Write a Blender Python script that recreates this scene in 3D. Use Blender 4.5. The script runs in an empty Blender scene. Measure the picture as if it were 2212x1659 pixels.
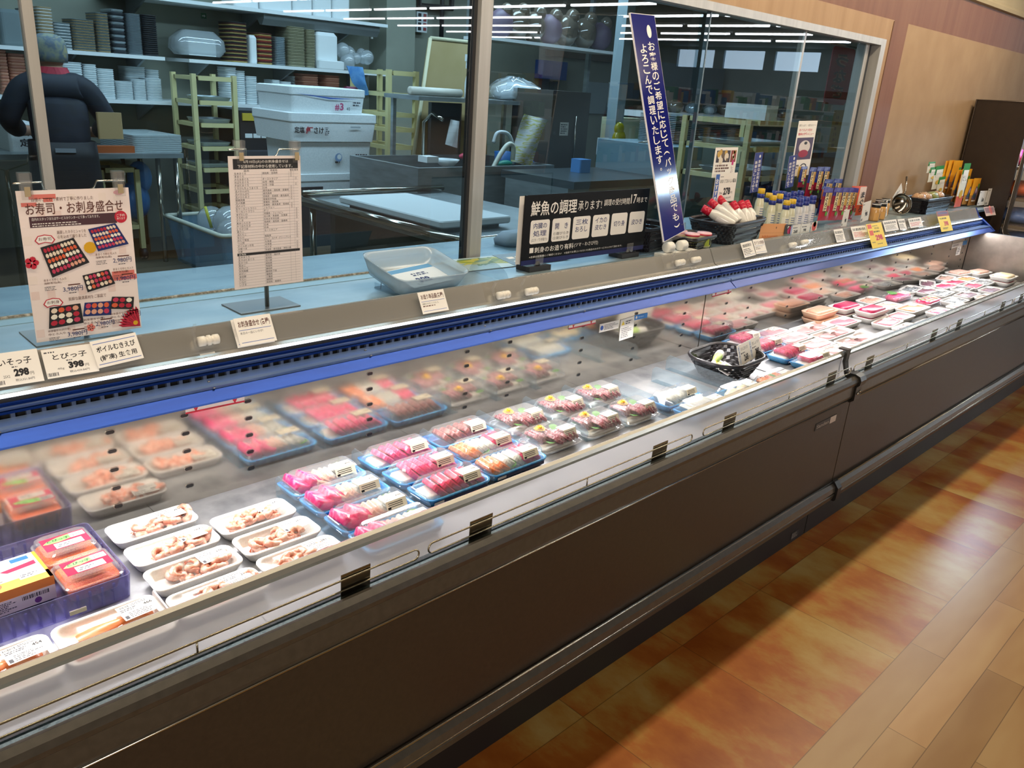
import bpy, math, random
from mathutils import Vector, Matrix, Euler
SC = bpy.context.scene
COL = SC.collection
random.seed(11)
# ---------------------------------------------------------------- camera
W, H, FPX = 2212, 1659, 1751.52
CAM = Vector((0, 0, 1.525))
yaw, pit, rol = [math.radians(a) for a in (45.58649623, 20.15531469, 4.03513789)]
fw = Vector((math.sin(yaw)*math.cos(pit), math.cos(yaw)*math.cos(pit), -math.sin(pit)))
ri = Vector((math.cos(yaw), -math.sin(yaw), 0)); up = ri.cross(fw)
RI = ri*math.cos(rol) + up*math.sin(rol); UP = -ri*math.sin(rol) + up*math.cos(rol); FW = fw
cd = bpy.data.cameras.new('camera'); cam = bpy.data.objects.new('camera', cd); COL.objects.link(cam)
cd.sensor_width = 36; cd.lens = FPX/W*36; cd.clip_start = .02; cd.clip_end = 200
M4 = Matrix((RI, UP, -FW)).transposed().to_4x4(); M4.translation = CAM
cam.matrix_world = M4; SC.camera = cam
def ray(u, v): return RI*((u-W/2)/FPX) - UP*((v-H/2)/FPX) + FW
def at(u, v, ax, val):
    d = ray(u, v); return CAM + d*((val-CAM[ax])/d[ax])
def px(u, v, t): return CAM + ray(u, v)*t
# ---------------------------------------------------------------- world, exposure, lamps' light
SC.view_settings.view_transform = 'Standard'; SC.view_settings.look = 'None'
SC.view_settings.exposure = 0.0; SC.view_settings.gamma = 1; SC.view_settings.use_curve_mapping = False
SC.cycles.max_bounces = 7; SC.cycles.diffuse_bounces = 3; SC.cycles.glossy_bounces = 4
SC.cycles.transmission_bounces = 5; SC.cycles.transparent_max_bounces = 24
SC.cycles.caustics_reflective = False; SC.cycles.caustics_refractive = False
SC.cycles.sample_clamp_indirect = 4
wd = bpy.data.worlds.new('world'); SC.world = wd; wd.use_nodes = True
wd.node_tree.nodes['Background'].inputs[0].default_value = (.55, .6, .7, 1)
wd.node_tree.nodes['Background'].inputs[1].default_value = .03
def area(name, loc, target, sx, sy, power, col):
    d = bpy.data.lights.new(name, 'AREA'); d.shape = 'RECTANGLE'; d.size = sx; d.size_y = sy; d.energy = power; d.color = col
    o = bpy.data.objects.new(name, d); COL.objects.link(o); o.location = loc
    dv = Vector(target)-Vector(loc); z = -dv.normalized(); x = Vector((1, 0, 0)); x = (x - z*x.dot(z)).normalized(); y = z.cross(x)
    m = Matrix((x, y, z)).transposed().to_4x4(); m.translation = loc; o.matrix_world = m
    return o
WARM = (1, .80, .58); COOL = (.70, .86, 1.0); NEUT = (1, .95, .93)
# fluorescent row over the case, near the wall
area('case_row_light', (3.0, 1.39, 2.55), (3.0, 1.36, 0), 7.5, .08, 74, (1, .83, .60))
# store ceiling rows (only the nearest ones; they light floor and wall), then an added fill
area('store_and_fill_light', (2.0, -3.0, 3.25), (2.0, -3.0, 0), 10, 1.2, 34, WARM)
area('store_and_fill_light', (5.5, -.2, 3.2), (5.5, -.2, 0), 3, .4, 16, WARM)
area('store_and_fill_light', (-4.0, -6.0, 2.5), (2.2, 2.0, 1.1), 3, 1.6, 330, (1, .90, .80))  # added low fill with no fixture, brightens posters and other upright faces
# LED strips tucked under the canopy of each case
area('case_led', (1.0, 1.59, .835), (1.0, 1.34, .575), 3.4, .03, 20, NEUT)
area('case_led', (4.3, 1.59, .835), (4.3, 1.34, .575), 3.0, .03, 11, NEUT)
# kitchen fluorescents
area('kitchen_light', (2.2, 4.6, 2.75), (2.2, 4.6, 0), 2.6, .3, 62, COOL)
area('kitchen_light', (5.5, 4.6, 2.75), (5.5, 4.6, 0), 3.5, .3, 95, COOL)
area('kitchen_light', (4.0, 6.3, 2.75), (4.0, 6.3, 0), 6, .2, 88, COOL)
area('kitchen_light', (2.2, 2.6, 2.6), (2.2, 2.6, 0), 4, .2, 26, COOL)
# ---------------------------------------------------------------- materials
def lin(h):
    h = h.lstrip('#'); c = [int(h[i:i+2], 16)/255 for i in (0, 2, 4)]
    return tuple((x/12.92 if x <= .04045 else ((x+.055)/1.055)**2.4) for x in c) + (1,)
MATS = {}
def new_mat(name):
    m = bpy.data.materials.new(name); m.use_nodes = True; nt = m.node_tree
    return m, nt, nt.nodes['Principled BSDF']
def pm(h, rough=.55, metal=0, spec=.5, name=None, emit=0):
    k = (h, rough, metal, spec, emit)
    if k in MATS: return MATS[k]
    m, nt, b = new_mat(name or 'mat_'+h.strip('#'))
    b.inputs['Base Color'].default_value = lin(h); b.inputs['Roughness'].default_value = rough
    b.inputs['Metallic'].default_value = metal; b.inputs['Specular IOR Level'].default_value = spec
    if emit:
        b.inputs['Emission Color'].default_value = lin(h); b.inputs['Emission Strength'].default_value = emit
    MATS[k] = m; return m
def nd(nt, t, **kw):
    n = nt.nodes.new(t)
    for k, v in kw.items():
        if k.startswith('i_'):
            kk = k[2:]; n.inputs[int(kk) if kk.isdigit() else kk].default_value = v
        else: setattr(n, k, v)
    return n
def noise_mat(name, cols, scale=(10, 10, 10), rough=.5, metal=0, detail=4, bump=0, coord='Object', lo=.3, hi=.7, spec=.5):
    m, nt, b = new_mat(name); L = nt.links
    tc = nd(nt, 'ShaderNodeTexCoord'); mp = nd(nt, 'ShaderNodeMapping'); mp.inputs['Scale'].default_value = scale
    nz = nd(nt, 'ShaderNodeTexNoise'); nz.inputs['Scale'].default_value = 1; nz.inputs['Detail'].default_value = detail
    cr = nd(nt, 'ShaderNodeValToRGB'); e = cr.color_ramp.elements
    while len(e) < len(cols): e.new(.5)
    for i, c in enumerate(cols):
        e[i].position = lo+(hi-lo)*i/max(1, len(cols)-1); e[i].color = lin(c)
    L.new(tc.outputs[coord], mp.inputs[0]); L.new(mp.outputs[0], nz.inputs['Vector']); L.new(nz.outputs['Fac'], cr.inputs[0])
    L.new(cr.outputs[0], b.inputs['Base Color']); b.inputs['Roughness'].default_value = rough; b.inputs['Metallic'].default_value = metal
    b.inputs['Specular IOR Level'].default_value = spec
    if bump:
        bp = nd(nt, 'ShaderNodeBump'); bp.inputs['Strength'].default_value = bump; bp.inputs['Distance'].default_value = .002
        L.new(nz.outputs['Fac'], bp.inputs['Height']); L.new(bp.outputs[0], b.inputs['Normal'])
    return m
def clear_mat(name, tint='#ffffff', haze=.06, hazecol='#ffffff', rough=.04, refl=.5):
    """thin clear sheet: see-through with a fresnel sheen and a little haze"""
    m = bpy.data.materials.new(name); m.use_nodes = True; nt = m.node_tree; L = nt.links
    nt.nodes.remove(nt.nodes['Principled BSDF']); out = nt.nodes['Material Output']
    tr = nd(nt, 'ShaderNodeBsdfTransparent'); tr.inputs[0].default_value = lin(tint)
    gl = nd(nt, 'ShaderNodeBsdfGlossy'); gl.inputs['Roughness'].default_value = rough
    fr = nd(nt, 'ShaderNodeLayerWeight'); pw = nd(nt, 'ShaderNodeMath', operation='POWER'); pw.inputs[1].default_value = 4.5
    mu = nd(nt, 'ShaderNodeMath', operation='MULTIPLY_ADD'); mu.inputs[1].default_value = .8*min(1, refl*1.6); mu.inputs[2].default_value = .13*refl; mu.use_clamp = True
    df = nd(nt, 'ShaderNodeBsdfDiffuse'); df.inputs[0].default_value = lin(hazecol)
    m1 = nd(nt, 'ShaderNodeMixShader'); m2 = nd(nt, 'ShaderNodeMixShader'); m2.inputs[0].default_value = haze
    L.new(tr.outputs[0], m2.inputs[1]); L.new(df.outputs[0], m2.inputs[2])
    L.new(fr.outputs['Facing'], pw.inputs[0]); L.new(pw.outputs[0], mu.inputs[0]); L.new(mu.outputs[0], m1.inputs[0])
    L.new(m2.outputs[0], m1.inputs[1]); L.new(gl.outputs[0], m1.inputs[2]); L.new(m1.outputs[0], out.inputs[0])
    return m
STEEL = noise_mat('brushed_steel', ['#8f8b84', '#a8a49c'], (3, 60, 60), .28, 1)
STEELD = noise_mat('worn_deck_steel', ['#7d8084', '#a6a8ab', '#909397'], (9, 9, 9), .40, .55, 6)
RAILM = noise_mat('rail_steel', ['#b9b6ad', '#c2bfb6'], (1.5, 3, 3), .22, .7, 1)
MIRROR = noise_mat('back_panel_steel', ['#b5afa4', '#c6c0b4'], (2, 2, 30), .10, .88)
BLUESTEEL = noise_mat('blue_canopy_steel', ['#0d2f78', '#143c8e'], (3, 20, 20), .3, .7)
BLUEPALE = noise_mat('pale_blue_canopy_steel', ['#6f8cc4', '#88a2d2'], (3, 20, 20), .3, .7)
COUNTER = noise_mat('counter_steel', ['#88a0ac', '#9bb2bd', '#aabfc8'], (5, 9, 5), .32, .55, 5)
CHROME = pm('#b8b4a8', .14, 1, name='chrome')
BUMPER = noise_mat('bumper_vinyl', ['#3c3831', '#47423a'], (60, 60, 60), .32)
PANEL = noise_mat('front_panel_brown', ['#2c241c', '#332a21'], (120, 120, 120), .42)
BLACK = pm('#121212', .5, name='black'); DARK = pm('#2a2a2c', .5); WHITE = pm('#f2f1ee', .45, name='white')
FOAM = noise_mat('foam', ['#f6f4f0', '#ffffff'], (300, 300, 300), .6, 0, 2, .15)
PAPER = pm('#efebe4', .6, name='paper'); INK = pm('#1d1c20', .6, name='ink')
CLEAR = clear_mat('clear_plastic', haze=.05); LID = clear_mat('clear_lid', haze=.10, refl=.6)
FILM = clear_mat('wrap_film', haze=.03, refl=.45, rough=.08)
ACRYL = clear_mat('acrylic_sheet', '#eef6fa', haze=.07, hazecol='#dfe8f0', refl=.5)
GLASSK = clear_mat('window_glass', '#b3c6cc', haze=.0, refl=.62, rough=.0)
ALU = noise_mat('aluminium', ['#aaa8a4', '#b9b7b2'], (40, 40, 2), .38, .3)
def led_mat(name, col, s):
    m, nt, b = new_mat(name); b.inputs['Emission Color'].default_value = (*col, 1); b.inputs['Emission Strength'].default_value = s
    return m
# ---------------------------------------------------------------- mesh builder
TXT = {}
def text_geo(s, bold=0):
    k = (s, bold)
    if k not in TXT:
        c = bpy.data.curves.new('glyphs', 'FONT'); c.body = s; c.size = 1; c.resolution_u = 2; c.offset = bold
        o = bpy.data.objects.new('glyphs', c); me = bpy.data.meshes.new_from_object(o)
        v = [(q.co.x, q.co.y) for q in me.vertices]; f = [tuple(p.vertices) for p in me.polygons]
        bpy.data.objects.remove(o); bpy.data.curves.remove(c); bpy.data.meshes.remove(me)
        if not v: v = [(0, 0)]
        x0 = min(a for a, _ in v); x1 = max(a for a, _ in v); y0 = min(a for _, a in v); y1 = max(a for _, a in v)
        TXT[k] = ([((a-x0)/max(1e-6, x1-x0), (b-y0)/max(1e-6, y1-y0)) for a, b in v], f, (x1-x0)/max(1e-6, y1-y0))
    return TXT[k]
class MB:
    def __init__(s): s.v = []; s.f = []; s.mi = []; s.mats = []; s.sm = []
    def m(s, mat):
        if mat not in s.mats: s.mats.append(mat)
        return s.mats.index(mat)
    def add(s, vs, fs, mat, smooth=False):
        o = len(s.v); i = s.m(mat); s.v += [tuple(q) for q in vs]
        for f in fs: s.f.append(tuple(o+k for k in f)); s.mi.append(i); s.sm.append(smooth)
        return s
    def box(s, x0, x1, y0, y1, z0, z1, mat, T=None):
        vs = [Vector((x, y, z)) for z in (z0, z1) for x, y in ((x0, y0), (x1, y0), (x1, y1), (x0, y1))]
        if T: vs = [T @ q for q in vs]
        return s.add(vs, [(3, 2, 1, 0), (4, 5, 6, 7), (0, 1, 5, 4), (1, 2, 6, 5), (2, 3, 7, 6), (3, 0, 4, 7)], mat)
    def loft(s, rings, mat, cap0=True, cap1=True, smooth=False, closed=True):
        n = len(rings[0]); vs = [p for r in rings for p in r]; fs = []
        for i in range(len(rings)-1):
            for j in range(n if closed else n-1):
                k = (j+1) % n; fs.append((i*n+j, i*n+k, (i+1)*n+k, (i+1)*n+j))
        if cap0: fs.append(tuple(range(n-1, -1, -1)))
        if cap1: fs.append(tuple((len(rings)-1)*n+j for j in range(n)))
        return s.add(vs, fs, mat, smooth)
    def prism(s, prof, x0, x1, mat):       # closed (y, z) outline swept along x
        return s.loft([[(x, y, z) for y, z in prof] for x in (x0, x1)], mat)
    def strip(s, prof, x0, x1, mat):       # open (y, z) outline swept along x
        return s.loft([[(x, y, z) for y, z in prof] for x in (x0, x1)], mat, False, False, closed=False)
    def lathe(s, prof, mat, c=(0, 0, 0), n=20, T=None, smooth=True):
        rings = []
        for r, z in prof:
            ring = [Vector((c[0]+r*math.cos(2*math.pi*j/n), c[1]+r*math.sin(2*math.pi*j/n), c[2]+z)) for j in range(n)]
            rings.append([T @ q for q in ring] if T else ring)
        return s.loft(rings, mat, smooth=smooth)
    def tube(s, pts, r, mat, n=8, closed=False, smooth=True):
        P = [Vector(p) for p in pts]; R = r if isinstance(r, (list, tuple)) else [r]*len(P); rings = []; N = len(P)
        ref = Vector((0, 0, 1)); a = None
        for i, p in enumerate(P):
            t = (P[(i+1) % N]-P[i-1]) if closed else (P[min(i+1, N-1)]-P[max(i-1, 0)])
            t.normalize()
            if a is None:
                a = t.cross(ref)
                if a.length < .1: a = t.cross(Vector((1, 0, 0)))
            a = (a - t*a.dot(t)).normalized(); b = t.cross(a)
            rings.append([p + a*(R[i]*math.cos(2*math.pi*j/n)) + b*(R[i]*math.sin(2*math.pi*j/n)) for j in range(n)])
        if closed: rings.append(rings[0])
        return s.loft(rings, mat, not closed, not closed, smooth)
    def ball(s, c, r, mat, n=12, sc=(1, 1, 1), T=None):
        prof = [(max(1e-4, math.sin(math.pi*i/8))*r, -math.cos(math.pi*i/8)*r) for i in range(9)]
        rings = []
        for q, z in prof:
            ring = [Vector((c[0]+sc[0]*q*math.cos(2*math.pi*j/n), c[1]+sc[1]*q*math.sin(2*math.pi*j/n), c[2]+sc[2]*z)) for j in range(n)]
            rings.append([T @ w for w in ring] if T else ring)
        return s.loft(rings, mat, smooth=True)
    def mesh(s, name):
        me = bpy.data.meshes.new(name); me.from_pydata(s.v, [], s.f)
        for m in s.mats: me.materials.append(m)
        me.polygons.foreach_set('material_index', s.mi); me.polygons.foreach_set('use_smooth', s.sm); me.update()
        return me
    def build(s, name, parent=None, loc=(0, 0, 0), rot=(0, 0, 0)):
        return inst(name, s.mesh(name), parent, loc, rot)
def inst(name, me, parent=None, loc=(0, 0, 0), rot=(0, 0, 0), sc=1):
    o = bpy.data.objects.new(name, me); COL.objects.link(o); o.location = loc; o.rotation_euler = rot
    o.scale = (sc, sc, sc) if isinstance(sc, (int, float)) else sc
    if parent: o.parent = parent
    return o
def tag(o, label, cat, group=None):
    o['label'] = label; o['category'] = cat
    if group: o['group'] = group
    return o
def thing(name, label, cat, loc=(0, 0, 0), rz=0, group=None):
    o = bpy.data.objects.new(name, None); COL.objects.link(o); o.location = loc; o.rotation_euler = (0, 0, rz)
    o.empty_display_size = .05
    return tag(o, label, cat, group)
def struct(o):
    o['kind'] = 'structure'; return o
def rr(w, d, r, z, n=4, cx=0, cy=0, bend=0):
    pts = []
    for k, (sx, sy) in enumerate(((1, 1), (-1, 1), (-1, -1), (1, -1))):
        for i in range(n+1):
            a = math.pi/2*(k+i/n); x = sx*(w/2-r)+r*math.cos(a); y = sy*(d/2-r)+r*math.sin(a)
            pts.append((cx+x, cy+y, z+bend*(abs(x)/(w/2))**4))
    return pts
def basis(o, X, Y):
    X = Vector(X).normalized(); Y = Vector(Y); Y = (Y-X*Y.dot(X)).normalized(); N = X.cross(Y)
    m = Matrix((X, Y, N)).transposed().to_4x4(); m.translation = o; return m
class Card(MB):
    """a printed sheet: x across, y up, printed on +z"""
    def __init__(s, w, h, base=PAPER, t=.0008, back=None, r=0):
        super().__init__(); s.w = w; s.h = h; s.z = .00012
        if r: s.loft([[(x+w/2, y+h/2, z) for x, y, z in rr(w, h, r, zz)] for zz in (-t, 0)], base)
        else: s.box(0, w, 0, h, -t, 0, base)
    def up(s): s.z += .00012; return s
    def rect(s, x, y, w, h, mat):
        return s.add([(x, y, s.z), (x+w, y, s.z), (x+w, y+h, s.z), (x, y+h, s.z)], [(0, 1, 2, 3)], mat)
    def poly(s, pts, mat): return s.add([(x, y, s.z) for x, y in pts], [tuple(range(len(pts)))], mat)
    def disc(s, x, y, r, mat, n=14, ry=None, a0=0):
        return s.poly([(x+r*math.cos(a0+2*math.pi*i/n), y+(ry or r)*math.sin(a0+2*math.pi*i/n)) for i in range(n)], mat)
    def rrect(s, x, y, w, h, r, mat): return s.poly([(a+x+w/2, b+y+h/2) for a, b, _ in rr(w, h, r, 0, 3)], mat)
    def text(s, t, x, y, w, h, mat=INK, bold=0, vert=False):
        if vert:
            n = len(t); ch = h/n
            for i, c in enumerate(t):
                if c == ' ': continue
                v, f, ar = text_geo(c, bold); small = c in '。、っゃゅょッャュョ'
                if c in '()（）ー-': gw, gh = w*.85, ch*.35
                elif c in '。': gw, gh = w*.3, ch*.28
                else: gw, gh = (w*.62, ch*.6) if small else (w*.95, ch*.86)
                x0 = x+(w-gw)/2; y0 = y+h-ch*(i+1)+(ch-gh)/2
                if c in '()（）ー-':     # rotate a quarter turn in upright writing
                    vv = [(x0+b*gw, y0+(1-a)*gh, s.z) for a, b in v]
                else: vv = [(x0+a*gw, y0+b*gh, s.z) for a, b in v]
                s.add(vv, f, mat)
            return s
        v, f, ar = text_geo(t, bold)
        if w is None: w = h*ar
        return s.add([(x+a*w, y+b*h, s.z) for a, b in v], f, mat)
    def ctext(s, t, x, y, w, h, mat=INK, bold=0):
        v, f, ar = text_geo(t, bold); ww = min(w, h*ar*1.05); return s.text(t, x+(w-ww)/2, y, ww, h, mat, bold)
    def fine(s, x, y, w, h, rows, mat, fill=.55, seed=1):
        R = random.Random(seed); rh = h/rows
        for i in range(rows):
            xx = x; end = x+w*R.uniform(.6, 1)
            while xx < end:
                l = rh*R.uniform(.25, 1.3); s.rect(xx, y+rh*(i+.22), min(l, end-xx), rh*fill, mat); xx += l+rh*R.uniform(.15, .5)
        return s
    def bars(s, x, y, w, h, n, mat, seed=1):
        R = random.Random(seed); xx = x
        while xx < x+w:
            b = w/n*R.uniform(.3, 1); s.rect(xx, y, b, h, mat); xx += b+w/n*R.uniform(.3, .9)
        return s
    def place(s, name, o, X=(1, 0, 0), Y=(0, 0, 1), parent=None):
        ob = inst(name, s.mesh(name)); m = basis(o, X, Y)
        if parent: ob.parent = parent; ob.matrix_parent_inverse = parent.matrix_basis.inverted()
        ob.matrix_basis = m; return ob
def on_plane(q4, y):
    """lower-left corner, width, height of an upright sheet facing the aisle on the plane y, from its four seen corners TL TR BR BL"""
    P = [at(u, v, 1, y) for u, v in q4]
    x0 = (P[0].x+P[3].x)/2; x1 = (P[1].x+P[2].x)/2; z1 = (P[0].z+P[1].z)/2; z0 = (P[2].z+P[3].z)/2
    return Vector((x0, y, z0)), x1-x0, z1-z0
# ================================================================ THE SETTING
def floor_mat():
    m, nt, b = new_mat('floor_tiles_and_planks'); L = nt.links
    def M(op, a, c=None):
        n = nd(nt, 'ShaderNodeMath', operation=op)
        for i, q in enumerate((a, c)):
            if q is None: continue
            if isinstance(q, (int, float)): n.inputs[i].default_value = q
            else: L.new(q, n.inputs[i])
        return n.outputs[0]
    g = nd(nt, 'ShaderNodeNewGeometry'); sp = nd(nt, 'ShaderNodeSeparateXYZ'); L.new(g.outputs['Position'], sp.inputs[0])
    X, Y = sp.outputs[0], sp.outputs[1]
    def cell(sx, ox, sy, oy, stag=0):
        ty = M('DIVIDE', M('SUBTRACT', Y, oy), sy); iy = M('FLOOR', ty)
        tx = M('DIVIDE', M('SUBTRACT', X, ox), sx)
        if stag: tx = M('ADD', tx, M('MULTIPLY', iy, stag))
        ix = M('FLOOR', tx); fx = M('SUBTRACT', tx, ix); fy = M('SUBTRACT', ty, iy)
        cv = nd(nt, 'ShaderNodeCombineXYZ'); L.new(ix, cv.inputs[0]); L.new(iy, cv.inputs[1])
        wn = nd(nt, 'ShaderNodeTexWhiteNoise'); L.new(cv.outputs[0], wn.inputs['Vector'])
        ex = M('MULTIPLY', M('MINIMUM', fx, M('SUBTRACT', 1, fx)), sx); ey = M('MULTIPLY', M('MINIMUM', fy, M('SUBTRACT', 1, fy)), sy)
        return wn, M('LESS_THAN', M('MINIMUM', ex, ey), .0012)
    def mottle(wn, sc, cols, pos, detail=6):
        mu = nd(nt, 'ShaderNodeVectorMath', operation='MULTIPLY'); mu.inputs[1].default_value = sc; L.new(g.outputs['Position'], mu.inputs[0])
        ad = nd(nt, 'ShaderNodeVectorMath', operation='MULTIPLY_ADD'); ad.inputs[1].default_value = (31, 17, 23)
        L.new(wn.outputs['Color'], ad.inputs[0]); L.new(mu.outputs[0], ad.inputs[2])
        nz = nd(nt, 'ShaderNodeTexNoise'); nz.inputs['Scale'].default_value = 1; nz.inputs['Detail'].default_value = detail; nz.inputs['Roughness'].default_value = .62
        L.new(ad.outputs[0], nz.inputs['Vector'])
        cr = nd(nt, 'ShaderNodeValToRGB'); e = cr.color_ramp.elements
        while len(e) < len(cols): e.new(.5)
        for i, c in enumerate(cols): e[i].position = pos[i]; e[i].color = lin(c)
        L.new(nz.outputs['Fac'], cr.inputs[0]); return cr.outputs[0]
    w1, j1 = cell(.45, .026, .45, .555)
    tile = mottle(w1, (3.4, 2.0, 1), ['#8f4a16', '#a25f24', '#ab803c', '#b39456', '#baa062'], [.34, .45, .53, .62, .72])
    w2, j2 = cell(.9, .12, .10, .555, .53)
    plank = mottle(w2, (1.2, 5, 1), ['#a67e4c', '#b08a58', '#b89664'], [.35, .5, .65], 3)
    hv = nd(nt, 'ShaderNodeHueSaturation'); L.new(M('ADD', M('MULTIPLY', w2.outputs['Value'], .3), .85), hv.inputs['Value']); L.new(plank, hv.inputs['Color'])
    far = M('LESS_THAN', Y, .555)
    mx = nd(nt, 'ShaderNodeMix', data_type='RGBA'); L.new(far, mx.inputs['Factor']); L.new(tile, mx.inputs['A']); L.new(hv.outputs[0], mx.inputs['B'])
    jn = nd(nt, 'ShaderNodeMix', data_type='FLOAT'); L.new(far, jn.inputs['Factor']); L.new(j1, jn.inputs['A']); L.new(j2, jn.inputs['B'])
    mj = nd(nt, 'ShaderNodeMix', data_type='RGBA'); L.new(M('MULTIPLY', jn.outputs[0], .6), mj.inputs['Factor']); L.new(mx.outputs['Result'], mj.inputs['A']); mj.inputs['B'].default_value = lin('#4a3018')
    L.new(mj.outputs['Result'], b.inputs['Base Color']); b.inputs['Roughness'].default_value = .3; b.inputs['Specular IOR Level'].default_value = .35
    return m
WOOD = noise_mat('tan_wall_board', ['#9f7f5c', '#a88865', '#b0916e'], (14, 14, 1.2), .6, 0, 5)
WALLP = noise_mat('tan_wall_paper', ['#a08465', '#a68a6b', '#ac9171'], (6, 6, 5), .7, 0, 6)
BAND = noise_mat('red_brown_wall_board', ['#744730', '#7c4f37', '#83573e'], (16, 16, 1.2), .55, 0, 5)
BEIGE = noise_mat('beige_plaster', ['#b3a68a', '#bbae92'], (5, 5, 5), .8)
KWALL = noise_mat('kitchen_wall_paint', ['#8f9385', '#999d8e'], (3, 3, 3), .7)
KFLOOR = noise_mat('kitchen_floor', ['#5a4b38', '#6a5942'], (5, 5, 5), .45)
YG = 2.02; YW = 2.0
struct(MB().box(-8, 27, -26, 2.0, -.05, 0, floor_mat()).build('floor'))
struct(MB().box(-1.5, 11, 2.12, 7.6, -.05, 0, KFLOOR).build('floor_kitchen'))
struct(MB().box(-8, 27, -26, 1.2, 3.3, 3.36, pm('#6d7478', .8)).build('ceiling'))
struct(MB().box(-1.5, 11, 2.12, 7.6, 2.9, 2.96, pm('#b8bcb8', .8)).build('ceiling_kitchen'))
# wall with the kitchen window: boards around the opening x -1.2..4.70, z .965..1.885
w = MB(); w.box(-8, -1.2, YW, YW+.12, 0, 3.3, WOOD); w.box(-1.2, 4.70, YW, YW+.12, 0, .84, WOOD)
w.box(-1.2, 4.70, YW, YW+.12, 1.888, 1.99, WOOD); w.box(4.70, 4.775, YW, YW+.12, 0, 1.99, WOOD)
w.box(4.775, 4.968, YW, YW+.12, 0, 1.99, BAND); w.box(4.968, 12, YW, YW+.12, 0, 1.99, WALLP)
w.box(-1.2, 12, YW, YW+.12, 1.99, 2.205, BAND); w.box(-1.2, 12, YW, YW+.12, 2.205, 3.3, BEIGE)
struct(w.build('wall_back'))
struct(MB().prism([(YW, 2.2), (YW-.025, 2.205), (YW-.03, 2.225), (YW-.01, 2.245), (YW, 2.25)], -1.2, 12, BEIGE).build('trim_1'))
struct(MB().box(4.768, 4.776, YW-.003, YW, .97, 1.985, pm('#6b4630', .6)).build('trim_2'))
k = MB(); k.box(-1.5, 11, 7.6, 7.7, 0, 2.9, KWALL); struct(k.build('wall_kitchen_back'))
struct(MB().box(-1.6, -1.5, 2.12, 7.6, 0, 2.9, KWALL).build('wall_kitchen_left'))
struct(MB().box(11, 11.1, 2.12, 7.6, 0, 2.9, KWALL).build('wall_kitchen_right'))
# far end of the store, seen only as a reflection in the kitchen window: wall with daylight panes
k = MB(); GR = pm('#8a9aa4', .7)
k.box(27, 27.1, -26, 2, 0, 2.6, GR); k.box(27, 27.1, -26, 2, 3.2, 3.3, GR); k.box(27, 27.1, -26, -15, 2.6, 3.2, GR); k.box(27, 27.1, -9.4, 2, 2.6, 3.2, GR)
for yy in (-13.2, -11.2): k.box(27, 27.1, yy-.25, yy+.15, 2.6, 3.2, GR)
struct(k.build('wall_right'))
dl = MB().box(27.12, 27.14, -15, -9.4, 2.6, 3.2, led_mat('daylight_pane', (.55, .78, 1), 5)); struct(dl.build('window_2'))
struct(MB().box(-8, 27, -26.1, -26, 0, 3.3, GR).build('wall_front')); struct(MB().box(-8.1, -8, -26, 2, 0, 3.3, GR).build('wall_left'))
# ---- kitchen window: frame, mullion, stiles, panes
win = bpy.data.objects.new('window_1', None); COL.objects.link(win); struct(win)
f = MB(); f.box(-1.2, 4.70, YW-.012, YG+.05, 1.856, 1.888, ALU); f.box(4.645, 4.70, YW-.012, YG+.05, .966, 1.856, ALU)
f.box(4.56, 4.60, YG+.01, YG+.06, .966, 1.856, ALU); f.box(4.60, 4.645, YG+.02, YG+.03, .966, 1.856, pm('#3a4046', .5))
f.build('window_frame', win)
f = MB(); f.box(1.795, 1.820, YG-.022, YG+.03, .966, 1.856, ALU); f.box(1.8215, 1.845, YG-.02, YG+.03, .966, 1.856, ALU); f.box(1.783, 1.795, YG-.005, YG+.02, .966, 1.856, DARK); f.build('mullion', win)
MB().box(.545, .566, YG-.012, YG+.012, .966, 1.856, ALU).build('stile', win)
for x0, x1, dy in ((-1.2, .545, 0), (.566, 1.79, 0), (1.845, 3.05, .012), (3.02, 3.85, -.004), (3.85, 4.56, .012)):
    MB().add([(x0, YG+dy, .966), (x1, YG+dy, .966), (x1, YG+dy, 1.857), (x0, YG+dy, 1.857)], [(0, 1, 2, 3)], GLASSK).build('pane', win)
MB().box(3.045, 3.052, YG-.006, YG+.014, .966, 1.856, pm('#5f7480', .3)).build('pane_edge', win)
MB().box(3.84, 3.875, YG+.0, YG+.02, .966, 1.856, ALU).build('stile', win)
# ceiling light rows of the store, mirrored in the window
for i, x in enumerate((11.9, 14.2, 16.4, 18.6, 20.8, 23.0)):
    t = thing('ceiling_light', f'store ceiling tube row mirrored in the kitchen window, {("nearest the mullion top","second from top","third from top","fourth from top","fifth from top","lowest, just over the daylight panes")[i]}', 'ceiling light', (x, -12, 3.28), 0, 'store ceiling tubes')
    b = MB(); tb = MB(); y = -9
    while y < 8:
        b.box(-.1, .1, y, y+2.3, -.03, .02, pm('#c9ccca', .5)); tb.box(-.035, .035, y+.04, y+2.26, -.075, -.03, led_mat('tube_glow', (.9, .95, 1), 26) if i+y == -9 else bpy.data.materials['tube_glow']); y += 2.42
    b.build('housing', t); tb.build('tube', t)
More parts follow.
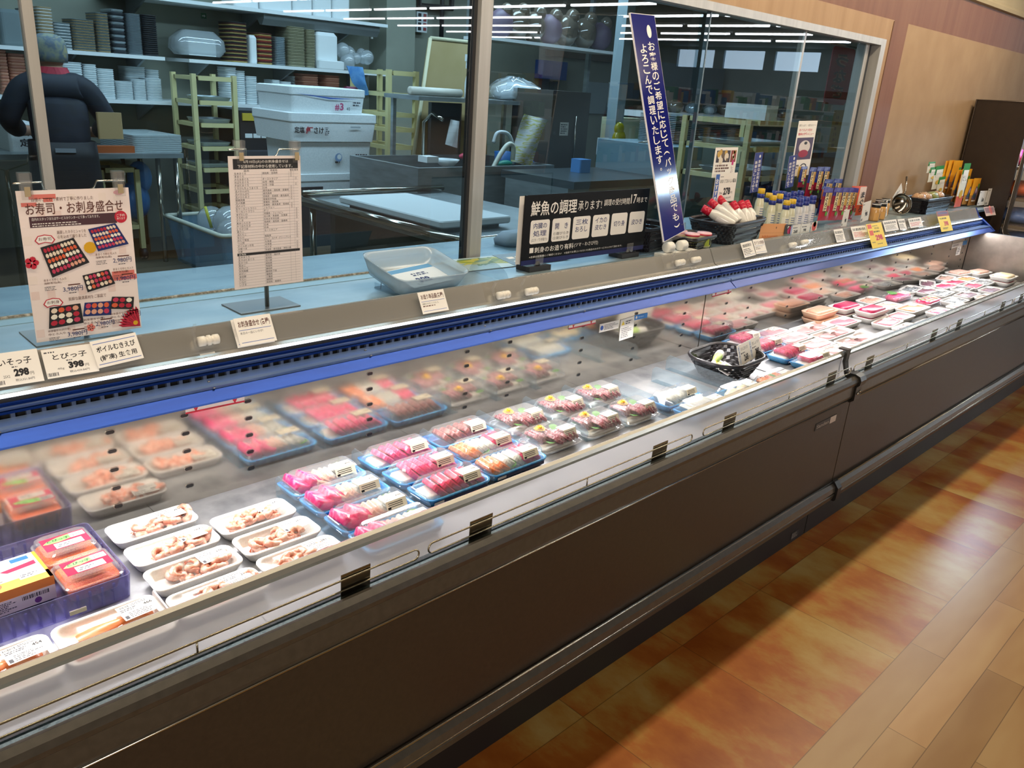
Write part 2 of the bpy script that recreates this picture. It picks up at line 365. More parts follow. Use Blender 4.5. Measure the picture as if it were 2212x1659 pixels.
# ================================================================ THE TWO OPEN DISPLAY CASES
ZD = .575; YM = 1.667
def frost():
    m = bpy.data.materials.new('fogged_front_glass'); m.use_nodes = True; nt = m.node_tree; L = nt.links; nt.nodes.remove(nt.nodes['Principled BSDF'])
    out = nt.nodes['Material Output']; rf = nd(nt, 'ShaderNodeBsdfRefraction'); rf.inputs['Roughness'].default_value = .28; rf.inputs['IOR'].default_value = 1.06
    tl = nd(nt, 'ShaderNodeBsdfTranslucent'); tl.inputs[0].default_value = lin('#e8e4e4'); gl = nd(nt, 'ShaderNodeBsdfGlossy'); gl.inputs['Roughness'].default_value = .15
    df = nd(nt, 'ShaderNodeBsdfDiffuse'); df.inputs[0].default_value = lin('#d8dade')
    a = nd(nt, 'ShaderNodeMixShader'); a.inputs[0].default_value = .2; b = nd(nt, 'ShaderNodeMixShader'); b.inputs[0].default_value = .06; c = nd(nt, 'ShaderNodeMixShader'); c.inputs[0].default_value = .05
    L.new(rf.outputs[0], a.inputs[1]); L.new(tl.outputs[0], a.inputs[2]); L.new(a.outputs[0], c.inputs[1]); L.new(df.outputs[0], c.inputs[2])
    L.new(c.outputs[0], b.inputs[1]); L.new(gl.outputs[0], b.inputs[2]); L.new(b.outputs[0], out.inputs[0]); return m
FROST = frost()
LEDGE = noise_mat('air_return_ledge', ['#6f8592', '#8fa6b3', '#5d717d'], (120, 120, 120), .35, .3, 3)
def case(x0, x1, label, right_end):
    c = thing('display_case', label, 'display case', ((x0+x1)/2, 1.35, 0)); ox, oy = (x0+x1)/2, 1.35
    def P(b, name):
        o = b.build(name, c); o.location = (-ox, -oy, 0); return o
    e = .0015; a, z = x0+e, x1-e
    P(MB().box(a, z, 1.09, 1.95, 0, .19, BLACK), 'kickplate')
    P(MB().prism([(1.035, .19), (1.03, .25), (1.03, .585), (1.10, .585), (1.10, .19)], a, z, PANEL), 'front_panel')
    b = MB(); b.prism([(1.035, .176), (1.012, .186), (1.006, .208), (1.012, .213), (1.006, .218), (1.008, .238), (1.022, .250), (1.034, .250), (1.05, .19)], a, z, BUMPER)
    b.tube([(a, 1.022, .250), (z, 1.022, .250)], .004, CHROME, 6); b.tube([(a, 1.009, .213), (z, 1.009, .213)], .0025, CHROME, 6); P(b, 'lower_bumper')
    b = MB(); b.prism([(1.034, .572), (1.022, .580), (1.018, .592), (1.018, .628), (1.012, .634), (1.008, .646), (1.012, .657), (1.024, .663), (1.034, .660), (1.042, .648), (1.042, .585)], a, z, BUMPER)
    b.tube([(a, 1.021, .579), (z, 1.021, .579)], .0032, CHROME, 6); P(b, 'upper_bumper')
    b = MB(); b.prism([(1.043, .648), (1.058, .646), (1.06, .60), (1.043, .60)], a, z, LEDGE); b.prism([(1.068, .642), (1.088, .634), (1.10, .60), (1.068, .60)], a, z, LEDGE)
    b.box(a, z, 1.0585, 1.0675, .60, .625, BLACK); P(b, 'air_return_ledge')
    P(MB().box(a, z, 1.088, 1.094, .628, .716, FROST), 'front_glass')
    b = MB(); b.prism([(1.082, .714), (1.080, .722), (1.084, .730), (1.091, .7335), (1.098, .730), (1.101, .722), (1.099, .714)], a, z, RAILM); P(b, 'top_rail')
    # deck, mirror-bright back panel with rows of slots
    b = MB(); n = int((x1-x0)/.61); wdt = (x1-x0-.004)/n
    for i in range(n): b.box(a+i*wdt, a+(i+1)*wdt-.0015, 1.10, YM+.002, ZD-.02, ZD, STEELD)
    P(b, 'deck')
    P(MB().box(a, z, 1.10, 1.106, .59, .62, STEELD), 'deck_front_lip')
    P(MB().box(a, z, YM, YM+.003, ZD-.005, .87, MIRROR), 'back_panel')
    xs = []; hb = MB(); ring = lambda rr_, yy: [(rr_*math.cos(t)+(.004 if math.cos(t) > 0 else -.004), yy, rr_*.9*math.sin(t)) for t in [2*math.pi*j/14 for j in range(14)]]
    hb.loft([ring(.0062, -.0002), ring(.0062, -.0012), ring(.0046, -.0012)], STEEL, False, False); hb.add(ring(.0048, -.0009), [tuple(range(14))], BLACK); hm = hb.mesh('slot')
    for q in HOLES:
        if x0+.02 < q < x1-.02: xs.append(q)
    for q in xs:
        for r in range(5):
            inst('slot', hm, c, (q-ox, YM-oy, .618+.0435*r))
    # canopy
    b = MB(); b.prism([(1.632, .925), (1.648, .931), (1.652, .936), (1.680, .986), (1.684, .987), (1.6845, .845), (1.665, .845), (1.632, .90)], a, z, RAILM); P(b, 'price_rail_face')
    b = MB(); b.prism([(1.541, .859), (1.544, .8615), (1.568, .879), (1.572, .882), (1.664, .882), (1.664, .862), (1.56, .855)], a, z, BLUESTEEL); P(b, 'canopy_front')
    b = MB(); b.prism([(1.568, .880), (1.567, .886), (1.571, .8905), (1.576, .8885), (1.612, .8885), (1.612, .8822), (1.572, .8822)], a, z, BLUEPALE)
    s_ = random.Random(3)
    for xx in [x0+.35+.40*i for i in range(int((x1-x0)/.40))]:
        for yy, zz in ((1.592, .8892), (1.5675, .8825)): b.lathe([(.0001, 0), (.0035, 0), (.0028, .0012), (.0001, .0014)], STEEL, (xx, yy, zz), 8)
    P(b, 'canopy_lip')
    b = MB(); b.box(a, z, 1.622, 1.63, .8825, .898, BLACK); q = a
    while q < z-.03: b.box(q, q+.0075, 1.612, 1.621, .8825, .8965, pm('#5d6a86', .4, .5)); q += .0262
    b.prism([(1.612, .8965), (1.612, .8995), (1.632, .9015), (1.632, .8965)], a, z, BLUESTEEL); P(b, 'air_outlet_grille')
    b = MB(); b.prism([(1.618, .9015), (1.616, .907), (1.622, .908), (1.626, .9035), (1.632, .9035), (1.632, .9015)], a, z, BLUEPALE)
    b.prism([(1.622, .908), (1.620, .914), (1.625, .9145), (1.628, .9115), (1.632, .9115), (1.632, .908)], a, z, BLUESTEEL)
    b.box(a, z, 1.628, 1.632, .9145, .922, DARK); P(b, 'canopy_channel')
    P(MB().prism([(1.6315, .9215), (1.6245, .9235), (1.6255, .9275), (1.634, .9275)], a, z, led_mat('led_strip_glow', (.80, .88, 1), 2.2)), 'led_strip')
    if right_end:
        b = MB(); b.prism([(1.10, .45), (1.10, .74), (1.35, .845), (1.664, .845), (1.664, .45)], x1-.004, x1+.035, noise_mat('end_panel_steel', ['#847d76', '#938b83'], (6, 20, 20), .34, .9)); P(b, 'end_panel')
        P(MB().prism([(1.54, .859), (1.57, .884), (1.632, .926), (1.652, .936), (1.684, .987), (1.684, .84), (1.56, .85)], x1-.001, x1+.03, BLUESTEEL), 'canopy_end_plate')
    return c
HOLES = [-.62, -.2, .17, .515, .672, .823, 1.166, 1.506, 1.68, 2.02, 2.31, 2.62, 2.92, 3.10, 3.46, 3.78, 3.96, 4.32, 4.66, 4.84, 5.2, 5.52, 5.76]
case_a = case(-.85, 2.752, 'long open chilled case in dark brown with steel deck, holding prawns and sashimi packs', False)
case_b = case(2.755, 5.85, 'open chilled case beyond the strapped joint, full of white fish trays', True)
tag(MB().box(-.85, 5.85, 1.6855, 1.998, .952, .966, COUNTER).box(5.85, 6.28, 1.6855, 1.998, .952, .966, COUNTER).box(-1.2, 4.7, 2.005, 2.30, .93, .9655, COUNTER).build('counter_top'), 'pale blue steel counter shelf behind the price rail, running under the window', 'counter')
struct(MB().box(-1.2, 4.7, 2.000, 2.008, .964, .972, noise_mat('old_caulk', ['#b9b2a0', '#6e6656', '#cfc8b6'], (60, 60, 60), .8)).build('trim_3'))
struct(MB().box(-.85, 5.85, 1.95, 2.0, .966, .9675, pm('#8fb0bf', .4, .4)).build('trim_4'))
# joint straps of the two cases
j = thing('joint_strap', 'dark steel strap clamped over the bumpers where the two cases meet', 'strap', (2.755, 1.03, .4))
prof = [(1.0, .188), (.999, .24), (1.015, .257)]
j1 = MB(); j1.loft([[(x, y, z) for y, z in ((1.004, .182), (.998, .19), (.997, .235), (1.014, .256), (1.022, .256), (1.022, .182))] for x in (-.016, .016)], BLACK); o = j1.build('lower_clip', j); o.location = (0, -1.03, -.4)
j2 = MB(); j2.loft([[(x, y, z) for y, z in ((1.024, .565), (1.010, .576), (1.010, .625), (1.001, .634), (.999, .65), (1.006, .664), (1.024, .670), (1.06, .668), (1.06, .652), (1.03, .64), (1.03, .565))] for x in (-.022, .022)], pm('#34322f', .3, .6)); o = j2.build('upper_clip', j); o.location = (0, -1.03, -.4)
j3 = MB(); [j3.lathe([(.0001, .004), (.004, .003), (.005, 0)], CHROME, T=Matrix.Translation((x, 1.009, z)) @ Matrix.Rotation(math.pi/2, 4, 'X'), n=8) for x, z in ((-.008, .60), (.01, .605))]; o = j3.build('screws', j); o.location = (0, -1.03, -.4)
b = MB(); b.loft([[(x, y, z) for y, z in ((1.060, .655), (1.066, .655), (1.082, .70), (1.078, .738), (1.104, .738), (1.104, .744), (1.07, .744), (1.072, .70))] for x in (2.742, 2.768)], pm('#3a3835', .35, .6)); tag(b.build('rail_post'), 'flat dark post carrying the front rail at the case joint', 'post')
# wire price guards on little steel plates
GUARD = [(-.06, .846), (.869, 1.765), (1.818, 2.739), (2.763, 3.679), (3.70, 4.60), (4.625, 5.55)]
GL = ['beside the salmon trays', 'below the tuna slices and bonito', 'between the squid packs and the joint post', 'first beyond the joint post', 'second beyond the joint post', 'farthest, toward the case end']
for (x0, x1), lb in zip(GUARD, GL):
    t = thing('wire_price_guard', 'looped steel wire guard on the case front, '+lb, 'wire guard', ((x0+x1)/2, 1.045, .65), 0, 'wire guards on the case front')
    L_ = (x1-x0)/2; r = .011; pts = []
    for i in range(9):
        a = -math.pi/2+math.pi*i/8; pts.append((L_-r+r*math.cos(a), 0, .0285+r*math.sin(a)))
    for i in range(9):
        a = math.pi/2+math.pi*i/8; pts.append((-L_+r+r*math.cos(a), 0, .0285+r*math.sin(a)))
    MB().tube(pts, .0019, pm('#a8a08c', .22, 1), 8, True).build('wire_loop', t)
    MB().tube([(.02, 0, .0175), (.02, 0, .0395)], .0017, pm('#a8a08c', .22, 1), 6).build('wire_tie', t)
    for s in (-1, 1):
        MB().prism([(.004, -.004), (.0025, .048), (.004, .048), (.0055, -.004)], s*(L_-.14)-.031, s*(L_-.14)+.031, noise_mat('guard_plate', ['#7d776a', '#8c8576'], (30, 30, 60), .25, 1) if 'guard_plate' not in bpy.data.materials else bpy.data.materials['guard_plate']).build('plate', t)
# ================================================================ PACKS OF FISH
def food(name, cols, sc=(60, 60, 60), rough=.28, lo=.35, hi=.65, bump=.2): return noise_mat(name, cols, sc, rough, 0, 4, bump, 'Object', lo, hi)
SHRIMP = food('prawn_flesh', ['#d4846a', '#e4a58f', '#edc8b8'], (90, 90, 90)); TUNA = food('tuna_flesh', ['#c01048', '#dc2462', '#e64f80'], (30, 90, 60))
TUNAP = food('pink_tuna_flesh', ['#d8286a', '#e6457f', '#ee7ba0'], (30, 120, 60)); MAG = food('deep_red_tuna', ['#a60f4a', '#bb1c58'], (50, 50, 50))
WFISH = food('white_fish', ['#d4a898', '#dfc0b2', '#cf968c'], (40, 90, 60)); SQUID = food('squid_flesh', ['#c6cac4', '#d8d9d2'], (50, 50, 50))
SALM = food('salmon_flesh', ['#ee7a3c', '#f4935a', '#f9b487'], (20, 160, 60)); BONITO = food('bonito_flesh', ['#7c3a40', '#9c5a58', '#b98480'], (40, 80, 60))
SCAL = food('scallop_flesh', ['#f0dcae', '#f7ead0'], (40, 40, 40)); LEAF = food('shiso_leaf', ['#3f7d2c', '#5a9a3c'], (80, 80, 80), .5); CHRYS = food('chrysanthemum', ['#f2b90c', '#f9d33a'], (200, 200, 200), .6)
HMACK = food('horse_mackerel', ['#8f2a40', '#c08d90', '#7a2038'], (60, 140, 60)); PINKF = food('pale_pink_fillet', ['#d7929b', '#e2a9ae'], (25, 60, 40)); SILV = food('silver_fish_skin', ['#6c7680', '#aab2b8', '#4d565e'], (20, 90, 40), .2)
ROE = food('orange_roe', ['#e8501c', '#f57a32', '#d93a12'], (350, 350, 350), .2, bump=.8); DAIK = food('shredded_daikon', ['#f1f0ea', '#fbfaf6'], (250, 60, 100), .5, bump=.7)
PURP = food('dark_purple_fish', ['#5a3148', '#7a4860', '#8d7a88'], (30, 80, 40)); PEACH = food('peach_mince', ['#e0987c', '#eaae92', '#e8a688'], (120, 120, 120))
BLUET = noise_mat('blue_sashimi_tray', ['#2f8fdc', '#5fb4ee', '#2a76c8'], (35, 35, 20), .22, 0, 3); NAVY = pm('#16234f', .25); STICK = pm('#f7f4ec', .55); YST = pm('#f3ecd8', .55); GREY = pm('#3f3f48', .6)
ME = {}
def foam(w, d, h, mat=FOAM, r=.018, bend=0):
    k = ('foam', w, d, h, mat.name, bend)
    if k not in ME:
        b = MB(); W_ = .011
        b.loft([rr(w*.86, d*.80, r, 0), rr(w*.93, d*.90, r, h*.45), rr(w, d, r*1.1, h-.0025, bend=bend), rr(w, d, r*1.1, h, bend=bend), rr(w-W_, d-W_, r*.95, h, bend=bend), rr(w-W_-.004, d-W_-.004, r*.9, h-.004, bend=bend*.8), rr(w*.85-W_, d*.79-W_*.6, r*.8, .005)], mat, True, True, True)
        ME[k] = b.mesh('tray')
    return ME[k]
def dome(w, d, h0, h1, r=.012):
    k = ('dome', w, d, h0, h1)
    if k not in ME:
        b = MB(); b.loft([rr(w, d, r, h0), rr(w*.985, d*.97, r, h0+.001), rr(w*.93, d*.86, r, h0+.006), rr(w*.80, d*.68, r, h1-.004), rr(w*.77, d*.62, r, h1), ], LID, False, True, False)
        ME[k] = b.mesh('lid')
    return ME[k]
def film(w, d, z, sag=.002):
    k = ('film', w, d, z)
    if k not in ME:
        b = MB(); b.loft([rr(w*.995, d*.99, .018, z), rr(w*.9, d*.85, .015, z+.0008), rr(w*.5, d*.4, .01, z-sag)], FILM, False, True, True); ME[k] = b.mesh('wrap_film')
    return ME[k]
def sticker(w, h, price, base=STICK, big=False):
    k = ('st', w, h, price, base.name)
    if k not in ME:
        c = Card(w, h, base, .0003); R = sum(map(ord, price))
        c.bars(w*.05, h*.80, w*.30, h*.14, 12, INK, R); c.fine(w*.40, h*.80, w*.52, h*.16, 2, GREY, .5, R+1); c.fine(w*.05, h*.56, w*.6, h*.2, 2, GREY, .5, R+2)
        c.rect(w*.05, h*.06, w*.10, h*.22, GREY); c.fine(w*.2, h*.06, w*.7, h*.40, 4, GREY, .4, R+3)
        c.text(price, w*.70, h*.56, w*.24, h*.17, INK, .03); ME[k] = c.mesh('price_sticker')
    return ME[k]
def bent_sticker(w, h, drop, price):      # label folded over the lid's front edge
    k = ('bst', w, h, drop, price)
    if k not in ME:
        c = Card(w, h, YST, .0003); c.fine(w*.08, h*.62, w*.72, h*.2, 2, GREY, .45, 5); c.text(price, w*.66, h*.34, w*.28, h*.24, INK, .03); c.fine(w*.08, h*.1, w*.4, h*.34, 2, GREY, .4, 8)
        dd = drop; c.box(0, w, -.0003, 0, -dd, 0, YST, Matrix.Rotation(math.radians(-28), 4, 'X'))
        T = Matrix.Rotation(math.radians(90-28), 4, 'X'); f = MB()
        for i in range(3): c.add([T @ Vector(q) for q in ((w*.1, -dd*(.25+.22*i), .0005), (w*.8, -dd*(.25+.22*i), .0005), (w*.8, -dd*(.33+.22*i), .0005), (w*.1, -dd*(.33+.22*i), .0005))], [(3, 2, 1, 0), (0, 1, 2, 3)], GREY)
        c.add([T @ Vector(q) for q in ((w*.05, -dd*.7, .0006), (w*.2, -dd*.7, .0006), (w*.2, -dd*.95, .0006), (w*.05, -dd*.95, .0006))], [(3, 2, 1, 0), (0, 1, 2, 3)], INK)
        ME[k] = c.mesh('price_sticker')
    return ME[k]
def prawn(i):
    if ('pr', i) not in ME:
        b = MB(); R = .0115+.0015*i; n = 13; a0, a1 = (-.3, 4.4-.35*i); pts = []; rad = []
        for q in range(n):
            t = q/(n-1); a = a0+(a1-a0)*t; rr_ = R*(1-.12*t); pts.append((rr_*math.cos(a), rr_*math.sin(a), .004*math.sin(t*3)+.001*(q % 2))); rad.append(.0066*(1-t)**.55+.0016+(.0005 if q % 2 else 0))
        b.tube(pts, rad, SHRIMP, 9)
        p = Vector(pts[-1]); d = (p-Vector(pts[-2])).normalized(); s = d.cross(Vector((0, 0, 1)))
        for sg in (-1, 1): b.add([p-d*.002, p+d*.007+s*sg*.006, p+d*.009+s*sg*.001], [(0, 1, 2), (2, 1, 0)], SALM)
        ME[('pr', i)] = b.mesh('prawn')
    return ME[('pr', i)]
def slices(mat, n, x0, x1, w, hgt, z, tilt=.5, th=.008, cy=0, seed=0, fold=False):
    """overlapping slices leaning on each other along x"""
    R = random.Random(seed+n); b = MB()
    for i in range(n):
        cx = x0+(x1-x0)*(i+.5)/n; T = Matrix.Translation((cx, cy+R.uniform(-.003, .003), z+hgt*.42)) @ Matrix.Rotation(R.uniform(-.12, .12), 4, 'Z') @ Matrix.Rotation(tilt+R.uniform(-.1, .1), 4, 'Y')
        hx, hy = hgt*.75, w/2; rings = []
        for zz, s in ((-th/2, .94), (-th*.3, 1), (th*.35, .99), (th/2, .92)):
            rings.append([T @ Vector((x*1.0, y, zz+.006*math.cos(y/hy*1.4)+(.5*abs(x)**1.3 if fold else 0))) for x, y, _ in rr(hx*2*s, hy*2*s, min(hx, hy)*.55*s, 0, 3)])
        b.loft(rings, mat, smooth=fold)
    return b
def block(mat, w, d, h, z, cx=0, cy=0, seed=0):
    R = random.Random(seed); b = MB(); rings = []
    for t, s in ((0, .93), (.25, 1), (.7, .985), (.92, .93), (1, .84)):
        rings.append([(x+R.uniform(-.0012, .0012), y+R.uniform(-.0012, .0012), z+h*t) for x, y, _ in rr(w*s, d*s, d*.22, 0, 3, cx, cy)])
    return b.loft(rings, mat, smooth=True)
def leaf(cx, cy, z, L_, rz, tilt=.5, mat=None):
    b = MB(); n = 14; pts = []
    T = Matrix.Translation((cx, cy, z)) @ Matrix.Rotation(rz, 4, 'Z') @ Matrix.Rotation(-tilt, 4, 'Y')
    for i in range(n+1):
        t = i/n; wd_ = L_*.42*math.sin(math.pi*min(1, t*1.02))**.8*(1+.18*(i % 2)); pts.append((t*L_, wd_))
    vs = [T @ Vector((x, y, .12*y)) for x, y in pts]+[T @ Vector((x, -y, .12*y)) for x, y in pts[::-1]]
    m = len(vs)
    fs = [(i, i+1, m-2-i, m-1-i) for i in range(n)]
    return b.add(vs, fs, mat or LEAF)
def flower(b, cx, cy, z, r):
    for k in range(3):
        n = 12-2*k
        for i in range(n):
            a = 2*math.pi*i/n+k*.3; q = r*(1-.27*k)
            p = Vector((cx, cy, z+.002*k)); e = p+Vector((math.cos(a)*q, math.sin(a)*q, .003+.003*k)); s = Vector((-math.sin(a), math.cos(a), 0))*q*.24
            b.add([p, p+(e-p)*.6+s, e, p+(e-p)*.6-s], [(0, 1, 2, 3)], CHRYS)
    b.ball((cx, cy, z+.006), r*.35, CHRYS, 8, (1, 1, .6)); return b
PACKS = []
def base_pack(name, label, x, y, cat='fish pack', rz=0, group=None, z=ZD):
    t = thing(name, label, cat, (x, y, z+.0006), rz, group); PACKS.append(t); return t
def pack_prawn(x, y, label, price, dense=0, rz=0):
    t = base_pack('prawn_tray', label, x, y, 'prawn tray', rz, 'foam trays of peeled prawns'); R = random.Random(int(x*971+y*577))
    inst('tray', foam(.176, .086, .024), t)
    for i in range(13+dense*4):
        q = i % (10+dense*4)
        px_ = (.0-.052)+(q % 5)*.021+R.uniform(-.006, .006) if dense else -.035+(q % 5)*.024+R.uniform(-.007, .007)
        py_ = R.uniform(-.02, .016); lay = 0 if i < 8 else 1
        inst('prawn', prawn(i % 3), t, (px_+.008, py_, .0125+.007*lay), (R.uniform(-.35, .35), R.uniform(-.35, .35), R.uniform(0, 6.28)), R.uniform(.92, 1.1))
    inst('wrap_film', film(.172, .082, .0245), t)
    inst('price_sticker', sticker(.056, .042, price), t, (.016, -.010, .0285), (0, 0, math.radians(3)))
    return t
def pack_blue(x, y, label, kind, price, rz=0, z=ZD, lid=True):
    t = base_pack('sashimi_pack', label, x, y, 'sashimi pack', rz, 'sashimi packs in blue trays', z); sd = int(x*100+y*1000)
    inst('tray', foam(.205, .093, .018, BLUET, .014, .007), t)
    k = ('nv',)
    if k not in ME:
        b = MB(); b.box(-.085, .085, -.0472, -.0462, .008, .0165, NAVY); b.box(-.085, -.055, -.0474, -.0470, .009, .0155, STICK); ME[k] = b.mesh('navy_band')
    inst('navy_band', ME[k], t)
    if kind == 'trio':
        inst('tuna_slices', slices(TUNAP, 2, -.090, -.02, .068, .034, .012, .35, .022, seed=sd, fold=True).mesh('tuna_slices'), t)
        inst('white_fish_slices', slices(WFISH, 3, -.025, .025, .062, .032, .011, .55, .012, -.004, seed=sd).mesh('white_fish_slices'), t)
        inst('squid_slices', slices(SQUID, 3, .02, .075, .06, .03, .011, .6, .012, seed=sd).mesh('squid_slices'), t)
        inst('leaf', leaf(.05, .018, .024, .032, .5, .25).mesh('leaf'), t)
    elif kind == 'tuna':
        inst('tuna_slices', slices(TUNA if price != '398 ' else TUNAP, 6, -.060, .078, .068, .034, .011, .7, .014, seed=sd).mesh('tuna_slices'), t)
        inst('daikon', block(DAIK, .05, .06, .018, .006, -.065, 0, sd).mesh('daikon'), t)
    elif kind == 'bonito':
        inst('bonito_slices', slices(BONITO, 6, -.07, .078, .066, .034, .011, .65, .015, seed=sd).mesh('bonito_slices'), t)
    elif kind == 'mix':
        inst('salmon_slices', slices(SALM, 3, -.09, -.035, .068, .032, .011, .5, .013, seed=sd).mesh('salmon_slices'), t)
        inst('squid_slices', slices(SQUID, 4, -.035, .035, .064, .032, .011, .6, .012, seed=sd).mesh('squid_slices'), t)
        inst('tuna_slices', slices(TUNA, 3, .025, .078, .066, .034, .011, .65, .014, seed=sd).mesh('tuna_slices'), t)
        inst('leaf', leaf(-.03, -.03, .02, .03, .3).mesh('leaf'), t)
    elif kind == 'squid':
        inst('squid_slices', slices(SQUID, 8, -.07, .07, .068, .032, .011, .5, .011, seed=sd).mesh('squid_slices'), t)
    elif kind == 'scallop':
        b = MB(); [b.ball((-.05+.033*i, .012*(i % 2)-.006, .024), .02, SCAL, 12, (1.1, 1.2, .75)) for i in range(4)]; inst('scallops', b.mesh('scallops'), t)
        inst('leaf', leaf(.05, .0, .03, .04, .2).mesh('leaf'), t)
    elif kind == 'salmon':
        inst('salmon_slices', slices(SALM, 5, -.075, .065, .068, .032, .011, .5, .013, seed=sd).mesh('salmon_slices'), t)
        inst('leaf', leaf(-.01, -.02, .034, .05, 1.2, .2).mesh('leaf'), t)
    if lid:
        inst('lid', dome(.205, .093, .0185, .052), t)
        inst('price_sticker', bent_sticker(.056, .030, .02, price), t, (.016, -.029, .0527), (0, 0, 0))
    return t
def pack_clear(x, y, label, price, sd):
    t = base_pack('chrysanthemum_pack', label, x, y, 'sashimi pack', 0, 'clear packs with a yellow chrysanthemum')
    inst('tray', foam(.172, .122, .014, LID, .02), t)
    inst('daikon', block(DAIK, .13, .085, .012, .004, 0, 0, sd).mesh('daikon'), t)
    b = slices(HMACK, 5, -.06, .012, .056, .028, .016, .6, .010, .012, sd); inst('mackerel_slices', b.mesh('mackerel_slices'), t)
    b = slices(HMACK, 5, -.02, .066, .05, .028, .016, .6, .010, -.024, sd+3); inst('mackerel_slices', b.mesh('mackerel_slices'), t)
    inst('flower', flower(MB(), -.025, .020, .0455, .019).mesh('flower'), t)
    for q, (a, c, r) in enumerate(((-.06, .015, 2.6), (-.035, -.035, 3.8), (.05, .035, .7))): inst('leaf', leaf(a*.8, c*.8, .026, .028, r, .25).mesh('leaf'), t)
    inst('lid', dome(.172, .122, .0145, .052), t)
    inst('price_sticker', bent_sticker(.05, .03, .022, price), t, (.012, -.036, .0527))
    return t
def pack_foam(x, y, label, mat, w=.19, d=.09, h=.026, two=False, rz=0, z=ZD, price='398', trace=None, cat='fish tray', st=True, tray=FOAM, group='foam fish trays', low=.6):
    t = base_pack('fish_tray', label, x, y, cat, rz, group, z); sd = int(x*313+y*711)
    inst('tray', foam(w, d, h, tray), t)
    if two:
        for s in (-1, 1): inst('fillet', block(mat, w*.30, d*.58, h*.7, .0055, s*w*.22, -.004, sd+s).mesh('fillet'), t)
    else: inst('fillet', block(mat, w*.80, d*.76, h*(low+.25), .0055, 0, -.002, sd).mesh('fillet'), t)
    inst('wrap_film', film(w*.98, d*.97, h+.0006), t)
    if st:
        inst('price_sticker', sticker(.05, .034, price), t, (w*.08 if not two else -.02, d*.04, h+.0022))
    return t
# ---- prawns, nearest the window end of the grid first
for x, y, pr, lb, dn in (
    (.553, 1.585, '265', 'peeled prawn tray tight against the steel back panel, price 265', 0), (.552, 1.478, '187', 'half-filled peeled prawn tray, price 187, second from the back panel', 0),
    (.550, 1.375, '278', 'peeled prawn tray priced 278, beside the divider plate', 0), (.550, 1.270, '274', 'peeled prawn tray priced 274, partly cut off by the front rail', 0),
    (.735, 1.487, '271', 'brightly lit prawn tray priced 271 beside the bare steel deck', 1), (.735, 1.384, '265 ', 'heaped prawn tray in the middle of the three beside the blue packs', 1),
    (.735, 1.282, '281', 'brightly lit prawn tray priced 281 touching the front rail', 1)): pack_prawn(x, y, lb, pr, dn)
for x, y, pr, lb in ((.366, 1.277, '466', 'foam tray of orange salmon fillet priced 466, below the ribbed bin'), (.186, 1.277, '454', 'foam tray of orange salmon fillet priced 454, cut by the picture edge')):
    t = base_pack('salmon_tray', lb, x, y, 'salmon tray', 0, 'foam trays of salmon fillet'); inst('tray', foam(.176, .125, .026), t)
    b = MB(); rings = []
    for i in range(11):
        q = i/10; wd_ = .024+.008*math.sin(q*5+1); rings.append([(-.07+.14*q, .004+.016*q+wd_*math.cos(a), .009+.022*max(0, math.sin(a))*(.6+.4*math.sin(q*3+.3))) for a in [2*math.pi*k/10 for k in range(10)]])
    b.loft(rings, SALM, smooth=True); b.build('salmon_fillet', t); inst('wrap_film', film(.172, .12, .0266), t)
    inst('price_sticker', sticker(.062, .046, pr), t, (.018, -.006, .0345), (0, 0, .06))
rows = ('against the back panel', 'second from the back panel', 'third from the back panel', 'at the front rail')
for i, y in enumerate((1.553, 1.452, 1.347, 1.252)): pack_blue(.950, y, f'blue pack of tuna, white fish and squid, price 498, {rows[i]}', 'trio', '498')
for i, y in enumerate((1.557, 1.450, 1.347)): pack_blue(1.180, y, 'blue sashimi pack of red tuna slices priced 398, '+('closest to the back panel', 'in the middle of the three', 'nearest the front rail')[i], 'tuna', '398 ' if i < 2 else '398')
pack_blue(1.395, 1.563, 'blue pack of brown seared bonito slices beside the clear flower packs', 'bonito', '298')
pack_blue(1.390, 1.455, 'blue pack with salmon, squid and tuna, directly before the bonito pack', 'mix', '498'); pack_blue(1.390, 1.352, 'blue pack with orange salmon at its end, nearest the rail of the two mixed packs', 'mix', '498 ')
for i, (x, y) in enumerate(((1.605, 1.535), (1.59, 1.392), (1.785, 1.535), (1.775, 1.385), (1.962, 1.535), (1.95, 1.380))):
    pack_clear(x, y, f'clear mackerel pack with yellow chrysanthemum, {("first","second","third")[i//2]} pair from the blue packs, {("by the back panel","on the rail side")[i%2]}', ('398', '380')[i % 2], 40+i)
pack_blue(2.170, 1.372, 'blue pack of white squid strips standing alone on bare deck', 'squid', '298'); pack_blue(2.170, 1.268, 'blue pack of white squid strips by the front rail', 'squid', '298 ')
pack_blue(2.392, 1.270, 'blue pack of cream scallops at the front rail', 'scallop', '398'); pack_blue(2.615, 1.255, 'blue pack of orange salmon slices with green leaf at the front rail', 'salmon', '398')
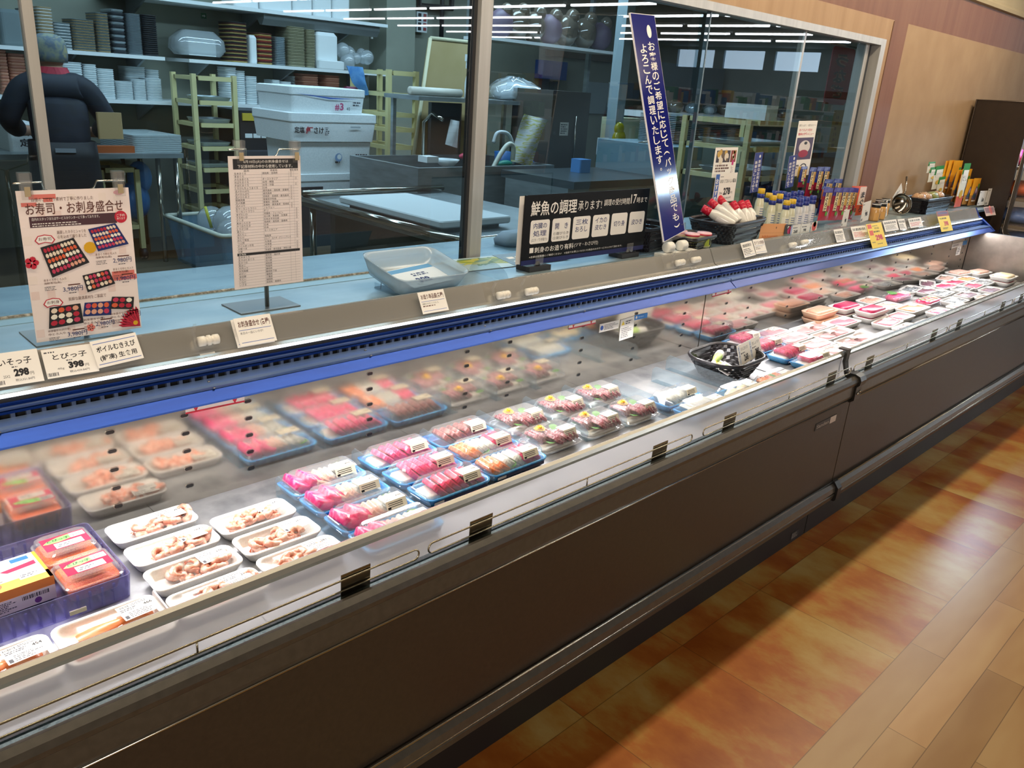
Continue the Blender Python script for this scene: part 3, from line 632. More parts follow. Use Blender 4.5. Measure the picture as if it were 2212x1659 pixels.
# ---- far case
for i, y in enumerate((1.60, 1.50, 1.395, 1.295)): pack_blue(2.985, y, 'blue pack of tuna chunks beyond the woven basket, '+('tight to the back panel', 'second from the back panel', 'third from the back panel', 'at the front rail')[i], 'tuna', '398  ')
for i, y in enumerate((1.585, 1.488, 1.385, 1.29)): pack_foam(3.20, y, 'foam tray of pale pink fillet next to the blue tuna packs, '+('deepest of four', 'second deepest of four', 'third deepest of four', 'at the rail')[i], PINKF, .205, .092, price='398')
for i, y in enumerate((1.525, 1.425, 1.318)): pack_foam(3.445, y, 'long foam tray with two small pink fillets, '+('closest to the bare deck', 'middle of three', 'nearest the rail of three')[i], PINKF, .28, .092, two=True, price='498')
pack_foam(3.66, 1.59, 'lower peach tray of the stacked pair by the bare deck', PEACH, .205, .10, .028, tray=pm('#f4c9a8', .5), st=False); pack_foam(3.655, 1.595, 'upper peach tray of minced fish, on top of its stacked pair', PEACH, .205, .10, .028, z=ZD+.0305, tray=pm('#f4c9a8', .5), low=.8, price='298')
pack_foam(3.885, 1.575, 'lower foam tray under the deep magenta tuna tray at the back', MAG, .205, .10, .026, st=False); pack_foam(3.89, 1.575, 'deep magenta tuna tray on top of its pair, near the back panel', MAG, .205, .10, .026, z=ZD+.0285, low=.85)
pack_foam(3.935, 1.468, 'lower foam tray under the magenta tuna tray nearer the rail', MAG, .205, .10, .026, st=False); pack_foam(3.94, 1.468, 'magenta tuna tray on top of the pair nearer the rail', MAG, .205, .10, .026, z=ZD+.0285, low=.85)
pack_foam(3.685, 1.488, 'foam tray of rosy fillet before the stacked peach trays', food('rosy_fillet', ['#cf6c84', '#da8497']), .205, .096); pack_foam(3.88, 1.362, 'foam tray of rosy fillet tilted toward the bare deck gap', bpy.data.materials['rosy_fillet'], .205, .096, rz=.08)
pack_foam(4.06, 1.375, 'foam tray of smooth rose fillet beside the tilted tray', bpy.data.materials['rosy_fillet'], .19, .09, st=False); pack_foam(3.87, 1.262, 'foam tray of mauve fillet at the rail, past the bare gap', PURP, .2, .09); pack_foam(3.64, 1.262, 'upturned white foam tray at the front rail', FOAM, .2, .09, st=False)
pack_foam(4.25, 1.60, 'foam tray of shelled shrimp with white sticker by the back panel', SHRIMP, .2, .09, .03); pack_foam(4.21, 1.495, 'foam tray with grey prawns beside the magenta trays', WFISH, .2, .09, .03, cat='prawn tray'); pack_foam(4.29, 1.40, 'foam tray of salmon pieces under wrinkled clear wrap', SALM, .24, .1, .03)
pack_foam(4.36, 1.29, 'foam tray of small red fish chunks at the rail', TUNAP, .2, .09)
t = pack_foam(4.52, 1.565, 'wide tray with pink fish, green leaf and big white sticker', TUNAP, .25, .095, .03, tray=LID, st=False); inst('leaf', leaf(-.05, .02, .034, .06, .2, .1).mesh('leaf'), t); inst('price_sticker', bent_sticker(.07, .045, .03, '498'), t, (.045, -.02, .032))
t = pack_foam(4.60, 1.435, 'clear pack of bright red and green mixed seafood', TUNA, .24, .10, .02, tray=LID, st=False, low=.8)
for q in range(9): inst('garnish', block((TUNA, LEAF, SALM)[q % 3], .03, .025, .012, .017, -.075+.018*q, .015*math.sin(q*2.1), q).mesh('garnish'), t)
inst('price_sticker', sticker(.05, .04, '680'), t, (.07, .0, .024))
pack_foam(4.72, 1.34, 'foam tray of silvery fish with blue film', SILV, .2, .1); pack_foam(4.60, 1.275, 'foam tray of rosy cuts beyond the red seafood pack, at the rail', PINKF, .19, .09)
for x, y, m, rz, lb in ((4.80, 1.60, SILV, .1, 'long tray of whole silver fish lying against the back panel'), (4.84, 1.53, PURP, -.05, 'long tray of dark purple fish before the silver fish'), (4.86, 1.455, SILV, .05, 'tray of narrow silver fish with pale film'), (4.97, 1.355, PURP, .02, 'tray of dark purple strips near the red seafood pack'),
    (5.02, 1.262, WFISH, -.03, 'white tray of pale cuts nearly hidden by the far rail'), (5.06, 1.605, PURP, .35, 'tilted tray of purple fish propped at the back panel'), (5.10, 1.52, TUNA, -.04, 'small tray of red cuts among silver fish'), (5.12, 1.43, SILV, .06, 'tray of grey fish beside the red cuts'),
    (5.28, 1.525, MAG, -.05, 'tray of red shellfish with dark rim'), (5.29, 1.425, TUNA, .05, 'tray of red wedges beside the cream tray'), (5.26, 1.32, PURP, 0, 'white tray of purple strips by the far rail'), (5.36, 1.605, WFISH, .15, 'large folded white tray slanted at the far back panel'), (5.47, 1.52, SALM, -.04, 'tray of orange fish below the twin lidded trays'),
    (5.47, 1.42, SILV, .03, 'tray of silver pieces next to the cream tray')): pack_foam(x, y, lb, m, .215, .088, .024, rz=rz, price='350', low=.5)
t = pack_foam(5.64, 1.365, 'lower foam tray of red fish under the cream tray near the case end', TUNA, .19, .12, .026, st=False); t = pack_foam(5.64, 1.365, 'cream lidded tray on top by the case end', SCAL, .19, .12, .026, z=ZD+.0285, st=False, low=.95)
pack_foam(5.57, 1.60, 'flat white lidded tray by the back corner, closer of the twin pair', WFISH, .2, .10, .03, z=ZD+.005, st=False, low=.9, rz=-.12); pack_foam(5.735, 1.535, 'flat white lidded tray against the end panel, farther of the twin pair', WFISH, .2, .10, .03, z=ZD+.005, st=False, low=.9, rz=-.12)
# ---- acrylic dividers
DV = [(.838, 1.24, 1.575, 'before the tuna trio packs'), (1.066, 1.28, 1.60, 'at the red tuna packs'), (1.286, 1.30, 1.60, 'at the bonito pack'), (1.502, 1.34, 1.61, 'before the first flower packs'), (1.695, 1.34, 1.61, 'between flower packs one and two'), (1.875, 1.34, 1.61, 'between flower packs two and three'), (2.058, 1.20, 1.55, 'past the last flower packs'), (2.285, 1.20, 1.55, 'between squid and scallop packs'), (2.44, 1.19, 1.60, 'along the woven basket'), (3.09, 1.45, 1.62, 'beyond the tuna chunk packs')]
for x, y0, y1, lb in DV:
    b = MB(); prof = [(y0, 0), (y1, 0), (y1, .045), (y1-.012, .058), (y0+.02, .045), (y0, .03)]
    b.loft([[(xx, y-(y0+y1)/2, z) for y, z in prof] for xx in (-.0012, .0012)], ACRYL); b.box(.0012, .03, y0-(y0+y1)/2, y1-(y0+y1)/2, 0, .0015, ACRYL)
    o = b.build('divider', None, (x, (y0+y1)/2, ZD+.0004)); tag(o, 'clear acrylic deck divider '+lb, 'divider', 'acrylic dividers')
b = MB(); b.loft([[(xx, y, z) for y, z in ((-.06, 0), (.05, 0), (.05, .03), (.045, .036), (-.06, .028))] for xx in (-.0015, .0015)], pm('#dcd6d8', .35)); tag(b.build('divider_plate', None, (.4545, 1.285, ZD+.0004)), 'frosted plate divider standing before the half-hidden prawn tray', 'divider')
# ---- ribbed clear bin with roe packs
RIB = clear_mat('lilac_ribbed_plastic', '#d9d8f2', haze=.16, hazecol='#b9b8e6', refl=.55)
t = thing('ribbed_bin', 'clear lilac ribbed plastic bin holding roe packs', 'bin', (.150, 1.505, ZD+.0006)); bw, bd, bh = .57, .235, .05
b = MB(); b.loft([rr(bw, bd, .012, 0), rr(bw+.006, bd+.006, .012, bh), rr(bw+.002, bd+.002, .011, bh), rr(bw-.004, bd-.004, .011, .003)], RIB, True, True); b.build('shell', t)
b = MB()
for i in range(26):
    x = -bw/2+.02+i*.0208
    for s in (-1, 1): b.box(x-.002, x+.002, s*(bd/2+.0018)-.002, s*(bd/2+.0018)+.002, .004, bh-.008, RIB)
    b.box(x-.002, x+.002, -bd/2+.01, bd/2-.01, .0032, .010, RIB)
for i in range(7):
    y = -bd/2+.03+i*.030
    b.box(bw/2-.001, bw/2+.003, y-.002, y+.002, .004, bh-.008, RIB)
b.build('ribs', t); b = MB(); [b.box(x-.014, x+.014, -bd/2-.0052, -bd/2-.0022, .008, .016, pm('#d9d2b0', .5)) for x in (-.05, .19)]; b.box(.09, .125, bd/2-.001, bd/2+.004, bh-.003, bh+.002, WHITE); b.build('clips', t)
def roe_pack(x, y, lb, rz=0):
    t = thing('roe_pack', lb, 'roe pack', (x, y, ZD+.013), rz, 'clear packs of orange roe'); w, d = .105, .10
    b = MB(); b.loft([rr(w*.8, d*.8, .012, 0), rr(w*.88, d*.88, .012, .025), rr(w*.86, d*.86, .012, .027)], ROE, smooth=True); b.build('roe', t)
    b = MB(); b.loft([rr(w*.83, d*.83, .013, -.001), rr(w*.93, d*.93, .013, .028), rr(w, d, .015, .029), rr(w, d, .015, .031), rr(w*.93, d*.93, .013, .032), rr(w*.88, d*.88, .013, .044), rr(w*.8, d*.8, .013, .047)], LID, True, True); b.build('clear_box', t)
    c = Card(.08, .05, clear_mat('pack_lid_red', haze=.7, hazecol='#c2385a'), .0002)
    GR_ = pm('#7fd96a', .5); c.poly([(.002, .030), (.010, .037), (.03, .044), (.052, .046), (.052, .030), (.03, .026), (.01, .027)], GR_); c.up(); c.rect(.052, .029, .026, .017, WHITE); c.rect(.018, .002, .05, .02, WHITE); c.up()
    c.text('とびっ子', .010, .031, .040, .009, INK, .03); c.fine(.055, .031, .02, .012, 3, GREY); c.fine(.022, .005, .03, .012, 2, GREY); c.text('40', .055, .006, .010, .004, INK)
    inst('top_label', c.mesh('top_label'), t, (-.040, -.025, .0473)); return t
roe_pack(.378, 1.56, 'clear box of orange roe with green label, in the bin nearer the back panel', .02); roe_pack(.382, 1.455, 'clear box of orange roe with green label, in the bin nearer the rail', .02); roe_pack(.145, 1.45, 'clear roe box cut by the picture edge')
t = thing('herring_roe_carton', 'orange and white printed carton with black brush lettering, in the ribbed bin', 'carton', (.268, 1.50, ZD+.013), .03)
OR = pm('#e98a2e', .4); w, d, h = .11, .105, .047
b = MB(); b.box(-w/2, w/2, -d/2, d/2, 0, h, pm('#f1e8e0', .4)); b.box(-w/2-.0003, w/2+.0003, -d/2-.0003, d/2+.0003, h*.62, h+.0002, OR); b.build('box', t)
c = Card(w, d, pm('#f3e7da', .4), .0002); c.rect(0, 0, w, .028, pm('#e8a23c', .4)); c.rect(0, .028, .09, .02, pm('#f2d7a8', .4)); c.rect(0, 0, .006, d, OR); c.rect(w-.006, 0, .006, d, OR); c.up()
c.poly([(.05, .055), (.1, .06), (.1, .075), (.07, .07), (.04, .066)], pm('#c41f44', .4)); c.disc(.02, .02, .012, pm('#d9562f', .4)); c.rect(.062, .02, .042, .022, WHITE); c.rect(.065, .085, .03, .014, pm('#2a5fc0', .4)); c.up()
c.text('いそっ子', .016, .025, .022, .065, INK, .03, vert=True); c.fine(.065, .024, .03, .012, 2, GREY); c.text('2011', .09, .026, .01, .005, INK); inst('top_print', c.mesh('top_print'), t, (-w/2, -d/2, h+.0005))
c = Card(w, h*.6, pm('#f0e6de', .4), .0002); c.fine(.006, .004, .04, .02, 6, GREY); c.bars(.055, .016, .045, .008, 22, INK); c.disc(.08, .008, .006, pm('#7a3f8f', .4)); inst('side_print', c.mesh('side_print'), t, (-w/2, -d/2-.0005, .001), (math.pi/2, 0, 0))
# ---- woven basket helper
WICK = noise_mat('black_wicker', ['#17151a', '#2a282c', '#100f12'], (90, 90, 90), .28, 0, 3)
def wicker(t, w, d, h, r=.07, flare=1.18, rows=7, front_low=.0, r0=None):
    N = 44; th = h/rows
    def ring(q, k, off, z0=None):
        s = 1+(flare-1)*q; pts = []
        base = rr(w*s/flare, d*s/flare, r, 0, N//4-1); n = len(base)
        for i, (x, y, _) in enumerate(base):
            L_ = math.hypot(x, y); o = off*math.cos(math.pi*(i+k)); zz = (h*q if z0 is None else z0)
            zz *= 1-front_low*max(0, -y/(d/2))
            pts.append((x+x/L_*o, y+y/L_*o, zz))
        return pts
    for k in range(rows):
        q0, q1 = (k+.06)/rows, (k+.94)/rows; b = MB()
        b.loft([ring(q0, k, .003), ring((q0+q1)/2, k, .0045), ring(q1, k, .003)], WICK, False, False)
        b.loft([[(x*.975, y*.975, z) for x, y, z in ring(q1, k, .003)], [(x*.975, y*.975, z) for x, y, z in ring(q0, k, .003)]], WICK, False, False)
        ob = b
        if k == 0: tot = MB()
        o = len(tot.v); tot.v += b.v; im = tot.m(WICK); tot.f += [tuple(o+i for i in f) for f in b.f]; tot.mi += [im]*len(b.f); tot.sm += b.sm
    tot.loft([rr(w/flare*.98, d/flare*.98, r, .0), rr(w/flare*.98, d/flare*.98, r, .003)], WICK); tot.build('woven_side', t)
    b = MB(); rim = ring(1, 0, 0); b.tube(rim, .0055, WICK, 6, True); b.tube([(x*1.01, y*1.01, z+.004) for x, y, z in rim], .004, WICK, 6, True); b.build('rim', t)
t = thing('woven_basket', 'black woven basket on the deck holding wasabi and ginger sachets', 'basket', (2.585, 1.44, ZD+.002), .03); wicker(t, .29, .215, .072, .085, 1.38, 6)
def sachet(x, y, z, rz, tilt, lb, parent=None):
    t = thing('condiment_sachet', lb, 'sachet', (x, y, z), 0, 'sachets in the woven basket'); c = Card(.10, .05, WHITE, .002)
    c.rect(.002, .002, .096, .012, pm('#e8e4ec', .4)); c.disc(.06, .022, .016, pm('#e9c32a', .4)); c.disc(.075, .026, .012, pm('#7fae2f', .4)); c.poly([(.012, .04), (.03, .047), (.026, .034)], pm('#d8407c', .4)); c.up(); c.disc(.062, .024, .007, pm('#f3e27a', .4)); c.fine(.01, .006, .03, .016, 2, GREY)
    o = c.build('sachet_body', t, (-.05, -.02, 0), (tilt, 0, 0)); t.rotation_euler = (0, 0, rz); return t
sachet(2.515, 1.425, ZD+.048, .35, .35, 'flowered condiment sachet in the basket, lying below the white-capped tube'); sachet(2.505, 1.385, ZD+.046, .25, .35, 'flowered condiment sachet in the basket, nearest its front edge')
t = thing('wasabi_tube', 'green condiment tube with white cap inside the woven basket', 'tube', (2.575, 1.47, ZD+.058), .4)
T = Matrix.Rotation(math.pi/2, 4, 'Y'); MB().lathe([(.002, -.06), (.012, -.05), (.016, 0), (.0155, .02)], pm('#a9c96a', .4), n=14, T=T).build('tube_body', t); MB().lathe([(.0155, .02), (.017, .022), (.016, .055), (.0001, .056)], WHITE, n=14, T=T).build('cap', t)
c = Card(.20, .075, PAPER); BL = pm('#3c62a8', .5)
for i, (n_, p_) in enumerate((('おろし生わさび', '268'), ('生しょうが', '298'))):
    x = .1*i; c.rect(x+.004, .004, .016, .067, pm('#dfe6f2', .5)); c.text('おすすめ', x+.005, .008, .014, .06, BL, .02, vert=True); c.text(n_, x+.028, .05, .06, .012); c.text(p_, x+.045, .008, .036, .026, INK, .04); c.fine(x+.024, .036, .05, .008, 1, GREY); c.text('円', x+.084, .01, .011, .011)
o = c.place('basket_price_card', (2.575, 1.375, ZD+.052), (1, .12, .02), (0, .35, 1)); tag(o, 'double white price card reading 268 and 298 on the woven basket', 'price card')
# ================================================================ ON THE COUNTER
ZC = .9665
RED = pm('#c0263c', .5); NV = pm('#1d2c66', .5); BLU = pm('#3a5fb4', .5); BRN = pm('#5a3026', .5); GOLD = pm('#d9a520', .5); PINK = pm('#d9776c', .5); GRN = pm('#2f8a3a', .5); YEL = pm('#f0d34a', .55)
# ---- A4 poster on a stand
def bento(c, q, rows, cols, pal, seed, frame=INK):
    R = random.Random(seed); P = [Vector(p) for p in q]
    def bl(a, b): return (P[0]*(1-a)+P[1]*a)*(1-b)+(P[3]*(1-a)+P[2]*a)*b
    c.poly([tuple(p) for p in P[::-1]], frame); c.up()
    for r in range(rows):
        for k in range(cols):
            a0, a1, b0, b1 = .05+.9*k/cols, .05+.9*(k+.9)/cols, .06+.88*r/rows, .06+.88*(r+.85)/rows
            m = pal[R.randrange(len(pal))] if rows < 4 else pal[(r+(k > cols//2)) % len(pal)]
            am, bm = (a0+a1)/2, (b0+b1)/2
            c.poly([tuple(bl(am+(a1-am)*math.cos(t), bm+(b1-bm)*math.sin(t))) for t in [-2*math.pi*i/8 for i in range(8)]], m)
FT = [pm('#b5283c', .5), pm('#e9d9c2', .5), pm('#d9603c', .5), pm('#f0ead8', .5), pm('#c23a5a', .5), pm('#e0a48a', .5)]
o0, w, h = on_plane([(30, 411), (274, 407), (309, 707), (82, 740)], 1.765)
t = thing('poster_stand', 'steel stand on a dark base plate holding the pink sushi order poster', 'sign stand', (o0.x+w/2, 1.785, ZC))
b = MB(); b.box(-.105, .085, -.02, .10, 0, .0025, pm('#8e9aa0', .3, .4)); b.build('base_plate', t); zt = o0.z+h-ZC+.012
b = MB(); b.tube([(0, .012, .002), (0, .012, zt-.03)], .0055, CHROME, 10); b.build('pole', t)
def clips(t, zt, dx, side_y=-.012, seed=0):
    for s in (-1, 1):
        b = MB(); b.tube([(s*.004, .012, zt-.03), (s*dx*.55, .012, zt-.015), (s*dx*.6, .004, zt), (s*(dx+.018), -.004, zt)], .0022, CHROME, 6); b.build('wire_arm', t)
        b = MB(); b.box(s*dx-.010, s*dx+.010, -.026, -.0225, -.028+zt, .008+zt, CLEAR); b.box(s*dx-.010, s*dx+.010, -.016, -.013, -.026+zt, .02+zt, CLEAR); b.box(s*dx-.011, s*dx+.011, -.028, -.010, .004+zt, .022+zt, CLEAR, None)
        b.box(s*dx-.005, s*dx+.005, -.0295, -.027, -.022+zt, -.004+zt, pm('#a89878', .4)); b.build('clip', t)
clips(t, zt, .085)
c = Card(w, h, pm('#f0e2dc', .5), .0012); U = lambda a: a*w; V = lambda a: h*(1-a)
def R_(a, b_, cc, d, m): c.rect(U(a), V(d), (cc-a)*w, (d-b_)*h, m)
def T_(s, a, b_, cc, d, m=BRN, bold=0): c.text(s, U(a), V(d), (cc-a)*w, (d-b_)*h, m, bold)
for i in range(34): a_, b__ = .01+.14*(i*5 % 7), .01+.13*(i*3 % 8-i % 2*.2)+.02; R_(a_, b__, a_+.07, b__+.055, (pm('#eddfd6', .5), pm('#e6d0c8', .5))[i % 2]); c.z += .000004
c.up(); R_(.10, .025, .33, .055, PINK); R_(.03, .075, .16, .10, PINK); R_(.22, .05, .30, .075, PINK); R_(.68, .60, 1, .635, PINK); R_(.76, .57, .98, .60, PINK); R_(.08, .165, .86, .235, pm('#4a3038', .5)); c.up()
T_('自慢のこだわり素材で丁寧に作りました', .12, .045, .66, .07); T_('お寿司・お刺身盛合せ', .06, .078, .93, .155, BRN, .005)
T_('店内のスタッフまたはサービスカウンターにて承っております。', .10, .172, .70, .192, PAPER); c.fine(U(.1), V(.232), U(.62), .0085, 2, PAPER, .4, 3)
c.disc(U(.90), V(.195), .0125, RED, 20); c.disc(U(.90), V(.03), .010, pm('#d8a0a8', .5), 16, .005); c.up(); T_('ご予約', .86, .175, .94, .193, PAPER); T_('承ります', .86, .198, .94, .214, PAPER)
for (a, b_, s) in ((.10, .29, 'お寿司'), (.10, .715, 'お刺身')):
    c.poly([(U(a), V(b_+.03)), (U(a+.03), V(b_+.055)), (U(a+.09), V(b_+.045)), (U(a+.15), V(b_+.055)), (U(a+.18), V(b_+.03)), (U(a+.15), V(b_)), (U(a+.09), V(b_-.008)), (U(a+.03), V(b_))], RED); c.up()
    c.poly([(U(a+.012), V(b_+.03)), (U(a+.034), V(b_+.048)), (U(a+.09), V(b_+.04)), (U(a+.146), V(b_+.048)), (U(a+.168), V(b_+.03)), (U(a+.145), V(b_+.005)), (U(a+.09), V(b_-.002)), (U(a+.035), V(b_+.005))], PAPER); c.up(); T_(s, a+.035, b_+.01, a+.145, b_+.032)
T_('厳選したネタとシャリを', .30, .262, .56, .285); T_('心を込めて握りました', .30, .292, .56, .315); T_('新鮮な厳選素材をご家庭で', .33, .715, .68, .74)
pt = lambda l: [(U(a), V(b_)) for a, b_ in l]
c.disc(U(.58), V(.39), .012, GOLD, 12); c.up()
bento(c, pt([(.14, .365), (.44, .315), (.56, .49), (.21, .57)]), 5, 9, FT, 1); bento(c, pt([(.58, .265), (.84, .235), (.95, .385), (.65, .42)]), 5, 8, FT, 2, NV); bento(c, pt([(.48, .575), (.73, .55), (.78, .655), (.51, .695)]), 3, 6, FT, 3)
bento(c, pt([(.15, .77), (.43, .765), (.44, .905), (.12, .915)]), 3, 4, FT, 4); bento(c, pt([(.47, .765), (.72, .775), (.71, .875), (.44, .86)]), 2, 4, FT, 5, NV); bento(c, pt([(.735, .745), (.95, .765), (.93, .855), (.70, .83)]), 2, 3, FT, 6)
for s1, s2, a, b_, pr, pa, pb in (('本まぐろ中とろ入り', '海鮮寿司(寿)', .13, .575, '3,980円', .29, .640), ('本まぐろ中とろ入り', '海鮮寿司(喜)', .62, .432, '2,980円', .78, .475), ('本まぐろ中とろ入り', '海鮮寿司(響)', .77, .545, '1,980円', .80, .605), ('刺身盛合せ(向日葵)', '中とろ入り', .11, .925, '3,980円', .28, .955), ('刺身盛合せ(菫)', '中とろ入り', .44, .88, '2,980円', .55, .91), ('刺身盛合せ(牡丹)', '中とろ入り', .70, .862, '1,580円', .82, .872)):
    T_(s1, a, b_, a+.2, b_+.018); T_(s2, a, b_+.022, a+.15, b_+.040); c.fine(U(a), V(b_+.08), U(.13), .009, 3, GREY, .4, 9); T_(pr, pa, pb, pa+.18, pb+.036, NV, .004); R_(pa+.05, pb-.014, pa+.16, pb-.006, BRN); c.fine(U(pa+.05), V(pb+.05), U(.1), .003, 1, GREY)
for rr_, n_ in ((.046, 9), (.034, 8), (.022, 7)):
    for k in range(n_):
        a = 1.62+1.42*(k+.5)/n_; c.poly([(U(.985), V(.985)), (U(.985)+rr_*.8*math.cos(a-.1), V(.985)+rr_*.8*math.sin(a-.1)), (U(.985)+rr_*math.cos(a), V(.985)+rr_*math.sin(a)), (U(.985)+rr_*.8*math.cos(a+.1), V(.985)+rr_*.8*math.sin(a+.1))][::-1], RED if k % 2 else pm('#a81f35', .5))
    c.up()
c.up(); c.disc(U(.94), V(.955), .005, GOLD)
for (a, b_, r, m) in ((.05, .46, .012, RED), (.50, .945, .008, PINK)):
    for k in range(5): c.disc(U(a)+r*.6*math.cos(1.26*k), V(b_)+r*.6*math.sin(1.26*k), r*.48, m, 8)
o = c.place('sushi_poster', o0); tag(o, 'pink order poster showing boxed sushi and sashimi with prices, clipped to a stand', 'poster')
# ---- ingredient list on a stand
o0, w, h = on_plane([(484, 341), (640, 333), (663, 605), (515, 627)], 1.775)
t = thing('list_stand', 'steel pole stand with square base holding the ingredient table sheet', 'sign stand', (o0.x+w/2+.01, 1.80, ZC)); zt = o0.z+h-ZC+.012
MB().box(-.085, .075, -.02, .085, 0, .0025, pm('#7e868a', .35, .3)).build('base_plate', t); b = MB(); b.tube([(0, .012, .002), (0, .012, zt-.03)], .0055, CHROME, 10); b.build('pole', t); clips(t, zt, .07)
c = Card(w, h, pm('#e6dcd8', .55), .001); c.rect(w*.06, h*.905, w*.90, h*.075, DARK); c.up()
c.text('6月10日(火)のお刺身盛合せは', w*.20, h*.945, w*.62, h*.026, PAPER); c.text('下記原材料の中から使用しています。', w*.12, h*.912, w*.76, h*.026, PAPER)
A_ = ['生本まぐろ', '本まぐろ', 'みなみまぐろ', 'めばちまぐろ', 'きはだまぐろ', 'とろびんちょうまぐろ', '活〆かんぱち', '活〆かんぱち', '活〆ひらまさ', '健康真鯛', '活〆真鯛', '活〆ぶり', '生サーモントラウト', 'サーモントラウト', '本ずわいか', 'するめいか', 'さくま', '真あじたたき', 'かつおたたき', 'とろかつお', '蒸たこ', '活たたこ', '甘えび', 'ほたて貝柱', 'つぶ貝', 'ボイルほっき貝', '大根つま', '大葉', '', '生本まぐろ', '生きはだまぐろ', '生かつお', '真あじ', '天然ぶり', '天然真鯛', 'めだい', '金目鯛', 'ちだい', 'いなだ', 'いさき']
B_ = ['高知県・宮崎県', '', 'オーストラリア', '台湾・韓国', '台湾・中国', '日本', '鹿児島県・高知県・愛媛県', '鹿児島県', '宮崎県・長崎県・鹿児島県', '愛媛県宇和島', '愛媛県・高知県', '長崎県・鹿児島県・宮崎県', 'ノルウェー', 'チリ', '沖縄県・フィリピン', '石川県・青森県・北海道', '日本太平洋北部', '長崎県・高知県・島根県', '日本', '日本', 'モーリタニア', '', '福島県', 'ロシア・カナダ・グリーンランド', '北海道', '北海道', 'カナダ', '茨城県・鹿児島県・神奈川県', '', '高知県・福井県', '宮崎県', '石川県', '高知県', '青森県', '静岡県', '静岡県下田', '福島県', '三重県', '福岡県', '長崎県・愛媛県']
n = len(A_); y1 = h*.885; rh = (y1-h*.02)/n; LG = pm('#77727a', .6)
c.text('品名', w*.2, y1+rh*.05, w*.07, rh*.75); c.text('原産地', w*.56, y1+rh*.05, w*.1, rh*.75); c.text('養殖 解凍', w*.84, y1+rh*.05, w*.12, rh*.75)
for i in range(n):
    y = y1-rh*(i+1); c.rect(w*.06, y, w*.90, .00035, LG)
    if not A_[i] and not B_[i]: c.rect(w*.06, y, w*.90, rh*.9, DARK); c.up(); c.text('近海魚', w*.08, y+rh*.15, w*.1, rh*.6, PAPER); continue
    if A_[i]: c.text(A_[i], w*.07, y+rh*.14, min(w*.36, len(A_[i])*rh*.86), rh*.74, DARK)
    if B_[i]: c.text(B_[i], w*.45, y+rh*.14, min(w*.38, len(B_[i])*rh*.84), rh*.72, DARK)
    if i < 28 and i % 7 != 3:
        k = .855 if 4 < i < 13 or i < 2 else .925; xx = w*k
        for q in range(8): c.poly([(xx+.0019*math.cos(a), y+rh*.5+.0026*math.sin(a)) for a in (q*.785, q*.785+.785)]+[(xx+.0014*math.cos(a), y+rh*.5+.0021*math.sin(a)) for a in (q*.785+.785, q*.785)], INK)
for a in (.44, .82, .89): c.rect(w*a, h*.02, .0003, y1-h*.02, LG)
o = c.place('ingredient_list', o0); tag(o, 'white sheet with a long table of fish names and origins, clipped to a pole stand', 'notice sheet')
# ---- black fish-cutting service board on two clip feet
o0, w, h = on_plane([(1127, 422), (1397, 408), (1395, 540), (1133, 570)], 1.79); BK = pm('#0c0d10', .45, 0, .2)
c = Card(w, h, BK, .003); c.rect(0, 0, w, h*.07, pm('#1e2358', .35)); c.up(); U = lambda a: a*w; V = lambda a: h*(1-a)
T_('鮮魚の調理', .045, .09, .385, .30, PAPER, .012); T_('承ります!', .395, .13, .585, .27, PAPER); T_('調理の受付時間', .605, .13, .825, .23, PAPER); T_('17', .835, .08, .885, .225, PAPER, .008); T_('時まで', .89, .13, .985, .22, PAPER)
bx = [('内臓の', '処理', '(エラ・ワタ取り)'), ('開　き', '', '①腹びらき'), ('三枚', 'おろし', ''), ('イカの', '皮むき', ''), ('切り身', '', ''), ('皮ひき', '', '')]
for i, (a1, a2, a3) in enumerate(bx):
    a = .05+.158*i; b0, b1 = .36-.0*i, .70; c.rrect(U(a), V(b1), U(.138), h*(b1-b0), .008, PAPER)
c.up()
for i, (a1, a2, a3) in enumerate(bx):
    a = .05+.158*i
    if a2: T_(a1, a+.022, .40, a+.118, .485, NV, .01); T_(a2, a+.022, .51, a+.118, .595, NV, .01)
    else: T_(a1, a+.022, .43 if a3 else .48, a+.118, .52 if a3 else .57, NV, .01)
    if a3: T_(a3, a+.012, .625 if a2 else .56, a+.128, .675 if a2 else .605, INK)
    if i == 1: T_('②背びらき', a+.012, .625, a+.128, .67, INK)
R_(.055, .755, .083, .83, PAPER); T_('刺身のお造り有料', .09, .752, .385, .838, PAPER, .008); T_('(ツマ・わさび付)', .39, .757, .585, .83, PAPER); T_('※金額は従業員にご確認ください　※当店でお買上いただいた商品のみのサービスとさせて頂きます。', .055, .875, .80, .905, PAPER)
o = c.place('cutting_service_board', o0); tag(o, 'black board listing fish cutting services in six white boxes', 'sign board')
c = Card(w*.99, h*.97, PAPER, .001); o = c.place('board_backing', (o0.x-.012, o0.y+.012, o0.z+.003)); tag(o, 'white card sheet standing just behind the black cutting service board', 'sign board')
for k, lb in ((.12, 'end nearer the mullion'), (.86, 'end nearer the blue banner')):
    x = o0.x+w*k; t = thing('sign_clip_foot', 'black block foot with clear clip under the black board, '+lb, 'sign clip', (x, 1.787, ZC), 0, 'clip feet of the black board')
    MB().box(-.05, .05, -.012, .05, 0, .016, DARK).build('foot_block', t); MB().ball((0, .002, .021), .009, DARK).build('ball_joint', t)
    b = MB(); b.box(-.018, .018, -.006, -.0045, .020, .052, CLEAR); b.box(-.018, .018, .006, .0075, .020, .058, CLEAR); b.box(-.018, .018, -.006, .0075, .020, .024, CLEAR); b.build('clear_jaw', t)
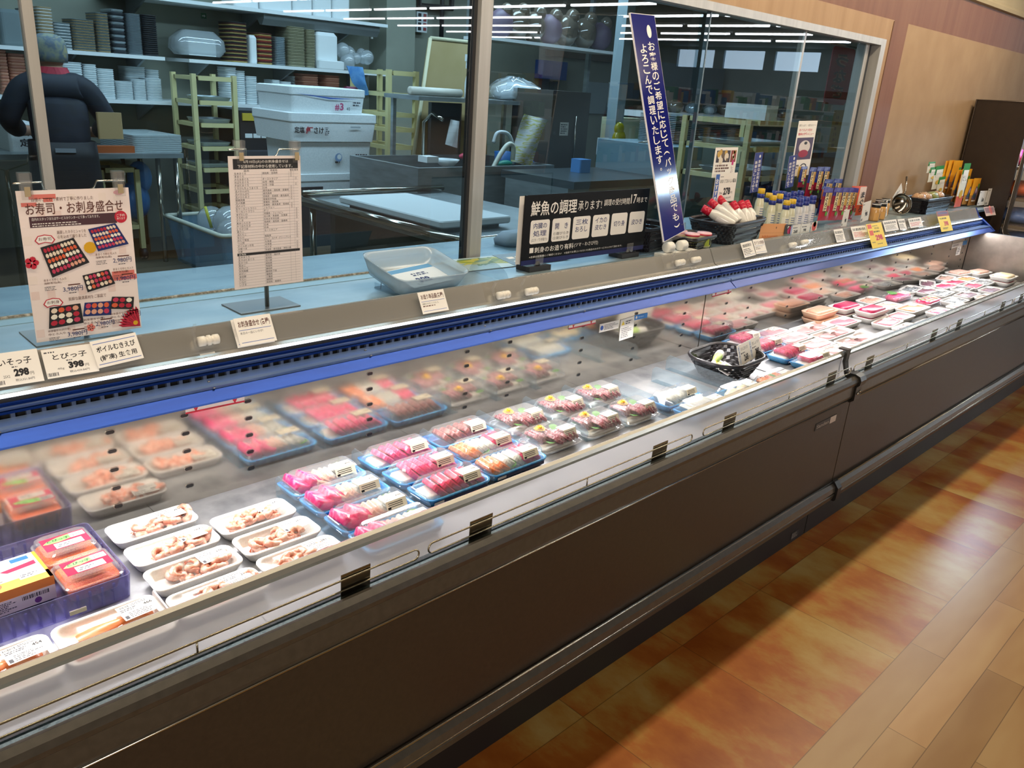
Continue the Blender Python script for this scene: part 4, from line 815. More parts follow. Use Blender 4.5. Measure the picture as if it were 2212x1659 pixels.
# ---- tall leaning blue banner board
yw, ln, rl, w, h = .26836791, .26755498, .06539459, .2337, .7855
X = Vector((math.cos(yw), math.sin(yw), 0)); N = Vector((math.sin(yw), -math.cos(yw), 0)); Y = Vector((0, 0, 1))*math.cos(ln)-N*math.sin(ln)
X2 = X*math.cos(rl)+Y*math.sin(rl); Y2 = Y*math.cos(rl)-X*math.sin(rl); o0 = Vector((2.5935, 1.74, 1.0348))-X2*w/2
c = Card(w, h, pm('#e8e6ea', .4), .006); DB = pm('#141c72', .13, 0, .35); c.rect(.002, .002, w-.004, h-.004, DB); c.up()
c.disc(w*.66, h*.927, .022, PAPER, 20); c.text('お客様のご希望に応じて(パック商品でも)', w*.52, h*.02, w*.30, h*.865, PAPER, .012, vert=True); c.text('よろこんで調理いたします。', w*.18, h*.30, w*.28, h*.575, PAPER, .012, vert=True)
o = c.place('banner_board', o0, X2, Y2); tag(o, 'tall leaning dark blue banner board with white vertical lettering', 'banner')
t = thing('banner_holder', 'white clip holder on the rail gripping the blue banner board', 'sign holder', (2.60, 1.728, ZC))
b = MB(); b.box(-.11, .11, -.022, .022, 0, .014, pm('#e4e2da', .4)); b.build('foot', t)
for x in (-.055, .03): MB().lathe([(.0001, -.022), (.018, -.022), (.020, -.018), (.020, .012), (.016, .018), (.0001, .018)], pm('#e9e7df', .4), n=16, T=Matrix.Translation((x, -.003, .034)) @ Matrix.Rotation(math.pi/2, 4, 'Y')).build('roller', t)
MB().loft([[(-.115, -.012, .052), (.125, .05, .052), (.125, .053, .052), (-.115, -.009, .052)], [(-.118, -.006, .095), (.122, .056, .105), (.122, .060, .105), (-.118, -.002, .095)]], CLEAR).build('clear_jaw', t)
# ---- price cards on the sloping rail
RA = Vector((0, 1.650, .934)); RD = Vector((0, .028, .0527)).normalized(); RN = Vector((0, -RD.z, RD.y))
def onrail(u, v, lift=.004):
    d = ray(u, v); q = RA+RN*lift; tt = (q-CAM).dot(RN)/d.dot(RN); return CAM+d*tt
def rail_card(q4, label, draw, name='price_card', base=PAPER, lift=.0035, cat='price card'):
    P = [onrail(u, v, lift+.0045) for u, v in q4]; X = (P[2]+P[1]-P[3]-P[0]); w = X.length/2; Y = (P[0]+P[1]-P[2]-P[3]); h = Y.length/2
    c = Card(w, h, base, .0006); draw(c, w, h); o = c.place(name, P[3], X, Y); return tag(o, label, cat)
def d_price(nm, pr, tx, mk=''):
    def f(c, w, h):
        c.text(nm, w*.18, h*.60, w*.66, h*.20, INK, .015); c.fine(w*.04, h*.84, w*.3, h*.08, 1, GREY); c.text(pr, w*.44, h*.24, w*.30, h*.24, INK, .06); c.text('円', w*.76, h*.24, w*.07, h*.10); c.text(tx, w*.44, h*.10, w*.38, h*.08, GREY); c.fine(w*.42, h*.51, w*.18, h*.06, 1, GREY); c.text(mk, w*.22, h*.24, w*.13, h*.08, GREY); c.bars(w*.02, h*.06, w*.2, h*.12, 12, GREY)
    return f
def d_title(l1, l2):
    def f(c, w, h):
        c.rect(w*.04, h*.86, w*.92, h*.022, BLU); c.rect(w*.04, h*.10, w*.92, h*.022, BLU); c.text(l1, w*.08, h*.54, w*.84, h*.22, INK, .02); c.text(l2, w*.10, h*.20, w*.80, h*.23, INK, .02)
    return f
def d_sub(l1, l2, rows=2):
    def f(c, w, h):
        c.text(l1, w*.08, h*.62, w*.86, h*.26, BRN, .02); c.rect(w*.06, h*.54, w*.88, h*.018, BLU); c.rect(w*.06, h*.10, w*.88, h*.018, BLU)
        c.text(l2, w*.08, h*.40, w*.62, h*.09, INK)
        if rows > 1: c.fine(w*.08, h*.29, w*.7, h*.09, 1, BRN)
    return f
def d_fine(col=INK, rd=False):
    def f(c, w, h): c.bars(w*.08, h*.66, w*.8, h*.20, 16, INK, int(w*1e4)); c.fine(w*.08, h*.16, w*.84, h*.42, 4, RED if rd else GREY, .5, int(w*1e4)); c.rect(w*.06, h*.10, w*.88, h*.018, BLU)
    return f
rail_card([(-12, 763), (89, 752), (103, 819), (-12, 839)], 'white price card reading 298, cut by the picture edge, on the sloping rail', d_price('いそっ子', '298', '税込321.84円', '25X2'))
rail_card([(89.5, 752), (203, 741), (213, 797), (103.5, 819)], 'white price card reading 398 with yen sign, beside the prawn title card', d_price('とびっ子', '398', '税込429.84円', '40g'))
rail_card([(199, 741), (296, 717), (313, 776), (213, 796)], 'white title card for boiled prawns between two blue lines', d_title('ボイルむきえび', '(解凍) 生食用'), 'title_card', lift=.006)
rail_card([(495, 692), (575, 680), (594, 738), (514, 752)], 'spare title card just showing behind the assorted sashimi title card', lambda c, w, h: c.rect(w*.05, h*.1, w*.9, h*.02, BLU), 'title_card', lift=.003)
rail_card([(502, 688), (582, 677), (598, 734), (520, 749)], 'white title card for assorted sashimi below the list stand', d_sub('お刺身盛合せ (各種)', '本日の一品にいかが!', 1), 'title_card', lift=.008)
rail_card([(903, 632), (958, 624), (971, 669), (914, 679)], 'white title card for single sashimi plates under the translucent tray', d_sub('お造り単品盛(各種)', '新鮮なネタをつくりました。'), 'title_card', lift=.006)
rail_card([(1592, 530), (1617, 525), (1633, 549), (1609, 557)], 'small white barcode card, first of two under the red-cap bottles', d_fine(), lift=.006)
rail_card([(1619, 521), (1643, 518), (1657, 545), (1634, 549)], 'white card with bold heading, second of two under the red-cap bottles', d_sub('まぐろの刺身', '新鮮なまぐろ'), lift=.006)
rail_card([(1800, 495), (1820, 494), (1827, 520), (1808, 524)], 'small white fine-print card before the yellow 298 card', d_fine(), lift=.006)
rail_card([(1836, 491), (1869, 487), (1877, 514), (1845, 518)], 'white card with red fine print, touching the yellow 298 card', d_fine(rd=True), lift=.004)
def d_yel(pr):
    def f(c, w, h):
        c.rect(w*.05, h*.80, w*.26, h*.17, pm('#d9552c', .5)); c.rect(w*.08, h*.52, w*.24, h*.2, pm('#d9552c', .5)); c.fine(w*.36, h*.86, w*.5, h*.06, 1, GREY); c.text('特価', w*.45, h*.74, w*.3, h*.09); c.fine(w*.36, h*.60, w*.58, h*.09, 1, INK, .7); c.text(pr, w*.38, h*.28, w*.46, h*.24, RED, .06); c.text('円', w*.86, h*.30, w*.09, h*.07, RED); c.fine(w*.1, h*.2, w*.3, h*.06, 1, GREY); c.fine(w*.4, h*.12, w*.5, h*.05, 1, GREY)
    return f
rail_card([(1870, 486), (1903, 480), (1917, 532), (1885, 537)], 'yellow sale card reading 298 hanging over the blue canopy edge', d_yel('298'), 'sale_card', YEL, .03, 'sale card')
rail_card([(1905, 478), (1934, 474), (1942, 496), (1913, 501)], 'wide white barcode card right past the yellow 298 card', d_fine(), lift=.005)
rail_card([(1938, 474), (1952, 473), (1960, 495), (1945, 497)], 'narrow white barcode card between two wider white cards', d_fine(), lift=.005)
rail_card([(1960, 474), (1987, 470), (1995, 489), (1967, 493)], 'white card with red fine print under the far black basket', d_fine(rd=True), lift=.005)
def d_yel2(c, w, h): c.rect(0, h*.75, w, h*.25, pm('#8a3d2e', .5)); c.up(); c.rect(w*.1, h*.85, w*.8, h*.1, pm('#5c4a6a', .5)); c.text('特価', w*.12, h*.58, w*.2, h*.1, GRN); c.fine(w*.36, h*.58, w*.55, h*.1, 1, INK, .7); c.text('398', w*.4, h*.26, w*.36, h*.24, RED, .05); c.fine(w*.2, h*.1, w*.6, h*.1, 2, GREY)
rail_card([(2019, 460), (2043, 457), (2060, 498), (2034, 501)], 'yellow sale card with dark red photo top, farther along the rail', d_yel2, 'sale_card', YEL, .03, 'sale card')
rail_card([(2125, 446), (2147, 445), (2151, 463), (2130, 467)], 'brown photo card at the far end of the rail', lambda c, w, h: (c.rect(w*.05, h*.3, w*.9, h*.6, pm('#7a5a5a', .5)), c.disc(w*.6, h*.6, w*.15, PINK)), base=pm('#b89a86', .5), lift=.008)
def up_card(q4, y, label, draw, name='price_card', base=PAPER, cat='price card', lean=0):
    P = [at(u, v, 1, y) for u, v in q4]; X = P[2]+P[1]-P[3]-P[0]; Y = P[0]+P[1]-P[2]-P[3]
    c = Card(X.length/2, Y.length/2, base, .0006); draw(c, c.w, c.h); o = c.place(name, P[3], X, Y); return tag(o, label, cat)
up_card([(2108, 423), (2124, 422), (2125, 443), (2110, 444)], 1.742, 'thin white price card standing by the red pouch on the rail', d_price('', '58', '', ''))
up_card([(2124, 426), (2142, 424), (2149, 442), (2126, 444)], 1.738, 'larger white price card standing last on the rail', d_price('', '398', '', ''))
up_card([(1811, 463), (1823, 463), (1828, 489), (1816, 490)], 1.735, 'narrow white price tag standing before the purple pouches', d_price('', '98', ''))
up_card([(1849, 455), (1867, 450), (1875, 474), (1858, 481)], 1.735, 'tilted white price tag clipped before the sesame jars', d_price('', '98', ''))
# clear rail covers and white roller clips
for x0, x1 in ((-.6, .80), (.86, 1.55), (1.60, 2.38), (2.42, 3.05), (3.08, 4.6), (4.62, 5.7)):
    b = MB(); q = lambda s, l: (RA+RD*s+RN*l); b.strip([(q(s, l).y, q(s, l).z) for s, l in ((.0, .002), (.003, .0068), (.03, .0078), (.056, .0070), (.059, .002))], x0, x1, CLEAR)
    o = b.build('rail_cover'); tag(o, 'clear plastic cover strip on the sloping price rail '+{-.6: 'under the sushi poster', .86: 'under the translucent tray', 1.6: 'below the black board', 2.42: 'below the red-cap bottles', 3.08: 'below the soy bottles and pouches', 4.62: 'at the far basket'}[x0], 'rail cover', 'clear rail covers')
for u, v, lb in ((450, 735, 'beside the prawn title card'), (1087, 637, 'first of the pair before the black board'), (1148, 629, 'second of the pair before the black board'), (1469, 567, 'first of the pair before the blue banner'), (1503, 561, 'second of the pair before the blue banner'), (1712, 529, 'first of the pair before the soy bottles'), (1738, 523, 'second of the pair before the soy bottles')):
    p = onrail(u, v, .016); t = thing('rail_clip', 'cream roller clip on the price rail '+lb, 'clip', p, 0, 'roller clips on the price rail'); t.rotation_euler = (math.radians(42), 0, 0); CR = pm('#e6e0d2', .4)
    b = MB(); T = Matrix.Rotation(math.pi/2, 4, 'Y'); b.lathe([(.0001, -.022), (.011, -.022), (.011, -.008), (.0085, -.007), (.0085, -.003), (.0115, -.002), (.0115, .004), (.009, .005), (.009, .010), (.011, .011), (.011, .022), (.0001, .022)], CR, n=16, T=T); b.build('roller', t)
    MB().loft([[(x, y, z) for y, z in ((-.022, -.026), (-.016, -.028), (.03, -.004), (.034, .02), (.03, .022), (.024, .0))] for x in (-.026, -.020)], CLEAR).build('clip_plate', t)
    MB().box(-.02, .014, -.024, -.006, -.027, -.0235, CR).build('clip_foot', t)
# ---- translucent tray on an acrylic stand, price sheet inside
TRL = clear_mat('translucent_tray', '#dfeaf0', haze=.42, hazecol='#c9dbe6', refl=.4, rough=.2)
A0 = at(773, 546, 2, 1.062); B0 = at(930, 530, 2, 1.062); D0 = at(905, 605, 2, 1.02); tw = B0.x-A0.x; td = math.hypot(A0.y-D0.y, .042); tl = math.atan2(.042, A0.y-D0.y)
t = thing('translucent_tray', 'frosted translucent deep tray tilted on its stand before the mullion', 'tray', ((A0.x+B0.x)/2, (A0.y+D0.y)/2, 1.041)); ring = lambda k, z, r=.03: [(x, y, z) for x, y, _ in rr(tw*k, td*(1-(1-k)*tw/td), r, 0, 5)]
b = MB(); b.loft([ring(.86, -.05), ring(.93, -.02), ring(.985, -.004, .034), ring(1.0, .0, .035), ring(.965, .0, .033), ring(.92, -.02), ring(.85, -.046)], TRL, True, True, True); o = b.build('tray_body', t); o.rotation_euler = (tl, 0, 0)
t2 = thing('tray_stand', 'thin acrylic stand with bent legs under the translucent tray', 'stand', (t.location.x, t.location.y, ZC)); b = MB()
b.loft([[(x, y, z) for x, y, _ in rr(tw*.8, td*.7, .02, 0)] for z in (0, .0018)], ACRYL); b.build('stand_base', t2)
for s in (-1, 1):
    b = MB(); b.box(s*tw*.38-.001, s*tw*.38+.001, -td*.3, td*.3, .0018, .016, ACRYL); b.build('stand_side', t2)
    b = MB(); b.tube([(s*tw*.36, -td*.32, .002), (s*tw*.36, -td*.28, .016), (s*tw*.36, td*.18, .026), (s*tw*.36, td*.2, .002)], .0012, CHROME, 6); b.build('wire_leg', t2)
c = Card(.17, .12, pm('#dbe6ee', .5)); c.rect(.0, .095, .17, .022, pm('#5f9ccc', .5)); c.rect(0, 0, .003, .12, pm('#2a4a6a', .5)); c.up(); c.text('398', .05, .02, .05, .03, NV, .04); c.fine(.06, .06, .09, .02, 2, NV, .6); c.text('税込', .03, .01, .02, .01, NV)
m = Matrix.Translation(t.location) @ Matrix.Rotation(tl, 4, 'X'); p0 = m @ Vector((-.05, -.065, -.0435)); o = c.place('tray_price_sheet', p0, m.to_3x3() @ Vector((1, .12, 0)), m.to_3x3() @ Vector((-.1, 1, 0))); tag(o, 'blue-headed price sheet lying inside the translucent tray', 'price sheet')
# green flyer and another sheet leaning at the glass, clear divider fin
c = Card(.30, .12, pm('#9fb2b0', .3)); R = random.Random(5)
for i in range(26): c.poly([(.02+.24*R.random(), .02+.09*R.random()), (.06+.22*R.random(), .03+.08*R.random()), (.05+.2*R.random(), .05+.06*R.random())], (pm('#8f9a35', .4), pm('#5f7a3a', .4), pm('#b7b24a', .4))[i % 3]); c.z += .00001
o = c.place('green_flyer', (1.66, 1.88, ZC+.002), (1, -.08, 0), (.10, 1, .10)); tag(o, 'flat leaflet with green leaf print lying behind the translucent tray', 'leaflet')
c = Card(.26, .12, pm('#42525c', .3)); c.rect(.02, .03, .2, .06, pm('#6e7f84', .4)); c.up(); c.fine(.03, .06, .18, .025, 1, PAPER, .7); c.fine(.03, .03, .15, .015, 1, PAPER); o = c.place('dark_flyer', (1.88, 1.865, ZC+.003), (1, -.04, 0), (.06, 1, .10)); tag(o, 'dark printed leaflet lying half behind the black board', 'leaflet')
b = MB(); b.loft([[(x, .0+.10*math.cos(a)*.9, .05*math.sin(a)) for a in [math.pi*i/12 for i in range(13)]] for x in (-.001, .001)], ACRYL); o = b.build('clear_fin', None, (1.70, 1.80, ZC)); tag(o, 'small curved clear plastic fin beside the translucent tray', 'divider')
# ---- baskets and bottles
def cnt(u, v): return at(u, v, 2, ZC)
t = thing('jar_basket', 'low black woven basket holding small red-lidded jars beside the blue banner', 'basket', (2.80, 1.80, ZC), .1); wicker(t, .21, .13, .045, .03, 1.25, 4)
def jar(x, y, lb):
    t = thing('paste_jar', lb, 'jar', (x, y, ZC+.004), random.uniform(-.3, .3), 'small red-lidded jars'); MB().lathe([(.0001, 0), (.027, 0), (.029, .006), (.029, .040), (.025, .047), (.0001, .047)], pm('#e6dfa8', .2), n=18).build('glass', t)
    MB().lathe([(.0001, .047), (.029, .047), (.030, .049), (.030, .056), (.028, .0585), (.0001, .0585)], pm('#e8b9bd', .3), n=18).lathe([(.0303, .0485), (.0305, .0495), (.0305, .0525), (.0303, .0535)], RED, n=18).build('lid', t)
    b = MB(); n = 10; b.loft([[(.0293*math.cos(a), .0293*math.sin(a), z) for a in [math.pi*(1.2+.6*i/n) for i in range(n+1)]] for z in (.008, .040)], pm('#b7c247', .5), False, False, closed=False)
    b.loft([[(.0296*math.cos(a), .0296*math.sin(a), z) for a in [math.pi*(1.46+.12*i/4) for i in range(5)]] for z in (.012, .036)], INK, False, False, closed=False); b.build('label', t); return t
jar(2.765, 1.775, 'red-lidded paste jar closest to the blue banner, front of the small basket'); jar(2.835, 1.765, 'red-lidded paste jar on the bottle-basket side of the small basket'); jar(2.775, 1.84, 'red-lidded paste jar standing at the rear of the small basket')
t = thing('bottle_basket', 'big black woven basket of red-cap bottles before the 278 card', 'basket', (3.135, 1.845, ZC), .12); wicker(t, .40, .205, .085, .06, 1.2, 6)
t = thing('spare_basket', 'black woven basket standing behind the blue banner board', 'basket', (2.60, 1.89, ZC), .1); wicker(t, .25, .17, .085, .04, 1.15, 6)
def bottle(name, lb, group, p, cap, cap2, body, h=.165, r=.0205, rx=0, ry=0, rz=0, lab=None, txt='', cat='bottle'):
    t = thing(name, lb, cat, p, 0, group); t.rotation_euler = (rx, ry, rz); k = ('bt', cap.name, body.name, txt, h)
    if k not in ME:
        a = MB().lathe([(.0001, 0), (r*.95, 0), (r, .004), (r, h*.55), (r*.93, h*.64), (r*.72, h*.74), (r*.7, h*.76)], body, n=18).mesh('glass')
        b = MB().lathe([(r*.72, h*.74), (r*.80, h*.745), (r*.80, h*.865)], cap2, n=18).lathe([(r*.78, h*.865), (r*.80, h*.87), (r*.76, h), (.0001, h)], cap, n=18).mesh('cap')
        c = MB(); n = 12
        def arc(a0, a1, z0, z1, m, e): c.loft([[(( r+e)*math.cos(a), (r+e)*math.sin(a), z) for a in [math.pi*(a0+(a1-a0)*i/n) for i in range(n+1)]] for z in (z0, z1)], m, False, False, closed=False)
        arc(1.0, 2.0, h*.06, h*.52, lab, .0004)
        for q in range(6): arc(1.25, 1.6, h*(.12+.065*q), h*(.145+.065*q), pm('#7a86a8', .5), .0007)
        arc(1.62, 1.75, h*.1, h*.5, pm('#d9d07a', .5) if 'eecb' in cap.name or 'c9a' in cap.name else pm('#d8d3dc', .5), .0007); arc(1.66, 1.72, h*.12, h*.30, INK, .0009)
        ME[k] = (a, b, c.mesh('label'))
    a, b, c = ME[k]; inst('glass', a, t); inst('cap', b, t); inst('label', c, t); return t
WB = pm('#d8d4cc', .2); RCAP = pm('#c01a34', .3); RLB = pm('#eee8e4', .4)
for i, (u, v, y, rx, rz) in enumerate(((1548, 452, 1.87, -.25, -.75), (1562, 440, 1.90, -.25, -.55), (1577, 436, 1.915, -.2, -.35), (1599, 432, 1.875, -.42, -.42), (1614, 432, 1.88, -.42, -.36), (1622, 432, 1.88, -.42, -.32))):
    bu, bv = ((1584, 487), (1590, 482), (1596, 480), (1616, 502), (1626, 501), (1637, 499))[i]; p = at(bu, bv, 1, y-.075); q = at(((1529, 456), (1544, 444), (1562, 439), (1582, 437), (1599, 436), (1611, 436))[i][0], ((1529, 456), (1544, 444), (1562, 439), (1582, 437), (1599, 436), (1611, 436))[i][1], 1, y+.02)
    ax = (q-p); t = bottle('soy_bottle', 'white red-cap bottle leaning in the woven basket, '+('lowest, at the blue banner end', 'second from the blue banner end', 'third, mostly hidden behind its neighbours', 'fourth, tallest in the centre', 'fifth, beside the tallest', 'last, at the yellow-cap bottle end')[i], 'red-cap bottles in the basket', p, RCAP, RCAP, WB, max(.15, min(.2, ax.length)), .022, lab=RLB, txt='r%d' % i)
    t.rotation_euler = ax.to_track_quat('Z', 'Y').to_euler()
YC = pm('#c9a21e', .4); BC = pm('#24307e', .35); SB = pm('#d9d6b8', .25); SB2 = pm('#d6d4d2', .25)
spots = [(1646, 403, 1.90, 0), (1664, 402, 1.93, 0), (1673, 407, 1.87, 0), (1687, 407, 1.89, 0), (1700, 434, 1.785, 0), (1712, 433, 1.80, 0), (1677, 400, 1.97, 1), (1693, 400, 1.95, 1), (1703, 406, 1.91, 1), (1717, 404, 1.925, 1), (1731, 404, 1.93, 1), (1728, 431, 1.815, 1), (1741, 432, 1.825, 1), (1755, 431, 1.84, 1)]
for i, (u, v, y, k) in enumerate(spots):
    p = at(u, v+4, 1, y); hh = p.z-ZC; 
    lb = ('yellow-cap soy bottle, ' if k == 0 else 'blue-cap soy bottle, ')+('closest to the woven bottle basket', 'rear, second along', 'tall front pair, first', 'tall front pair, second', 'short-standing front pair, first', 'short-standing front pair, second', 'rear row between yellow caps', 'rear row, second blue', 'middle row, first blue', 'middle row, second blue', 'middle row, beside the pouches', 'front row, first blue', 'front row, second blue', 'front row, touching the purple pouches')[i]
    bottle('soy_bottle', lb, 'yellow-cap soy bottles' if k == 0 else 'blue-cap soy bottles', (p.x, y, ZC+max(0, hh-.165) if hh > .19 else ZC), YC if k == 0 else BC, BC, SB if k == 0 else SB2, .165 if hh > .165 else .155, lab=pm('#e4e2cf', .5) if k == 0 else pm('#e6e2e2', .5), txt='s%d' % k)
b = MB(); b.box(3.30, 3.92, 1.862, 1.99, ZC, ZC+.030, ACRYL); tag(b.build('step_riser'), 'clear low step under the rear soy bottles', 'riser')
# cards behind bottles
def d_278(c, w, h):
    c.rect(w*.02, h*.02, w*.17, h*.96, pm('#3d64b0', .5)); c.up()
    c.text('おすすめ', w*.04, h*.04, w*.13, h*.80, PAPER, .03, vert=True); c.text('あまくておいしい醤油', w*.24, h*.66, w*.72, h*.14, INK, .01); c.text('278', w*.44, h*.24, w*.32, h*.26, INK, .05); c.text('円', w*.78, h*.26, w*.08, h*.09); c.text('200ml', w*.26, h*.28, w*.14, h*.08, GREY); c.bars(w*.22, h*.06, w*.2, h*.11, 12, GREY); c.text('税込300.24円', w*.46, h*.10, w*.36, h*.08, GREY); c.fine(w*.24, h*.86, w*.2, h*.05, 1, GREY)
up_card([(1543, 377), (1590, 373), (1585, 434), (1538, 439)], 1.955, 'white recommended price card reading 278 behind the red-cap bottles', d_278)
def d_rec(c, w, h):
    pal = [pm(x, .5) for x in ('#6a5a4a', '#c9a24a', '#e4d8c4', '#8a3a30', '#3d3640')]; R = random.Random(3)
    c.rect(w*.08, h*.50, w*.60, h*.40, pal[4]); c.rect(w*.71, h*.50, w*.24, h*.40, pal[3]); c.up()
    for i in range(14): c.disc(w*R.uniform(.15, .62), h*R.uniform(.55, .85), w*R.uniform(.04, .1), pal[i % 3], 9); c.z += .00001
    for i in range(6): c.disc(w*R.uniform(.76, .91), h*R.uniform(.55, .85), w*.04, pal[1 if i % 2 else 2], 8)
    c.fine(w*.1, h*.16, w*.64, h*.28, 3, BRN, .6, 4); c.rect(w*.80, h*.40, w*.08, h*.16, pm('#c2247a', .5)); c.text('レシピ', w*.80, h*.12, w*.1, h*.24, pm('#8a4a7a', .5), vert=True)
up_card([(1548, 321), (1595, 318), (1587, 383), (1537, 384)], 1.985, 'small recipe sheet with food photos on the glass above the 278 card', d_rec, 'recipe_sheet', cat='recipe sheet')
def d_rec2(c, w, h):
    c.text('高たんぱく・低カロリー!', w*.06, h*.90, w*.88, h*.04, INK); c.text('まぐろぶつ切の', w*.10, h*.81, w*.68, h*.05, RED, .02); c.text('簡単お手軽メニュー', w*.08, h*.74, w*.82, h*.05, RED, .02); c.rect(w*.06, h*.30, w*.88, h*.40, pm('#4a3a58', .5)); c.up(); c.disc(w*.52, h*.53, w*.30, pm('#d9d0cc', .5), 20, h*.12); c.up(); c.disc(w*.5, h*.41, w*.26, pm('#9c1f3a', .5), 14, h*.07); c.up(); c.disc(w*.55, h*.60, w*.09, DARK, 6, h*.03); c.fine(w*.1, h*.12, w*.3, h*.1, 2, GREY); c.disc(w*.62, h*.16, w*.18, GREY, 14, h*.07); c.up(); c.disc(w*.62, h*.16, w*.12, PAPER, 14, h*.05)
up_card([(1733, 262), (1771, 261), (1748, 378), (1706, 382)], 1.985, 'tall recipe strip with a rice bowl photo standing behind the pouches', d_rec2, 'recipe_strip', cat='recipe sheet')
def d_ban(c, w, h):
    c.rect(0, 0, w, h, pm('#27357f', .5)); c.up(); c.disc(w*.66, h*.90, w*.1, PAPER, 8); c.text('新鮮なお刺身を', w*.54, h*.12, w*.34, h*.70, PAPER, .01, vert=True); c.text('新鮮なしょうゆで', w*.12, h*.02, w*.34, h*.78, PAPER, .01, vert=True)
up_card([(1629, 331), (1645, 329), (1638, 414), (1620, 417)], 1.96, 'narrow navy banner strip standing above the yellow-cap bottles', d_ban, 'navy_banner_strip', cat='banner')
up_card([(1709, 337), (1724, 334), (1715, 402), (1696, 407)], 1.95, 'narrow navy banner strip beside the tall recipe strip', d_ban, 'navy_banner_strip', cat='banner')
# orange tray placard, small price pair, picture cards
def d_or(c, w, h): c.rect(0, h*.42, w, h*.012, pm('#b8763e', .5)); c.text('kikkoman', w*.12, h*.14, w*.62, h*.17, pm('#d9702a', .5), .02); c.disc(w*.62, h*.75, h*.07, pm('#8a5a30', .5), 10)
up_card([(1648, 473), (1699, 483), (1694, 507), (1638, 519)], 1.765, 'orange paper placard between the bottle basket and the rail', d_or, 'orange_placard', pm('#eda568', .55), 'placard')
up_card([(1697, 485), (1712, 485), (1707, 504), (1693, 506)], 1.762, 'dark picture card with a pink flower beside the orange placard', lambda c, w, h: (c.disc(w*.7, h*.4, w*.28, pm('#c73a6a', .5), 10), c.disc(w*.5, h*.7, w*.12, PAPER, 8)), 'picture_card', pm('#3a352f', .5), 'picture card')
up_card([(1711, 487), (1752, 482), (1748, 502), (1706, 508)], 1.758, 'double white price card before the front blue-cap bottles', lambda c, w, h: (c.rect(0, 0, w*.07, h, pm('#a8b4dc', .5)), c.text('268', w*.16, h*.15, w*.2, h*.34, INK, .04), c.text('98', w*.66, h*.2, w*.15, h*.3, INK, .04), c.fine(w*.12, h*.6, w*.3, h*.2, 1, GREY), c.fine(w*.58, h*.6, w*.35, h*.2, 1, GREY), c.rect(w*.5, 0, w*.01, h, GREY)))
up_card([(1756, 482), (1769, 477), (1763, 498), (1751, 501)], 1.757, 'small tomato picture card beside the double price card', lambda c, w, h: (c.disc(w*.5, h*.5, w*.38, pm('#d9504a', .5), 12), c.disc(w*.55, h*.75, w*.25, GRN, 8)), 'picture_card', pm('#f0d8cc', .5), 'picture card')
# ---- pouches
def pouch(name, lb, group, q4, y, th, mats, txt, style=0, cat='pouch', lean=.0):
    P = [at(u, v, 1, y) for u, v in q4]; X = P[1]-P[0]; w = X.length; Y = (P[0]-P[3]); h = Y.length
    t = thing(name, lb, cat, P[3], 0, group); t.matrix_basis = basis(P[3], X, Y); b = MB(); n = 8; rings = []
    for i in range(n+1):
        q = i/n; k = math.sin(math.pi*min(1, q*1.02))**.6*th; yy = h*q
        rings.append([(w*.0+w*.02*math.sin(q*9), yy, 0), (w*.2, yy, k*.8), (w*.5, yy, k), (w*.8, yy, k*.8), (w, yy, 0), (w*.8, yy, -k*.8), (w*.5, yy, -k), (w*.2, yy, -k*.8)])
    nb = len(rings); vs = [p for r in rings for p in r]
    for i in range(n):
        m = mats[min(len(mats)-1, int((1-(i+.5)/n)*len(mats)))]; b.loft(rings[i:i+2], m, i == 0, i == n-1, False)
    b.build('pouch_body', t)
    c = Card.__new__(Card); MB.__init__(c); c.w, c.h, c.z = w, h, th+.0006
    if style == 0:
        c.rect(w*.20, h*.30, w*.36, h*.56, pm('#e9d7a8', .4)); c.rect(w*.56, h*.46, w*.26, h*.40, pm('#c99a3c', .4)); c.rect(w*.58, h*.28, w*.24, h*.14, pm('#b02038', .4)); c.disc(w*.62, h*.22, w*.12, pm('#5fae3a', .4), 8); c.up()
        c.text(txt, w*.24, h*.26, w*.30, h*.62, INK, .03, vert=True); c.text('旨', w*.60, h*.66, w*.2, h*.14, pm('#6a1f20', .4))
    elif style == 1: c.rect(w*.12, h*.55, w*.76, h*.30, pm('#f0ece0', .4)); c.up(); c.text(txt, w*.2, h*.60, w*.6, h*.12, INK); c.disc(w*.5, h*.3, w*.25, pm('#d9b04a', .4), 9, h*.10)
    elif style == 2: c.poly([(w*.2, h*.25), (w*.75, h*.2), (w*.85, h*.6), (w*.5, h*.72)], pm('#6e5a78', .4)); c.rect(w*.7, h*.55, w*.15, h*.25, GRN); c.up(); c.disc(w*.5, h*.35, w*.22, pm('#3a5a6a', .4), 9, h*.08); c.rect(w*.25, h*.15, w*.5, h*.05, PAPER); c.disc(w*.6, h*.55, w*.12, pm('#c9b6cc', .4), 8)
    elif style == 3: c.text(txt, w*.2, h*.1, w*.6, h*.75, INK, .02, vert=True)
    c.build('pouch_print', t); return t
PU = pm('#3a2c8a', .25); NB = pm('#23307e', .25); MR = pm('#8e1c34', .25); CRD = pm('#c01e3c', .25)
gp = 'tuna bowl sauce pouches'
fr = [(1792, 413, 1813, 413), (1814, 412, 1833, 413), (1829, 412, 1847, 413), (1840, 413, 1857, 414), (1849, 413, 1866, 415)]
for i, (a, b_, c_, d_) in list(enumerate(fr))[::-1]: pouch('sauce_pouch', 'purple and red pouch with black lettering, '+('front of the row beside the blue-cap bottles', 'second in the front row', 'third in the front row', 'fourth in the front row', 'last in the front row by the paper pouch')[i], gp, [(a, b_), (c_, d_), (c_-26, 478-i), (a-27, 477-i)], 1.80+.018*i, .006, [PU, MR, CRD, CRD], 'まぐろ丼')
